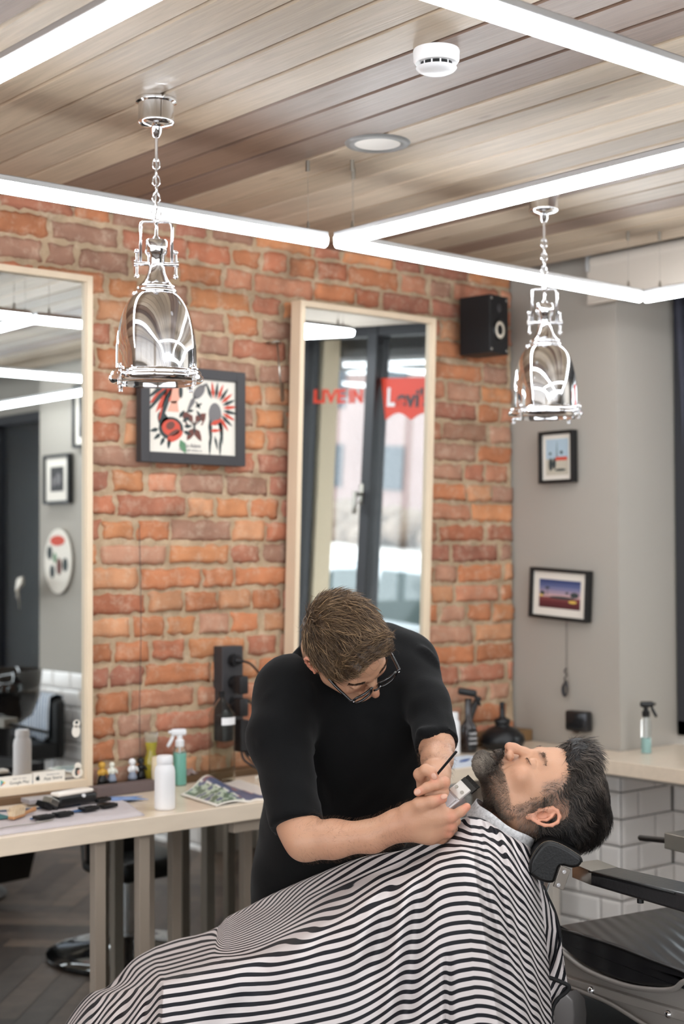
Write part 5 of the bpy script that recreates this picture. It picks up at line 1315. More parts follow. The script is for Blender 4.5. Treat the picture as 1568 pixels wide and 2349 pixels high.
def hand_left():
    pts = [at(930, 1640, 3.25), at(1070, 1640, 3.0), at(930, 1850, 2.88), at(1070, 1850, 3.25), at(930, 1640, 3.0), at(1070, 1850, 2.88), at(1070, 1640, 3.25), at(930, 1850, 3.25)]
    A = np.array([tuple(p) for p in pts]); f = Field(A.min(0) - .01, A.max(0) + .01, .0024)
    f.chain([at(996, 1690, 3.21), at(1001, 1712, 3.16), at(1002, 1742, 3.10), L_WR], [.033, .0345, .0300, .0255], k=0, kk=.02)
    f.chain([L_WR, at(998, 1795, 2.99), at(1002, 1815, 2.975)], [.0265, .026, .022], k=.02, kk=.015)
    f.chain([at(985, 1790, 2.985), at(975, 1812, 2.975)], [.020, .016], k=.015)
    # thumb curled over the comb
    f.chain([at(972, 1795, 2.975), at(962, 1776, 2.955), at(976, 1766, 2.94), at(990, 1772, 2.932), at(997, 1784, 2.930)], [.0145, .0120, .0112, .0102, .0088], k=.010, kk=.005)
    # index pointing to the left over the palm
    f.chain([at(1012, 1800, 2.962), at(1018, 1795, 2.945), at(1000, 1799, 2.930), at(980, 1806, 2.922), at(958, 1817, 2.922)], [.0125, .0118, .0108, .0098, .0086], k=.008, kk=.005)
    f.chain([at(1012, 1812, 2.962), at(1016, 1818, 2.948), at(1000, 1822, 2.940), at(984, 1824, 2.943)], [.0120, .0108, .0098, .0086], k=.008, kk=.005)
    f.chain([at(1008, 1822, 2.968), at(1010, 1831, 2.958), at(996, 1834, 2.953), at(984, 1833, 2.957)], [.0112, .0098, .0088, .0078], k=.008, kk=.005)
    f.chain([at(1002, 1830, 2.976), at(1002, 1841, 2.97), at(990, 1843, 2.968)], [.0100, .0088, .0076], k=.008, kk=.005)
    V, F = f.mesh(); return smooth_mesh(V, F, 1), F
def limb_cols(V, knuckles):
    C = np.tile(skinA, (len(V), 1)); nz = pnoise(V, 60, 3); C = mixc(C, skinR, .12 + .12 * nz)
    for p, r in knuckles:
        d = np.linalg.norm(V - nv(p), axis=1); C = mixc(C, lin((214, 132, 110)), np.exp(-(d / r) ** 2) * .6)
    return C
rv, rf = hand_right(); rc = limb_cols(rv, [(at(1014, 1832, 2.91), .012), (at(1070, 1851, 2.92), .011), (at(1036, 1873, 2.92), .010), (at(1034, 1893, 2.93), .010), (at(1028, 1909, 2.94), .010)])
lv, lf = hand_left(); lc = limb_cols(lv, [(at(997, 1784, 2.92), .011), (at(958, 1817, 2.915), .011), (at(1018, 1795, 2.94), .010)])
# trunk inside the clothes
f = Field(np.array(tuple(at(760, 1900, 3.45))) - np.array([.42, .42, .75]), np.array(tuple(at(760, 1600, 3.4))) + np.array([.42, .42, .25]), .012)
CH = at(800, 1640, 3.42); HP = at(735, 1990, 3.56)
f.chain([CH, at(775, 1800, 3.47), HP], [.115, .11, .12], k=0, kk=.08); f.cone(BH((0, .07, -.14)), CH, .055, .075, .05)
f.cone(CH, at(655, 1600, 3.30), .07, .05, .05); f.cone(CH, at(945, 1545, 3.40), .07, .05, .05)
f.cone(at(655, 1600, 3.30), at(645, 1690, 3.22), .045, .040, .03); f.cone(at(645, 1690, 3.22), at(680, 1880, 3.09), .040, .034, .02); f.cone(at(945, 1545, 3.42), at(978, 1640, 3.30), .040, .032, .03); f.cone(at(978, 1640, 3.30), at(999, 1700, 3.20), .032, .030, .02)
tv, tf = f.mesh(); tc_ = np.tile(skinA, (len(tv), 1))
V, F, C = join([(hw_, hf, hc), (rv, rf, rc), (lv, lf, lc), (tv, tf, tc_)])
barber_body = np_mesh('body', V, F, M_skin, barber, cols=C)
def arm_hair(V, F, a, b, rad, n, seed, name='arm_hair'):
    N = vnormals(V, F); a = nv(a); b = nv(b); d = b - a; t = (V - a) @ d / (d @ d); ok = np.where((t > -.05) & (t < 1.0))[0]
    r = np.random.RandomState(seed); pk = r.choice(ok, n); fl = lambda P, N_, t_: np.tile(d / np.linalg.norm(d), (n, 1)) + r.normal(size=(n, 3)) * .35 + np.array([0, 0, -.3])
    v, f_, c = strands(V[pk], N[pk], fl, .007 + .006 * r.rand(n), .00009, np.tile(lin((96, 70, 50)), (n, 1)), 4, .004, .3, seed)
    np_mesh(name, v, f_, M_hair, barber, cols=c)
arm_hair(rv, rf, at(700, 1930, 3.03), at(950, 1885, 2.96), .05, 1500, 3)
arm_hair(lv, lf, at(990, 1690, 3.17), at(1000, 1775, 3.02), .05, 700, 4)
# finger nails
def nail(c, d, n, w=.0058, l=.0075, par=barber):
    M = frame_m(tuple(c), tuple(Vector(n).cross(Vector(d))), tuple(d))
    MB().sph((0, 0, 0), 1, 14, (w, l, .0016)).build('nail', M_nail, None, smooth=True)
    o = bpy.data.objects['nail'] if False else COL.objects[-1]
    o.data.transform(M); off = Vector(par.location); o.data.transform(Matrix.Translation(-off)); o.parent = barber_body
M_nail = mat('finger_nail', (200, 152, 130), .3)
tocam = -CF
nail(at(1018, 1827, 2.905), (at(1014, 1832, 2.9) - at(990, 1839, 2.9)), (tocam + CU * .8).normalized())
nail(at(995, 1781, 2.921), (at(997, 1784, 2.92) - at(990, 1772, 2.92)), tocam)
nail(at(957, 1817, 2.914), (at(958, 1817, 2.9) - at(980, 1806, 2.9)), (tocam + CU * .2).normalized())

# ---- t-shirt
def shirt():
    A = np.array([tuple(at(x, y, d)) for x in (540, 1080) for y in (1400, 2130) for d in (2.95, 3.85)])
    f = Field(A.min(0), A.max(0), .0075)
    sh_r = at(668, 1588, 3.28); cuff_r = at(682, 1893, 3.055); ax = (cuff_r - at(655, 1700, 3.17)).normalized()
    f.chain([at(800, 1585, 3.40), at(790, 1700, 3.44), at(775, 1840, 3.50), at(745, 1960, 3.56), at(735, 2060, 3.60), at(732, 2160, 3.62)], [.120, .155, .150, .135, .140, .150], k=0, kk=.10)
    f.ell(at(880, 1640, 3.38), (.095, .10, .15), k=.08); f.ell(at(720, 1660, 3.36), (.10, .10, .15), k=.08)
    f.cone(at(905, 1700, 3.40), at(885, 1850, 3.45), .075, .07, .08)
    f.cone(at(800, 1575, 3.40), sh_r, .085, .072, .05); f.cone(at(800, 1575, 3.40), at(925, 1520, 3.42), .09, .066, .05)
    f.cone(at(760, 1520, 3.42), at(870, 1500, 3.45), .07, .07, .06)
    # sleeves with flat cuffs
    f.cone(sh_r, at(640, 1690, 3.20), .074, .064, .05)
    f.cone(at(640, 1690, 3.20), cuff_r + ax * .05, .064, .054, .035, flat=(cuff_r, ax))
    sl = at(935, 1530, 3.40); cl_ = at(1000, 1712, 3.16); ax2 = (cl_ - sl).normalized()
    f.cone(sl, at(985, 1625, 3.25), .064, .046, .04); f.cone(at(982, 1615, 3.27), cl_ + ax2 * .05, .048, .047, .02, flat=(cl_, ax2))
    # neck opening
    f.cone(BH((0, .045, -.10)), BH((0, .085, -.175)), .062, .066, .006, op='s')
    V, F = f.mesh(); V = smooth_mesh(V, F, 2); N = vnormals(V, F)
    # soft folds
    P = V
    def crease(a, b, w, amp):
        a = nv(a); b = nv(b); d = b - a; t = np.clip(((P - a) @ d) / (d @ d), 0, 1); q = P - a - t[:, None] * d; r = np.linalg.norm(q, axis=1)
        return amp * np.exp(-(r / w) ** 2) * np.sin(np.pi * np.clip(t, .02, .98)) ** .5
    disp = .004 * pnoise(P, 26, 1) + .002 * pnoise(P, 60, 2)
    for a, b, w, amp in ((at(600, 1700, 3.14), at(720, 1725, 3.2), .012, .010), (at(605, 1745, 3.14), at(735, 1790, 3.16), .012, .009), (at(620, 1600, 3.2), at(700, 1560, 3.25), .012, .010), (at(610, 1640, 3.2), at(690, 1600, 3.2), .010, -.008),
                         (at(960, 1560, 3.28), at(1025, 1690, 3.14), .010, .008), (at(950, 1680, 3.15), at(1045, 1685, 3.12), .010, .011), (at(940, 1560, 3.3), at(965, 1720, 3.3), .012, -.012), (at(720, 1700, 3.25), at(740, 1860, 3.3), .016, -.014), (at(820, 1640, 3.26), at(800, 1830, 3.32), .02, .010), (at(870, 1640, 3.26), at(860, 1800, 3.32), .02, -.009),
                         (at(640, 1820, 3.08), at(735, 1850, 3.1), .010, .007), (at(700, 1560, 3.2), at(730, 1600, 3.2), .010, .008), (at(960, 1480, 3.35), at(1000, 1540, 3.33), .012, .009)):
        disp = disp + crease(a, b, w, amp * 1.5)
    return V + N * disp[:, None], F
sv, sf = shirt()
np_mesh('t_shirt', sv, sf, M_shirt, barber)
# ribbed cuffs and collar as slim rolls
def ring(c, n, r, t, name, par, m=M_shirt, squash=1.0, xd=None):
    n = Vector(n).normalized(); a = (xd - n * xd.dot(n)).normalized() if xd is not None else n.orthogonal().normalized(); b = n.cross(a)
    MB().tube([Vector(c) + a * math.cos(2 * PI * i / 40) * r + b * math.sin(2 * PI * i / 40) * r * squash for i in range(40)], t, 8, closed=True).build(name, m, par, smooth=True)
# ---- trousers (mostly hidden behind the cape)
f = Field(np.array([HP.x - .45, HP.y - .45, -.02]), np.array([HP.x + .45, HP.y + .45, 1.0]), .014)
hz = Vector((HP.x, HP.y, .74)); sd = CR * .07
for s_ in (1, -1):
    hip = hz + sd * s_; knee = Vector((hip.x + CR.x * .03 * s_, hip.y + CR.y * .03 * s_, .44)); ank = Vector((knee.x + .03, knee.y + .05, .09))
    f.chain([hip, knee, ank], [.080, .060, .046], k=.04, kk=.02)
f.ell(hz, (.115, .115, .12), k=.05)
pv, pf = f.mesh(); np_mesh('trousers', smooth_mesh(pv, pf, 2), pf, mat('black_denim', (16, 17, 20), .8), barber)
for s_ in (1, -1):
    a = Vector((hz.x + (CR.x * .14) * s_ + .03, hz.y + (CR.y * .14) * s_ + .05, 0)); fd = Vector((.62, -.78, 0))
    sh = MB(); sh.box(a + fd * .06 + Vector((0, 0, .012)), (.10, .28, .024), Matrix.Rotation(math.atan2(fd.y, fd.x) - PI / 2, 4, 'Z'), .01)
    sh.sph(a + fd * .08 + Vector((0, 0, .045)), .05, 16, (1, 2.2, .8), Matrix.Rotation(math.atan2(fd.y, fd.x) - PI / 2, 4, 'Z')); sh.sph(a + Vector((0, 0, .06)), .05, 14, (1, 1.1, 1.2))
    sh.build('shoe', M_black, barber, smooth=True)

# ---- hair: solid volume plus combed strands
def barber_hair():
    f = Field((-.10, -.135, -.075), (.10, .135, .155), .0026)
    f.ell((0, .018, .040), (.0835, .102, .089), k=0)
    f.ell((0, -.030, .074), (.062, .062, .042), k=.03)
    f.ell((.030, -.055, .085), (.036, .040, .026), k=.02)     # quiff rolled to his left
    f.ell((-.022, -.058, .078), (.040, .042, .026), k=.02)
    # carve the face, neck and ears free
    f.ell((.006, -.138, .004), (.095, .106, .110), k=.010, op='s')
    f.ell((.064, -.080, .042), (.030, .046, .036), k=.012, op='s'); f.ell((-.066, -.100, .030), (.030, .038, .028), k=.012, op='s')
    f.ell((0, .03, -.115), (.11, .13, .075), k=.02, op='s')
    for s in (1, -1): f.ell((s * .095, .004, -.022), (.030, .030, .040), k=.008, op='s'); f.ell((s * .088, -.045, -.035), (.03, .035, .045), k=.010, op='s')
    V, F = f.mesh(); return smooth_mesh(V, F, 2), F
bhv, bhf = barber_hair(); bn = vnormals(bhv, bhf)
# broad locks
ph = bhv[:, 0] * 190 + bhv[:, 2] * 60 + 7 * pnoise(bhv, 18, 4) ; bhv2 = bhv + bn * (.0022 * np.sin(ph) + .003 * pnoise(bhv, 50, 14))[:, None]
def tone(P, a, b, seed): return mixc(np.tile(a, (len(P), 1)), b, .5 + .5 * pnoise(P, 70, seed))
hcA, hcB = lin((74, 57, 43)), lin((122, 94, 68))
bc = tone(bhv, hcA, lin((64, 46, 33)), 5)
rs = np.random.RandomState(4); pick = rs.choice(len(bhv), 9500, replace=len(bhv) < 9500); pick = pick[bhv[pick, 2] > -.055]
def bflow(P, N, t):
    side = sstep(np.abs(P[:, 0]), .035, .075)
    d = np.zeros_like(P); d[:, 1] = -1; d[:, 0] = .62 + .25 * np.sin(P[:, 1] * 40 + P[:, 0] * 30); d[:, 0] *= (1 - .6 * side); d[:, 2] = .05 * side - .05
    right = P[:, 0] > .022; d[right, 0] = .25; d[right, 2] -= .35
    d[:, 0] += .18 * pnoise(P, 45, 9)
    fr = sstep(-P[:, 1], .030, .060)[:, None]; d = d * (1 - fr) + fr * np.array([[1.0, .10, .05]]) * np.where(P[:, 0:1] > -.055, 1, .6)
    return d
root = bhv[pick]; nn = bn[pick]
r_ = rs.rand(len(pick)); g = pnoise(root, 160, 7)
colr = mixc(mixc(np.tile(hcA, (len(pick), 1)), lin((148, 120, 90)), r_ ** 1.3 * .8 + .35 * g), lin((48, 34, 25)), (rs.rand(len(pick)) < .28) * .8)
s1v, s1f, s1c = strands(root, nn, bflow, (.030 + .024 * rs.rand(len(pick))) * (1 - .68 * sstep(-bhv[pick, 1], .020, .055)) * (1 - .6 * sstep(-bhv[pick, 2], .0, .03)), .00050 + .00025 * rs.rand(len(pick)), colr, 7, .0035, .10, 2)
pk = rs.choice(np.where((bhv[:, 2] > .0) & (bhv[:, 1] > -.06))[0], 900); lk = mixc(np.tile(hcA, (900, 1)), lin((152, 122, 90)), rs.rand(900) ** 1.2)
lkv, lkf, lkc = strands(bhv[pk], bn[pk], bflow, (.036 + .026 * rs.rand(900)) * (1 - .5 * sstep(-bhv[pk, 1], .020, .055)), .0010 + .0006 * rs.rand(900), lk, 9, .0055, .10, 21, tip=.05)
# short flyaways on the crown
pk = rs.choice(np.where((bhv[:, 2] > .06))[0], 160); s2v, s2f, s2c = strands(bhv[pk], bn[pk], lambda P, N, t: rs.normal(size=P.shape) * .5 + N * 0, .022, .00022, np.tile(hcA, (160, 1)), 7, .012, .5, 3)
V, F, C = join([(bhv2, bhf, bc), (s1v, s1f, s1c), (s2v, s2f, s2c), (lkv, lkf, lkc)])
np_mesh('hair', BH.pts(V), F, M_hair, barber, cols=C)
# eyebrows
def brows(B, col, par, n=150, ln=.009, thick=.00035, zz=.0225, name='eyebrow', yo=-.0945):
    for s in (1, -1):
        r = np.random.RandomState(6 + s); u = r.rand(n); x = s * (.012 + .036 * u); z = zz + .004 * np.sin(u * 3) + r.normal(size=n) * .0022 * (1 - .5 * u); y = yo + .018 * u ** 2.2
        P = np.stack([x, y, z], 1); N = np.tile([0, -1., .1], (n, 1)); fl = lambda P_, N_, t: np.tile([s * .9, .25, .25], (n, 1))
        v, f_, c = strands(P, N, fl, ln, thick, np.tile(col, (n, 1)), 4, .002, .15, 3)
        np_mesh(name, B.pts(v), f_, M_hair, par, cols=c)
brows(BH, lin((58, 40, 28)), barber, 320, .010, .00045)

# ---- glasses: dark acetate frame
gl = MB()
def gp(x, y, z): return Vector(tuple(BH((x, y, z))))
for s in (1, -1):
    loop = [gp(s * (.034 + .0255 * math.copysign(abs(math.cos(a)) ** .55, math.cos(a))), -.1165 + .004 * abs(math.cos(a)), -.004 + .0185 * math.copysign(abs(math.sin(a)) ** .6, math.sin(a)) + (.002 if math.sin(a) > 0 else 0)) for a in [2 * PI * i / 36 for i in range(36)]]
    gl.tube(loop, .0028, 8, closed=True)
gl.tube([gp(-.009, -.119, .004), gp(-.004, -.1215, .007), gp(.004, -.1215, .007), gp(.009, -.119, .004)], .0022, 8)
barber_gl = thing('eyeglasses', 'black-framed eyeglasses on the barber\'s nose', 'glasses', tuple(gp(0, -.11, 0)))
gl.build('rims', mat('dark_acetate', (20, 20, 22), .15, coat=.6), barber_gl, smooth=True)
for s in (1, -1):
    MB().tube([gp(s * .0600, -.1145, .008), gp(s * .0680, -.110, .009), gp(s * .0765, -.060, .010), gp(s * .0800, -.012, .008), gp(s * .0800, .010, .0), gp(s * .078, .022, -.016)], [.0034, .0034, .0030, .0026, .0026, .0026], 8).build('temple', mat('dark_acetate_arm', (24, 23, 24), .12, coat=.6), barber_gl, smooth=True)
    b = MB(); n = 28; c0 = gp(s * .034, -.1150, -.003)
    ring_ = [gp(s * (.034 + .024 * math.copysign(abs(math.cos(a)) ** .55, math.cos(a))), -.1150 + .004 * abs(math.cos(a)), -.004 + .0172 * math.copysign(abs(math.sin(a)) ** .6, math.sin(a))) for a in [2 * PI * i / n for i in range(n)]]
    vs = [b.bm.verts.new(p) for p in ring_]; b.bm.faces.new(vs)
    b.build('lens', mat('spectacle_lens', (250, 252, 252), .0, trans=1.0, ior=1.02, spec=.5), barber_gl)
    MB().cyl(gp(s * .0610, -.1165, .009), gp(s * .0650, -.1165, .009), .0011, n=8).build('rivet', M_chrome, barber_gl, smooth=True)

# ---- clipper and comb in his hands
ck0 = at(984, 1880, 2.940); ck1 = at(1060, 1820, 2.955); axc = (ck1 - ck0).normalized()
topn = (-CF * .62 + CU * .62 - CR * .40); topn = (topn - axc * topn.dot(axc)).normalized(); sdn = axc.cross(topn)
def cbasis(o): return Matrix(((sdn.x, axc.x, topn.x, o.x), (sdn.y, axc.y, topn.y, o.y), (sdn.z, axc.z, topn.z, o.z), (0, 0, 0, 1)))
clp = thing('hair_clipper', 'grey steel hair clipper held in the barber\'s lower hand at the client\'s throat', 'clipper', tuple(ck0))
Mc = cbasis(ck0); Rc = Mc.to_3x3().to_4x4()
MB().box(Mc @ Vector((0, .0385, 0)), (.038, .084, .028), Rc, .007, 3).build('body', mat('satin_grey_shell', (158, 150, 148), .32, .55), clp, auto=40)
MB().box(Mc @ Vector((0, .034, .0145)), (.030, .060, .003), Rc, .001).build('top_panel', mat('satin_light_panel', (178, 174, 176), .35, .3), clp)
MB().box(Mc @ Vector((0, .083, .012)), (.036, .030, .005), Rc, .0012).build('blade_plate', mat('polished_plate', (214, 208, 202), .28, .6), clp)
for q in (-.010, .010): MB().cyl(Mc @ Vector((q, .082, .0145)), Mc @ Vector((q, .082, .0170)), .0038, n=16).build('screw', M_steel, clp, auto=40)
b = MB(); b.box(Mc @ Vector((0, .102, .008)), (.042, .014, .004), Rc)
for i in range(14): b.box(Mc @ Vector((-.0195 + i * .003, .112, .008)), (.0014, .010, .003), Rc)
b.build('blade', mat('dark_steel', (60, 58, 56), .3, .9), clp)
c0 = at(984, 1798, 2.940); c1 = at(1047, 1723, 2.900); axk = (c1 - c0).normalized()
cmb = thing('comb', 'narrow black comb held upright in the barber\'s upper hand', 'comb', tuple(c0))
sdk = axk.cross(-CF).normalized(); nk = sdk.cross(axk)
Mk = Matrix(((sdk.x, axk.x, nk.x, c0.x), (sdk.y, axk.y, nk.y, c0.y), (sdk.z, axk.z, nk.z, c0.z), (0, 0, 0, 1))); Lk = (c1 - c0).length
MB().box(Mk @ Vector((0, Lk * .47, 0)), (.0052, Lk * 1.06, .0032), Mk.to_3x3().to_4x4(), .0014).build('spine', M_blackpl, cmb, auto=40)
b = MB()
for i in range(24): b.box(Mk @ Vector((.001, -.03 - i * .0018, -.006)), (.003, .0009, .012), Mk.to_3x3().to_4x4())
b.box(Mk @ Vector((0, -.055, 0)), (.0052, .07, .0032), Mk.to_3x3().to_4x4(), .001)
b.build('teeth', M_blackpl, cmb)
# ================================================================ the client
KH = Basis(dirv(-.24, .97, -.14), dirv(.97, .24, 0), at(1163, 1704, 3.045), (0, -.128, -.036), 1.0)
client = thing('person', 'bearded client with slicked-back dark hair lying back with his face to the ceiling', 'person', (at(1000, 2300, 3.1).x, at(1000, 2300, 3.1).y, .4))
_pts = KH.pts
def _warp(P):
    P = np.array(P, float); z = P[..., 2]; P[..., 2] = np.where(z > -.06, z, np.where(z > -.115, -.06 + (z + .06) * .66, z + .0187)); return P
KH.pts = lambda P: _pts(_warp(P))
# neck end in local coordinates
nk_w = at(1140, 1905, 3.10); nk_l = KH.inv(nv(nk_w))
kv, kf = head_mesh(tuple(nk_l), .060, .0021, jaw=1.06)
kc = skin_cols(kv)
kc = mixc(kc, lin((200, 150, 120)), np.full(len(kv), .35))
x, y, z = kv[:, 0], kv[:, 1], kv[:, 2]
def beard_mask(P):
    x, y, z = np.abs(P[:, 0]), P[:, 1], P[:, 2]
    # full beard on chin and jaw, thinning towards the sideburn; moustache
    jawline = sstep(-(z + .058 + .35 * np.clip(y + .05, -.02, .09) * -1), -.006, .010) * (y < .004) * (z > -.128)
    chin = ((z < -.058) & (y < -.045)).astype(float) * (1 - np.exp(-((x / .020) ** 2 + ((z + .0675) / .010) ** 2)))
    side = np.exp(-(((y + .010 + .12 * (z + .04)) / .016) ** 2)) * sstep(x, .045, .055) * (z < .03) * (z > -.075)
    mou = np.exp(-((x / .026) ** 4 + ((z + .0535 + .3 * x) / .0065) ** 2)) * (y < -.078)
    m = np.maximum(np.maximum(jawline * sstep(-z, .052, .072), chin), np.maximum(side * .6, mou))
    return np.clip(m, 0, 1) * (z > -.135)
bm_ = beard_mask(kv)
def hair_mask_unused(P):
    x, y, z = np.abs(P[:, 0]), P[:, 1], P[:, 2]
    return np.maximum(sstep(z + y * .55, .062, .078), sstep(y, .030, .055) * (z > -.085))
earz = (np.abs(x) > .0805) * (np.abs(y - .014) < .035) * (np.abs(z + .004) < .042)
fade = sstep(np.abs(x), .045, .056) * np.clip(np.maximum(sstep(z, .000, .020) * sstep(y, -.058, -.040), sstep(y, -.022, -.012) * sstep(z, -.065, -.05) * .8), 0, 1) * (y < .06) * (1 - earz)
nape = sstep(y, .028, .055) * (z > -.095) * (1 - earz)
kc = mixc(kc, lin((150, 120, 100)), np.clip(bm_, 0, 1) * .6)
kc = mixc(kc, lin((138, 110, 94)), np.clip(fade, 0, 1) * .65)
kc = mixc(kc, lin((60, 46, 40)), np.clip(np.maximum(sstep(z + y * .45, .082, .096), nape * .9), 0, 1) * .9)
kc = mixc(kc, lin((196, 118, 96)), sstep(-z, .10, .15) * .45)
core = Field(np.array(tuple(at(1000, 2100, 3.15))) - .55, np.array(tuple(at(1000, 2100, 3.15))) + np.array([.5, .75, .45]), .014)
CC = at(1100, 2010, 3.18); HPc = at(880, 2290, 3.3)
core.cone(nk_w, CC, .052, .085, .04); core.chain([CC, HPc], [.115, .115], k=.05)
core.cone(CC, at(1085, 2040, 2.95), .07, .05, .04); core.cone(at(1085, 2040, 2.95), at(980, 2290, 2.95), .045, .036, .02)
core.cone(HPc, at(560, 2230, 3.45), .075, .055, .04); core.cone(HPc, at(430, 2330, 3.12), .075, .055, .04)
cv, cf_ = core.mesh()
V, F, C = join([(KH.pts(kv), kf, kc), (cv, cf_, np.tile(skinA, (len(cv), 1)))])
np_mesh('body', V, F, M_skin, client, cols=C)
brows(KH, lin((96, 80, 70)), client, 190, .009, .00038)
# closed-eye lashes
for s in (1, -1):
    n = 34; r = np.random.RandomState(2); u = np.linspace(0, 1, n); P = np.stack([s * (.018 + .027 * u), -.0955 + .010 * (2 * u - 1) ** 2 * .9, -.0025 - .0022 * np.sin(PI * u)], 1)
    v, f_, c = strands(P, np.tile([0, -1., -.2], (n, 1)), lambda P_, N_, t: np.tile([s * .2, -.7, -.6], (n, 1)), .007, .00022, np.tile(lin((40, 30, 26)), (n, 1)), 4, .001, .15, 3)
    np_mesh('eyelash', KH.pts(v), f_, M_hair, client, cols=c)

# ---- hair volume: long on top, combed back in waves
def client_hair():
    f = Field((-.105, -.125, -.10), (.105, .150, .165), .0026)
    f.ell((0, .018, .046), (.0800, .094, .090), k=0)
    f.ell((0, -.035, .094), (.056, .058, .038), k=.03)
    f.ell((0, -.066, .100), (.046, .030, .026), k=.02)
    f.ell((0, .060, .060), (.064, .052, .066), k=.03)
    f.ell((0, -.130, .000), (.092, .090, .096), k=.008, op='s')
    for s in (1, -1):
        f.ell((s * .094, -.012, .022), (.028, .076, .050), k=.010, op='s')      # faded temples
        f.ell((s * .095, .004, -.030), (.034, .040, .042), k=.010, op='s')
    f.ell((0, -.02, -.085), (.12, .075, .080), k=.02, op='s')
    V, F = f.mesh(); return smooth_mesh(V, F, 2), F
chv, chf = client_hair(); cn_ = vnormals(chv, chf)
w_ph = chv[:, 2] * 40 + chv[:, 1] * 95
chv2 = chv + cn_ * (.0022 * np.sin(w_ph + 2 * pnoise(chv, 30, 4)) * sstep(np.abs(chv[:, 1] - .02), 0, .02) + .0008 * np.sin(chv[:, 0] * 420))[:, None]
dk, gr = lin((22, 18, 17)), lin((98, 86, 80))
ccol = mixc(np.tile(dk, (len(chv), 1)), lin((18, 15, 15)), .5 + .5 * pnoise(chv, 80, 2))
rs = np.random.RandomState(8)
def cflow(P, N, t):
    d = np.zeros_like(P); d[:, 1] = .95; sidew = sstep(np.abs(P[:, 0]), .05, .075); front = sstep(-P[:, 1], .02, .07)
    d[:, 2] = .45 * sidew + .35 * front - .30 * sstep(P[:, 1], .05, .11)
    d += (np.sin(P[:, 1] * 150 + P[:, 2] * 60) * .38)[:, None] * np.array([[0, -.3, 1]]); d[:, 0] += .08 * pnoise(P, 40, 3) - .25 * P[:, 0] / .08 * (1 - sidew)
    return d
pick = rs.choice(len(chv), 11000, replace=True); pick = pick[(chv[pick, 2] > -.07)]
rt = chv[pick]; g = pnoise(rt, 120, 5); frontness = sstep(-rt[:, 1] + rt[:, 2] * .3, .02, .09)
sidegrey = sstep(.085 - np.abs(rt[:, 1] + .01), .03, .07) * (np.abs(rt[:, 0]) > .05) * (rt[:, 2] < .075)
hl = np.clip(.02 + .50 * frontness + .45 * sidegrey + .35 * g, 0, 1) * rs.rand(len(pick)) ** 1.1
cl1 = mixc(np.tile(dk, (len(pick), 1)), lin((170, 154, 142)), hl * .75)
ev = vnormals(chv, chf)[pick]
a1 = strands(rt, ev, cflow, .026 + .030 * rs.rand(len(pick)), .00046 + .0002 * rs.rand(len(pick)), cl1, 8, .0026, .06, 5)
# short faded hair on the temples, behind the ear and on the nape
kn = vnormals(kv, kf)
V9 = rs.choice(np.where(chv[:, 2] > -.03)[0], 1100); lk9 = strands(chv[V9], cn_[V9], cflow, .040 + .02 * rs.rand(1100), .0011 + .0005 * rs.rand(1100), mixc(np.tile(dk, (1100, 1)), lin((150, 136, 124)), np.clip(.05 + .6 * sstep(-chv[V9, 1], .0, .08), 0, 1) * rs.rand(1100)), 9, .0022, .04, 31, tip=.05)
fm = np.clip(np.maximum(fade, nape * (z > -.10)), 0, 1); cand = np.where(fm > .25)[0]; pk = rs.choice(cand, 7000)
gcol = mixc(np.tile(lin((58, 48, 44)), (len(pk), 1)), lin((190, 176, 164)), (rs.rand(len(pk)) ** 1.2) * np.clip(.75 - 3.0 * np.clip(kv[pk, 1] - .01, 0, .3), .08, 1))
a2 = strands(kv[pk], kn[pk], lambda P, N, t: np.tile([0, .5, -.8], (len(P), 1)) + rs.normal(size=P.shape) * .2, .006 + .004 * rs.rand(len(pk)), .00019, gcol, 4, .003, .2, 6)
V, F, C = join([(chv2, chf, ccol), a1, a2, lk9])
np_mesh('hair', KH.pts(V), F, M_hair, client, cols=C)

# ---- beard
def bvol():
    f = Field((-.075, -.140, -.150), (.075, .02, -.035), .0026)
    f.ell((0, -.088, -.106), (.027, .025, .021), k=0); f.ell((0, -.098, -.110), (.018, .018, .017), k=.015)
    for s in (1, -1): f.cone((s * .016, -.084, -.104), (s * .044, -.036, -.084), .014, .007, .02); f.cone((s * .024, -.094, -.078), (s * .022, -.096, -.105), .007, .012, .012)
    f.ell((0, -.102, -.066), (.026, .014, .013), k=.006, op='s')
    V, F = f.mesh(); return smooth_mesh(V, F, 2), F
bv_, bf_ = bvol(); bvn = vnormals(bv_, bf_)
bvc = mixc(np.tile(lin((76, 61, 52)), (len(bv_), 1)), lin((40, 31, 27)), .5 + .5 * pnoise(bv_, 90, 1))
cand = np.where(bm_ > .35)[0]; wgt = bm_[cand]; pk = rs.choice(cand, 7500, p=wgt / wgt.sum()); P0 = kv[pk]; N0 = kn[pk]
chinw = sstep(-P0[:, 1], .045, .085)
def bflow2(P, N, t):
    n_ = len(P); d = np.tile([0, .10, -1.0], (n_, 1)); cw = sstep(-P[:, 1], .04, .085)[:, None]
    d = d * (1 - cw) + cw * np.array([[0, -.75, -.75]]); d[:, 1] += (1 - cw[:, 0]) * .5; d += rs.normal(size=P.shape) * .22; return d
grey = np.clip(.30 + .5 * rs.rand(len(pk)) + .3 * pnoise(P0, 50, 8) - .5 * np.exp(-(((np.abs(P0[:, 0]) - .030) / .014) ** 2 + ((P0[:, 2] + .090) / .03) ** 2)), 0, 1)
bc1 = mixc(np.tile(lin((56, 43, 37)), (len(pk), 1)), lin((186, 168, 150)), grey * rs.rand(len(pk)) ** .7)
b1 = strands(P0, N0, bflow2, .006 + .005 * chinw + .004 * rs.rand(len(pk)), .00022 + .00008 * chinw, bc1, 5, .004, .25, 11)
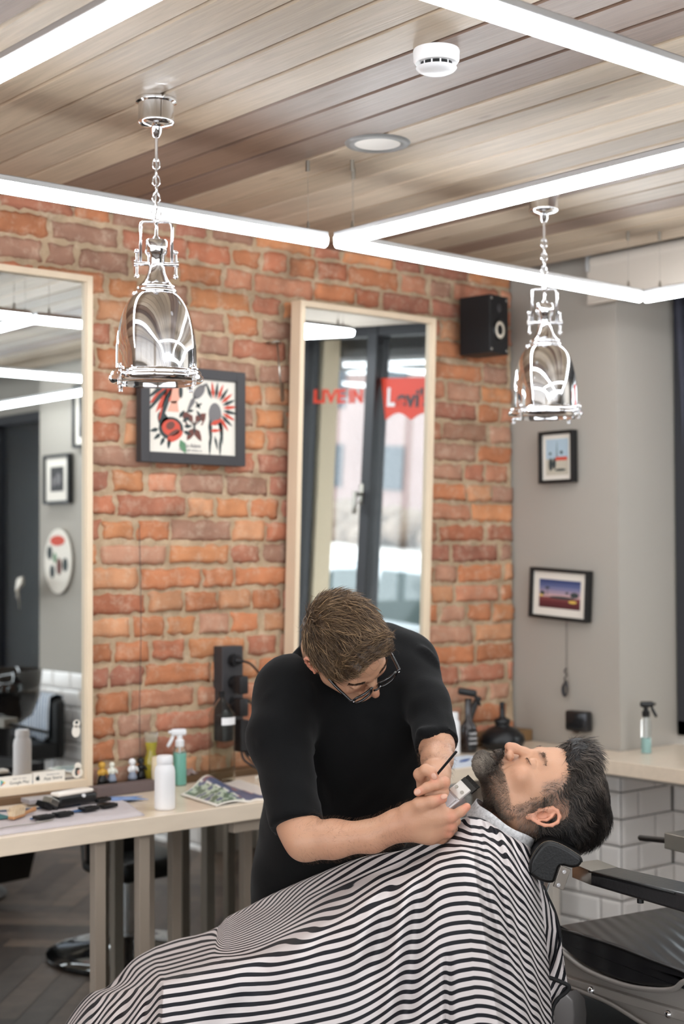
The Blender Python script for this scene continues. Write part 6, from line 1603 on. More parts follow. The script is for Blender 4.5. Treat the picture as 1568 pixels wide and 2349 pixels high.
pk = rs.choice(len(bv_), 6500); P1 = bv_[pk]; c3 = mixc(np.tile(lin((44, 34, 30)), (len(pk), 1)), lin((206, 192, 176)), np.clip(.60 + .4 * pnoise(P1, 55, 3) - .35 * (P1[:, 1] > -.085), 0, 1) * rs.rand(len(pk)) ** .5)
b2 = strands(P1, bvn[pk], bflow2, .007 + .006 * rs.rand(len(pk)), .00026, c3, 5, .003, .25, 12)
# moustache
n = 2200; mx = rs.uniform(-.030, .030, n); mz = -.0545 - .25 * np.abs(mx) * (np.abs(mx) > .012) + rs.normal(size=n) * .0028; my = -.1085 + 9.0 * mx ** 2 + .004 * (np.abs(mx) > .022)
mz = mz - sstep(np.abs(mx), .018, .030) * .016; my = np.clip(my, -.1095, -.090)
Pm = np.stack([mx, my, mz], 1); Nm = np.stack([mx * 8, -np.ones(n), np.zeros(n)], 1); Nm /= np.linalg.norm(Nm, axis=1, keepdims=True)
b3 = strands(Pm, Nm, lambda P, N, t: np.stack([np.sign(P[:, 0]) * .75, .2 * np.ones(len(P)), -.65 * np.ones(len(P))], 1) + rs.normal(size=P.shape) * .15, .011, .00028, mixc(np.tile(lin((30, 23, 20)), (n, 1)), lin((120, 104, 92)), rs.rand(n) ** 3), 5, .004, .2, 13)
V, F, C = join([(bv_, bf_, bvc), b1, b2, b3])
np_mesh('beard', KH.pts(V), F, M_hair, client, cols=C)

# ---------------------------------------------------------------- the striped cape
# columns of the drape from feet to neck: (x, y, depth, stripe number) down each column
def Hq(px, py):
    T = [(300, 212), (371, 190), (500, 172), (620, 157), (680, 148), (780, 125), (840, 105), (875, 85), (925, 50), (970, 15), (1046, -6), (1088, 0), (1129, 22), (1170, 71), (1210, 137), (1243, 210), (1280, 300)]
    xs = px - max(0, (py - 2007)) * .149 * min(1, max(0, (px - 900) / 150))
    xs_ = [t[0] for t in T]; return 2007 + float(np.interp(xs, xs_, [t[1] for t in T]))
def Q(px, py): return (py - Hq(px, py)) / 21.5
def QL(px, py): return 2.4 + (py - 2249) / 18.6 + (px - 371) / 17
cols = [
 [(100, 2440, 3.50, -8), (100, 2450, 3.42, -7), (100, 2465, 3.34, None), (100, 2480, 3.30, None), (98, 2530, 3.26, None), (96, 2590, 3.26, None), (95, 2680, 3.26, None)],
 [(150, 2349, 3.52, -7.5), (155, 2353, 3.44, -6.2), (162, 2362, 3.34, None), (160, 2382, 3.28, None), (152, 2440, 3.24, None), (146, 2520, 3.22, None), (142, 2660, 3.22, None)],
 [(200, 2284, 3.56, -7.5), (207, 2284, 3.46, -6.4), (217, 2293, 3.34, None), (215, 2312, 3.24, None), (205, 2370, 3.18, None), (197, 2470, 3.15, None), (192, 2650, 3.15, None)],
 [(248, 2262, 3.58, -6.5), (262, 2262, 3.46, -5.0), (276, 2271, 3.28, None), (275, 2290, 3.18, None), (262, 2350, 3.10, None), (252, 2460, 3.07, None), (246, 2640, 3.07, None)],
 [(302, 2204, 3.60, -6.0), (312, 2226, 3.44, -3.0), (332, 2259, 3.16, None), (330, 2277, 3.07, None), (318, 2350, 3.01, None), (310, 2460, 2.99, None), (305, 2640, 2.98, None)],
 [(348, 2176, 3.60, -6.0), (352, 2206, 3.42, -2.5), (369, 2247, 3.02, 2.3), (366, 2262, 2.965, None), (362, 2349, 2.925, None), (357, 2460, 2.91, None), (354, 2640, 2.90, None)],
 [(372, 2166, 3.60, -6.0), (376, 2200, 3.42, -2.5), (380, 2245, 2.98, 2.2), (376, 2262, 2.90, None), (371, 2349, 2.86, None), (367, 2460, 2.84, None), (364, 2640, 2.84, None)],
 [(410, 2153, 3.60, -6.0), (415, 2186, 3.42, -2.8), (412, 2232, 3.00, 1.7), (412, 2252, 2.90, None), (410, 2349, 2.855, None), (408, 2460, 2.84, None), (405, 2640, 2.83, None)],
 [(460, 2142, 3.58, -6.0), (462, 2170, 3.40, -3.0), (458, 2209, 3.05, .6), (462, 2236, 2.90, None), (463, 2340, 2.85, None), (463, 2460, 2.83, None), (462, 2640, 2.83, None)],
 [(502, 2124, 3.54, -7.5), (496, 2150, 3.38, -4.5), (492, 2192, 3.06, -.2), (508, 2224, 2.90, None), (512, 2330, 2.85, None), (514, 2455, 2.83, None), (515, 2640, 2.82, None)],
 [(521, 2104, 3.46, -21), (522, 2112, 3.40, -18.5), (530, 2182, 3.06, -1.6), (545, 2214, 2.90, None), (552, 2325, 2.85, None), (555, 2455, 2.83, None), (556, 2640, 2.82, None)],
 [(565, 2081, 3.43, -19), (566, 2098, 3.36, -15.5), (578, 2178, 3.04, -.6), (588, 2204, 2.89, None), (592, 2320, 2.84, None), (594, 2450, 2.82, None), (595, 2640, 2.81, None)],
 [(622, 2052, 3.40, -16), (618, 2086, 3.30, -12), (634, 2161, 3.01, -.1), (640, 2190, 2.88, None), (642, 2310, 2.83, None), (642, 2450, 2.81, None), (642, 2640, 2.81, None)],
 [(722, 2008, 3.33, -12), (706, 2054, 3.20, -7), (716, 2118, 2.98, -1.4), (720, 2152, 2.87, None), (722, 2290, 2.82, None), (722, 2440, 2.80, None), (722, 2640, 2.80, None)],
 [(832, 1966, 3.24, -9), (816, 2004, 3.12, -6), (808, 2062, 2.95, -3.1), (812, 2102, 2.86, None), (812, 2260, 2.81, None), (812, 2430, 2.79, None), (812, 2640, 2.79, None)],
 [(932, 1948, 3.15, -6.5), (918, 1974, 3.06, -4.9), (904, 2014, 2.93, -2.9), (904, 2052, 2.85, None), (905, 2220, 2.80, None), (905, 2420, 2.78, None), (905, 2640, 2.78, None)],
 [(1012, 1916, 3.07, -5.4), (1008, 1936, 3.00, -4.2), (1000, 1966, 2.91, -2.6), (1002, 2000, 2.83, None), (1006, 2180, 2.77, None), (1010, 2400, 2.76, None), (1012, 2640, 2.76, None)],
 [(1056, 1882, 3.02, -7), (1056, 1900, 2.97, -6), (1056, 1934, 2.89, -4.2), (1060, 1978, 2.81, None), (1076, 2120, 2.755, None), (1096, 2380, 2.74, None), (1108, 2640, 2.74, None)],
 [(1076, 1872, 2.99, -8.2), (1079, 1891, 2.94, -7.1), (1084, 1930, 2.87, -4.8), (1088, 1990, 2.800, None), (1106, 2120, 2.745, None), (1142, 2360, 2.73, None), (1172, 2640, 2.73, None)],
 [(1088, 1873, 2.98, -8.3), (1092, 1892, 2.94, -7.1), (1098, 1932, 2.88, -4.8), (1102, 1994, 2.840, None), (1122, 2120, 2.805, None), (1158, 2360, 2.795, None), (1190, 2640, 2.77, None)],
 [(1114, 1882, 2.965, -8.0), (1119, 1904, 2.93, -6.8), (1126, 1945, 2.88, -4.6), (1132, 2000, 2.84, None), (1156, 2130, 2.815, None), (1190, 2360, 2.82, None), (1216, 2640, 2.82, None)],
 [(1150, 1906, 2.96, -7.4), (1156, 1930, 2.92, None), (1165, 1972, 2.89, None), (1172, 2020, 2.865, None), (1194, 2150, 2.86, None), (1220, 2360, 2.88, None), (1238, 2640, 2.89, None)],
 [(1188, 1928, 2.97, -8.6), (1196, 1954, 2.945, None), (1205, 1992, 2.925, None), (1212, 2040, 2.91, None), (1228, 2170, 2.92, None), (1244, 2360, 2.95, None), (1256, 2640, 2.96, None)],
 [(1212, 1942, 3.00, -9.4), (1218, 1968, 2.99, None), (1226, 2005, 2.98, None), (1232, 2055, 2.975, None), (1246, 2180, 2.99, None), (1262, 2330, 3.02, None), (1268, 2640, 3.03, None)],
 [(1219, 1952, 3.06, -9.0), (1223, 1975, 3.07, None), (1232, 2010, 3.07, None), (1240, 2060, 3.07, None), (1256, 2180, 3.08, None), (1270, 2330, 3.10, None), (1274, 2640, 3.11, None)],
]
NC = len(cols); G = np.zeros((NC, 8, 5))
for i, c in enumerate(cols):
    for j, (px, py, dp, q) in enumerate(c):
        if q is None: q = QL(px, py) if i <= 4 or (i == 5) else Q(px, py)
        G[i, j + 1, :4] = (px, py, dp, q)
    a = G[i, 1]; G[i, 0, :4] = (a[0] + 25, a[1] + 170, a[2] + .10, a[3] - 6)
def cr(P, t):
    """Catmull-Rom along axis 0"""
    n = P.shape[0]; i = np.clip(np.floor(t).astype(int), 0, n - 2); u = (t - i)[:, None, None]
    p0 = P[np.maximum(i - 1, 0)]; p1 = P[i]; p2 = P[i + 1]; p3 = P[np.minimum(i + 2, n - 1)]
    # centripetal-ish tension to avoid overshoot
    m1 = (p2 - p0) * .5; m2 = (p3 - p1) * .5; d = p2 - p1
    m1 = np.where(m1 * d > 0, np.sign(d) * np.minimum(np.abs(m1), 2.2 * np.abs(d)), 0 * d); m2 = np.where(m2 * d > 0, np.sign(d) * np.minimum(np.abs(m2), 2.2 * np.abs(d)), 0 * d)
    return p1 * (2 * u ** 3 - 3 * u ** 2 + 1) + m1 * (u ** 3 - 2 * u ** 2 + u) + p2 * (-2 * u ** 3 + 3 * u ** 2) + m2 * (u ** 3 - u ** 2)
tu = np.linspace(0, NC - 1, (NC - 1) * 16 + 1); tv_ = np.linspace(0, 7, 7 * 34 + 1)
S = cr(G, tu); S = np.swapaxes(cr(np.swapaxes(S, 0, 1), tv_), 0, 1)          # (u, v, 5)
px, py, dp, q = S[..., 0], S[..., 1], S[..., 2], S[..., 3]
def gband(ax, ay, bx, by, w):
    """distance-based weight of a fold running from a to b"""
    d = np.array([bx - ax, by - ay], float); L = np.hypot(*d); t = ((px - ax) * d[0] + (py - ay) * d[1]) / L ** 2; s = ((px - ax) * -d[1] + (py - ay) * d[0]) / L
    return np.exp(-(s / w) ** 2) * np.clip(np.minimum(t * 4 + .3, (1 - t) * 4 + .3), 0, 1) * (t > -.08) * (t < 1.08), s
amp = np.clip((dp < 3.2) * 1.0, 0, 1); vis = sstep(np.tile(tv_[None, :], (len(tu), 1)), 1.3, 2.2)
for a in [((915, 1990), (850, 2240), 26, .024, .8), ((965, 2010), (925, 2380), 22, .026, 1.1), ((850, 2030), (700, 2190), 20, .014, -.5), ((1026, 2190), (1030, 2480), 9, .014, .6), ((790, 2070), (560, 2240), 22, .014, .5), ((640, 2240), (420, 2420), 34, .012, .3),
          ((985, 1960), (800, 2120), 12, .012, .7), ((1128, 2000), (1190, 2260), 9, .014, .8), ((1172, 2060), (1222, 2380), 8, .014, .9), ((1205, 2080), (1250, 2360), 7, .010, .7), ((1112, 1900), (1200, 2120), 8, .010, .35), ((1140, 1915), (1215, 2120), 7, .009, -.3), ((1165, 1925), (1232, 2120), 7, .009, .35),
          ((300, 2275), (235, 2440), 13, .012, .9), ((250, 2280), (190, 2440), 12, .012, -.8), ((345, 2270), (300, 2460), 9, .012, .8), ((285, 2225), (420, 2168), 9, .006, .5), ((700, 2060), (900, 1985), 9, .008, .8), ((760, 2050), (960, 1965), 7, .007, -.6)]:
    (A_, B_, w, am, qa) = a; wgt, sgn = gband(A_[0], A_[1], B_[0], B_[1], w)
    dp = dp + vis * wgt * am; dp = dp - vis * gband(A_[0] - w * 1.7, A_[1], B_[0] - w * 1.7, B_[1], w * 1.1)[0] * am * .6
    q = q + vis * gband(A_[0], A_[1], B_[0], B_[1], w * 1.8)[0] * qa * np.tanh(sgn / w) * .55
# gathers under the collar
ang = (px - 1075) * .42 + (py - 1870) * -.10
gath = sstep(px, 1085, 1110) * np.clip(1 - (S[..., 1] - (1880 + (px - 1110) * .55)) / 150, 0, 1) * sstep(2.3 - np.tile(tv_[None, :], (len(tu), 1)) * .35, .2, 1.2)
dp = dp + gath * .0045 * np.sin(ang * .75); q = q + gath * .09 * np.sin(ang * .75 + .6)
P = (np.array([0, 0, CAMZ]) + (np.array(CF) + np.array(CR) * ((px - 784) / FPX)[..., None] + np.array(CU) * ((1174.5 - py) / FPX)[..., None]) * dp[..., None])
nu, nvv = P.shape[:2]
idx = np.arange(nu * nvv).reshape(nu, nvv)
F = np.stack([idx[:-1, :-1], idx[1:, :-1], idx[1:, 1:], idx[:-1, 1:]], -1).reshape(-1, 4)[:, ::-1]
def cape_mat():
    m = bpy.data.materials.new('striped_cape_cloth'); m.use_nodes = True; nt = m.node_tree; N = nt.nodes; L = nt.links; b = N['Principled BSDF']
    b.inputs['Roughness'].default_value = .62; b.inputs['Specular IOR Level'].default_value = .3; b.inputs['Sheen Weight'].default_value = 0
    uv = N.new('ShaderNodeUVMap'); sp = N.new('ShaderNodeSeparateXYZ'); L.new(uv.outputs[0], sp.inputs[0])
    f = N.new('ShaderNodeMath'); f.operation = 'FRACT'; L.new(sp.outputs[0], f.inputs[0])
    cr_ = N.new('ShaderNodeValToRGB'); L.new(f.outputs[0], cr_.inputs[0]); e = cr_.color_ramp.elements
    e[0].position = 0; e[0].color = s2l((20, 20, 26)) + (1,); e[1].position = .42; e[1].color = s2l((20, 20, 26)) + (1,)
    k = cr_.color_ramp.elements.new(.445); k.color = s2l((208, 199, 197)) + (1,); k = cr_.color_ramp.elements.new(.975); k.color = s2l((208, 199, 197)) + (1,); k = cr_.color_ramp.elements.new(1.0); k.color = s2l((20, 20, 26)) + (1,)
    L.new(cr_.outputs[0], b.inputs['Base Color'])
    return m
M_cape = cape_mat()
cape = thing('barber_cape', 'black and white striped barber cape draped over the reclining client', 'cape', tuple(at(800, 2300, 3.0)))
o = np_mesh('cloth', P.reshape(-1, 3), F, M_cape, cape, uv=np.stack([q.ravel(), py.ravel() / 100], 1)); o.modifiers.new('t', 'SOLIDIFY').thickness = .0012
# loose back corner of the cape with its black hem
def flap(pts, deps, q0, q1, nm):
    # pts: list of (left point, right point) rows
    V = []; U = []; n = 14
    for r, ((a, b), (da, db), (qa, qb)) in enumerate(zip(pts, deps, q0)):
        for i in range(n + 1):
            t = i / n; p = at(a[0] * (1 - t) + b[0] * t, a[1] * (1 - t) + b[1] * t, da * (1 - t) + db * t + .006 * math.sin(t * 9 + r)); V.append(tuple(p)); U.append((qa * (1 - t) + qb * t, 0))
    F = [(r * (n + 1) + i, r * (n + 1) + i + 1, (r + 1) * (n + 1) + i + 1, (r + 1) * (n + 1) + i) for r in range(len(pts) - 1) for i in range(n)]
    o = np_mesh(nm, V, F, M_cape, cape, uv=U); o.modifiers.new('t', 'SOLIDIFY').thickness = .0012; return o
flap([((1216, 1960), (1222, 1972)), ((1228, 2010), (1248, 2045)), ((1236, 2060), (1270, 2095)), ((1242, 2120), (1282, 2140)), ((1248, 2180), (1283, 2190)), ((1252, 2235), (1266, 2228))],
     [(3.06, 3.10)] * 6, [(0, 1.0), (0, 2.0), (0, 3.0), (0.2, 3.6), (1.2, 4.2), (2.4, 4.0)], None, 'back_flap')
flap([((1284, 2150), (1286, 2152)), ((1270, 2200), (1293, 2205)), ((1252, 2240), (1302, 2262)), ((1256, 2262), (1303, 2268)), ((1262, 2300), (1268, 2312)), ((1250, 2349), (1266, 2349)), ((1240, 2480), (1262, 2480))],
     [(3.05, 3.06)] * 7, [(0, .3), (0, 1.8), (0, 3.0), (.6, 3.8), (2.4, 3.2), (3.4, 4.2), (6, 7)], None, 'turned_corner')
M_hem = mat('black_binding', (16, 16, 18), .7)
MB().tube(curve([at(1222, 1972, 3.10), at(1250, 2046, 3.10), at(1272, 2096, 3.10), at(1284, 2150, 3.09), at(1282, 2200, 3.08), at(1262, 2232, 3.07), at(1252, 2240, 3.045)]), .0042, 8).build('hem', M_hem, cape, smooth=True)
MB().tube(curve([at(1252, 2240, 3.045), at(1280, 2250, 3.045), at(1304, 2262, 3.045), at(1298, 2276, 3.045), at(1276, 2294, 3.045), at(1266, 2318, 3.045), at(1264, 2345, 3.045), at(1258, 2400, 3.045)]), .0042, 8).build('hem', M_hem, cape, smooth=True)
# grey neck band
cc = at(1147, 1899, 3.055); e1 = (at(1216, 1940, 3.055) - at(1078, 1855, 3.055)).normalized(); e2 = (CF - e1 * CF.dot(e1)).normalized(); ax3 = e1.cross(e2).normalized()
if ax3.z < 0: ax3 = -ax3
V = []; F = []; n = 72
for j in range(6):
    t = j / 5; w = -.016 + .038 * t
    for i in range(n):
        a = 2 * PI * i / n; ra = .0750 - .003 * t; rb = .080 - .006 * t
        V.append(tuple(cc + e1 * math.cos(a) * ra + e2 * math.sin(a) * rb + ax3 * (w + .0015 * math.sin(a * 5)))) 
for j in range(5):
    for i in range(n): F.append((j * n + i, j * n + (i + 1) % n, (j + 1) * n + (i + 1) % n, (j + 1) * n + i))
nbm = mat('grey_melange', (204, 202, 202), .9, var=(160, .28), bump=(300, .3))
o = np_mesh('neck_band', V, F, nbm, cape); o.modifiers.new('t', 'SOLIDIFY').thickness = .0022; o['label'] = 'light grey melange neck band of the cape'
# ================================================================ barber chairs
def rib_mat():
    m = mat('ribbed_leather', (34, 33, 35), .30); nt = m.node_tree; N = nt.nodes; L = nt.links
    tc = N.new('ShaderNodeTexCoord'); mp = N.new('ShaderNodeMapping'); mp.inputs['Rotation'].default_value = (0, 0, .55); L.new(tc.outputs['Object'], mp.inputs[0])
    wv_ = N.new('ShaderNodeTexWave'); wv_.inputs['Scale'].default_value = 9; wv_.inputs['Distortion'].default_value = 1.2; wv_.inputs['Detail Scale'].default_value = .6; L.new(mp.outputs[0], wv_.inputs['Vector'])
    bp = N.new('ShaderNodeBump'); bp.inputs['Strength'].default_value = .35; bp.inputs['Distance'].default_value = .004; L.new(wv_.outputs['Fac'], bp.inputs['Height']); L.new(bp.outputs[0], N['Principled BSDF'].inputs['Normal']); return m
M_seatl = mat('worn_black_leather', (30, 29, 30), .30, bump=(150, .15), coat=.12)
M_shell = mat('grey_chair_shell', (172, 165, 158), .42, .2, bump=(200, .1))
M_piping = mat('grey_piping', (158, 152, 146), .4, .2)
def ray(px, py): return (CF + CR * ((px - 784) / FPX) + CU * ((1174.5 - py) / FPX))
def onp(px, py, P0, n):
    d = ray(px, py); o = Vector((0, 0, CAMZ)); return o + d * ((P0 - o).dot(n) / d.dot(n))
def slab(poly, w, ext, bev=.008):
    """closed outline (3D points in a plane) swept by the vector w; rounded edges"""
    b = MB(); bm = b.bm
    t = bmesh.new(); vs = [t.verts.new(p) for p in poly]; fc = t.faces.new(vs); r = bmesh.ops.extrude_face_region(t, geom=[fc])
    bmesh.ops.translate(t, vec=w, verts=[g for g in r['geom'] if isinstance(g, bmesh.types.BMVert)]); bmesh.ops.recalc_face_normals(t, faces=t.faces)
    if bev:
        cap = [e for e in t.edges if not all(f.normal.length and abs(f.normal.dot(w.normalized())) < .5 for f in e.link_faces)]
        bmesh.ops.bevel(t, geom=cap, offset=bev, segments=3, affect='EDGES', profile=.5)
    me = bpy.data.meshes.new('t'); t.to_mesh(me); t.free(); bm.from_mesh(me); bpy.data.meshes.remove(me); return b

_slab_names = ('headrest', 'arm_pad', 'seat', 'side_shell', 'side_rail', 'bracket')
# ---- the client's chair: headrest in view, the rest under the cape
chair = thing('barber_chair', 'black leather barber chair the client lies in, its stitched headrest under his head', 'chair', (at(1000, 2300, 3.15).x, at(1000, 2300, 3.15).y, 0))
hp = at(1262, 1985, 2.935); side = (CF * .97 + CR * .10 - CU * .02).normalized()
def hpt(px, py): return onp(px, py, hp, CF)
outl = curve([hpt(*q) for q in ((1213, 1999), (1216, 1979), (1226, 1960), (1238, 1944), (1251, 1934), (1268, 1933), (1293, 1943), (1315, 1956), (1331, 1968), (1334, 1979), (1326, 1989), (1310, 1992), (1286, 1988), (1277, 2008), (1268, 2026), (1240, 2023), (1215, 2007), (1213, 1999))], 4)[:-1]
hr = slab(outl, side * .26, None, .007).build('headrest', M_leather, chair, auto=50)
top = curve([hpt(*q) for q in ((1213, 2000), (1216, 1979), (1226, 1960), (1238, 1944), (1251, 1935), (1268, 1934), (1293, 1944), (1315, 1957), (1331, 1969), (1334, 1979))], 6)
MB().tube([p + side * .006 for p in top], .0022, 6).build('piping', M_leather, hr, smooth=True)
st_ = MB(); pl_ = curve([p for p in top], 3)
for a, b_ in zip(pl_[::2], pl_[1::2]): st_.tube([a + side * .012 + (a - hp).normalized() * .0012, b_ + side * .012 + (b_ - hp).normalized() * .0012], .0008, 5)
st_.build('stitching', mat('tan_thread', (150, 134, 116), .8), hr)
bp0 = [hpt(*q) for q in ((1284, 1983), (1307, 1993), (1290, 2040), (1267, 2031))]
brk_ = slab([p - CF * .010 for p in bp0], CF * .008, None, .0012).build('bracket', mat('dull_bracket_steel', (128, 120, 112), .35, .7), chair, auto=40)
for q in ((1291, 1996), (1278, 2026)):
    c = hpt(*q) - CF * .0105; MB().cyl(c, c - CF * .004, .0046, .0038, 18).cyl(c - CF * .003, c - CF * .0045, .0022, n=6).build('bolt', M_chrome, brk_, auto=40)
# hidden frame: stem, back cushion, seat, arm pads, pedestal
MB().tube([hpt(1262, 2015) + side * .13, at(1235, 2060, 3.16), at(1190, 2120, 3.2)], .014, 10).build('headrest_stem', M_chrome, chair, smooth=True)
bk0 = at(1150, 2060, 3.18); bk1 = at(975, 2300, 3.24); axb = (bk1 - bk0).normalized(); nrm_ = axb.cross(CF).normalized()
Rb = Matrix(((CF.x, axb.x, nrm_.x, 0), (CF.y, axb.y, nrm_.y, 0), (CF.z, axb.z, nrm_.z, 0), (0, 0, 0, 1)))
MB().box((bk0 + bk1) / 2 + nrm_ * (.08 if nrm_.z < 0 else -.08), (.26, (bk1 - bk0).length, .05), Rb, .02, 3).build('backrest', M_leather, chair, auto=40)
sc_ = at(800, 2420, 3.22); sc_.z = .42
MB().box(sc_, (.44, .40, .12), Matrix.Rotation(.35, 4, 'Z'), .03, 3).build('seat', M_leather, chair, auto=40)
MB().cyl((sc_.x, sc_.y, .03), (sc_.x, sc_.y, .37), .05, n=28).build('column', M_chrome, chair, auto=40)
MB().lathe([(0, 0), (.29, 0), (.295, .012), (.27, .022), (.10, .04), (.06, .06), (0, .06)], Matrix.Translation((sc_.x, sc_.y, 0)), 48).build('base', M_blackpl, chair, auto=50)

# ---- empty chair at the right edge
A = at(1284, 2131, 3.55); B = at(1568, 2227, 3.20); A.z = B.z = .60
d1 = (B - A); d1.z = 0; d1.normalize(); wv = Vector((-d1.y, d1.x, 0));
if wv.dot(CF) < 0: wv = -wv
up = Vector((0, 0, 1)); nP = wv.copy()
ec = thing('barber_chair', 'empty black and silver barber chair standing at the right edge', 'chair', (A.x + d1.x * .4, A.y + d1.y * .4, 0))
def ep(px, py, off=0.0): return onp(px, py, A + wv * off, nP)
def ext(p, t): return p + d1 * t
seat_o = [ep(1272, 2126), ep(1284, 2129), ep(1400, 2164), ep(1500, 2203), ep(1568, 2229), ext(ep(1568, 2231), .06) - up * .02, ext(ep(1568, 2240), .075) - up * .03, ext(ep(1568, 2255), .05) - up * .02, ep(1560, 2252), ep(1540, 2262), ep(1500, 2264), ep(1427, 2252), ep(1341, 2217), ep(1284, 2172), ep(1272, 2160)]
sl_ = slab(curve(seat_o + seat_o[:1], 4)[:-1], wv * .50, None, .010).build('seat', rib_mat(), ec, auto=50)
MB().tube(curve([ep(1270, 2129) , ep(1284, 2131), ep(1400, 2167), ep(1500, 2206), ep(1568, 2232), ext(ep(1568, 2232), .05) - up * .01]), .0032, 8).build('seat_piping', M_leather, sl_, smooth=True)
pip = curve([ep(1262, 2152, -.004), ep(1284, 2179, -.004), ep(1341, 2224, -.004), ep(1427, 2259, -.004), ep(1500, 2271, -.004), ep(1545, 2268, -.004), ep(1568, 2252, -.004), ext(ep(1568, 2235, -.004), .05)])
MB().tube(pip, .0062, 10).build('trim_bead', M_piping, ec, smooth=True)
shell = [ep(1258, 2150, .02), ep(1284, 2176, .02), ep(1341, 2221, .02), ep(1427, 2256, .02), ep(1500, 2268, .02), ep(1550, 2266, .02), ext(ep(1568, 2250, .02), .02), ext(ep(1568, 2250, .02), .45), ext(ep(1568, 2349, .02), .45) - up * .10, ep(1568, 2400, .02), ep(1470, 2345, .02), ep(1400, 2302, .02), ep(1340, 2276, .02), ep(1300, 2262, .02), ep(1258, 2238, .02)]
shl_ = slab(shell, wv * .44, None, .004).build('side_shell', M_shell, ec, auto=50)
rail = [ep(1262, 2226, .004), ep(1305, 2244, .004), ep(1400, 2272, .004), ep(1500, 2302, .004), ep(1568, 2322, .004), ext(ep(1568, 2322, .004), .3) - up * .08, ext(ep(1568, 2349, .004), .3) - up * .08, ep(1568, 2345, .004), ep(1500, 2324, .004), ep(1400, 2293, .004), ep(1305, 2262, .004), ep(1262, 2244, .004)]
slab(rail, wv * .02, None, .003).build('side_rail', M_shell, ec, auto=50)
MB().tube(curve([ep(1262, 2246, -.002), ep(1300, 2262, -.002), ep(1340, 2277, -.002), ep(1400, 2303, -.002), ep(1470, 2346, -.002), ep(1568, 2404, -.002)]), .005, 8).build('trim_bead', M_piping, ec, smooth=True)
for q in ((1354, 2272), (1531, 2327)):
    c = ep(q[0], q[1], .001); MB().lathe([(0, .006), (.005, .0055), (.008, .002), (.009, 0), (.009, -.004)], Matrix.Translation(c) @ align(-wv), 20).build('bolt', M_chrome, shl_, smooth=True)
under = [ep(1290, 2262, .10), ep(1340, 2282, .10), ep(1400, 2306, .10), ep(1470, 2350, .10), ep(1568, 2405, .10), ext(ep(1568, 2405, .10), .3), ext(ep(1568, 2560, .10), .3), ep(1330, 2560, .10), ep(1300, 2420, .10)]
slab(under, wv * .30, None, .004).build('underframe', M_blackpl, ec, auto=50)
# arm pads
def arm(off, P_front_top, P_front_bot, P_right_top, P_right_bot, dep, back=.085, nm='arm_pad', length=.5):
    P0 = at(P_front_top[0], P_front_top[1], dep)
    g = lambda px, py: onp(px, py, P0, nP)
    a, b_, c, d = g(*P_front_top), g(*P_right_top), g(*P_right_bot), g(*P_front_bot)
    dd = (b_ - a); L0 = dd.length; dd.normalize(); b2 = a + dd * length + Vector((0, 0, -.02)); c2 = b2 - up * (a - d).length * 1.1
    o = slab([a, b_ + up * .004, b2, c2, c, d], wv * back, None, .009); return o.build(nm, M_seatl, ec, auto=50), a, d, dd
pad, a_, d_, dd_ = arm(0, (1351, 1999), (1351, 2032), (1568, 2054), (1568, 2096), 3.10)
MB().tube([a_ - wv * .001 + up * .0, a_ + dd_ * .25 - wv * .001], .0022, 6).build('seam', M_leather, ec, smooth=True)
blk = [a_ - dd_ * .062 + up * .006, a_, d_, d_ - dd_ * .062 + up * .006]
slab([p + wv * .006 for p in blk], wv * .072, None, .001).build('arm_end', M_steel, ec, auto=40)
for t in (.11, .30): c = d_ + dd_ * t - up * .004 + wv * .04; MB().cyl(c + up * .01, c - up * .016, .007, n=12).build('stud', M_blackpl, ec, auto=40)
MB().tube(curve([a_ + dd_ * .33 - up * .05 + wv * .05, a_ + dd_ * .40 - up * .10 + wv * .05, a_ + dd_ * .46 - up * .22 + wv * .05, a_ + dd_ * .48 - up * .40 + wv * .08]), .018, 12).build('arm_support', M_blackpl, ec, smooth=True)
# far arm: steel block with black rod
f0 = at(1546, 1908, 3.72); g_ = MB(); g_.box(f0 + d1 * .05 - up * .018, (.10, .07, .040), Matrix.Rotation(math.atan2(d1.y, d1.x), 4, 'Z'), .002).build('arm_end', M_steel, ec)
MB().box(f0 + d1 * .26 - up * .012, (.34, .085, .045), Matrix.Rotation(math.atan2(d1.y, d1.x), 4, 'Z'), .012, 3).build('arm_pad', M_seatl, ec, auto=40)
MB().cyl(f0 - up * .024 + d1 * .0, at(1468, 1922, 3.90), .0075, n=14).build('rod', M_blackpl, ec, auto=40)
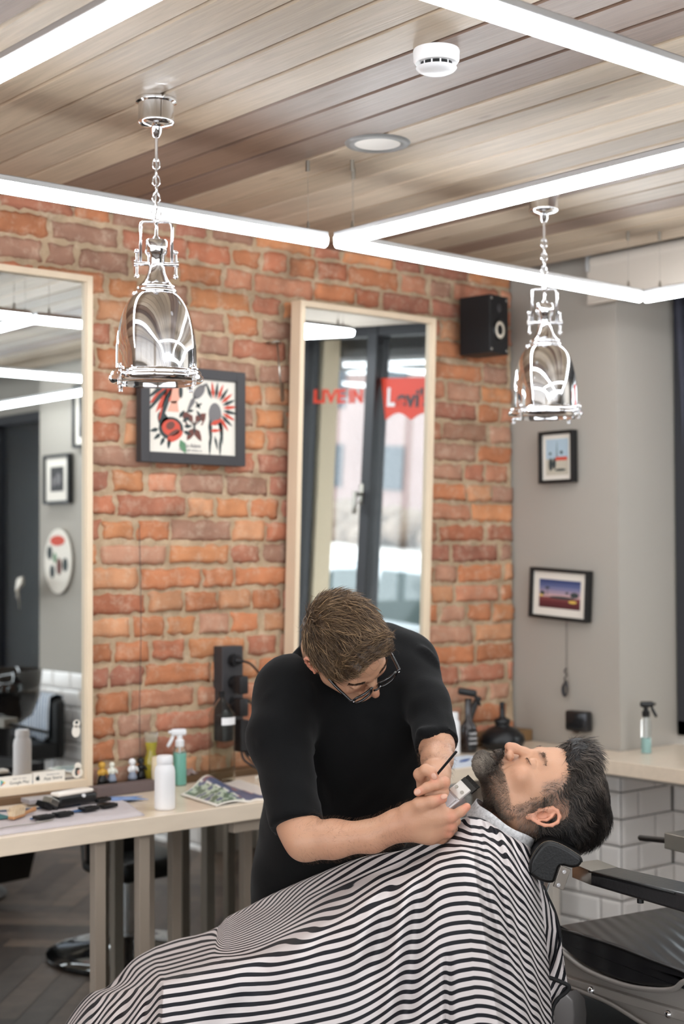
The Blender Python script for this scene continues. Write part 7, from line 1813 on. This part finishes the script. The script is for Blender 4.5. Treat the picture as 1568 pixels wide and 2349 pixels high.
# backrest beyond the frame, pedestal
ctr_ = A + d1 * .52 + wv * .25
MB().box(ctr_ + d1 * .30 + up * .24, (.10, .46, .48), Matrix.Rotation(math.atan2(d1.y, d1.x), 4, 'Z'), .03, 3).build('backrest', M_seatl, ec, auto=40)
MB().cyl((ctr_.x - d1.x * .1, ctr_.y - d1.y * .1, .04), (ctr_.x - d1.x * .1, ctr_.y - d1.y * .1, .44), .07, n=28).build('column', M_blackpl, ec, auto=40)
MB().lathe([(0, 0), (.30, 0), (.305, .012), (.28, .024), (.11, .045), (0, .05)], Matrix.Translation((ctr_.x - d1.x * .1, ctr_.y - d1.y * .1, 0)), 48).build('base', M_blackpl, ec, auto=50)
# footrest hardware at the lower left of that chair
fb = at(1292, 2300, 3.45)
slab([at(*q) for q in ((1273, 2282, 3.45), (1294, 2276, 3.45), (1312, 2296, 3.45), (1316, 2330, 3.45), (1314, 2420, 3.45), (1266, 2420, 3.45), (1268, 2320, 3.45))], wv * .04, None, .004).build('footrest_bracket', mat('dull_steel', (120, 116, 114), .4, .6), ec, auto=40)

# ---- swivel chair in front of the middle table; seen in the low mirror
sw = thing('swivel_chair', 'black swivel chair with glossy round base, seen reflected under the left table', 'chair', (3.02, 3.30, 0))
MB().lathe([(0, .0), (.285, .0), (.30, .008), (.30, .020), (.277, .030), (.25, .032), (.10, .055), (.05, .075), (0, .075)], Matrix.Translation((3.02, 3.30, 0)), 56).build('base', mat('gloss_black', (12, 12, 13), .08, coat=.6), sw, auto=60)
MB().cyl((3.02, 3.30, .06), (3.02, 3.30, .30), .038, n=28).build('column', M_chrome, sw, auto=40)
MB().box((3.06, 3.30, .34), (.30, .32, .08), None, .025, 3).build('seat', M_leather, sw, auto=40)
MB().box((3.00, 3.22, .53), (.26, .07, .38), rotm(.12, 0, 0), .025, 3).build('backrest', M_leather, sw, auto=40)
for s in (-1, 1): MB().tube(curve([(3.0 + s * .12, 3.24, .36), (3.0 + s * .15, 3.30, .48), (3.0 + s * .15, 3.42, .48)]), .011, 8).build('armrest', M_chrome, sw, smooth=True)
for o_ in list(ec.children) + list(chair.children):
    if o_.type == 'MESH' and o_.name.split('.')[0] in _slab_names: w_n = o_.modifiers.new('wn', 'WEIGHTED_NORMAL'); w_n.keep_sharp = True
# white support panel under the counter
post_ = MB().bb(4.18, 4.215, 3.735, 3.795, 0, TZ - .063, .002).build('counter_leg', M_legl, ctr)
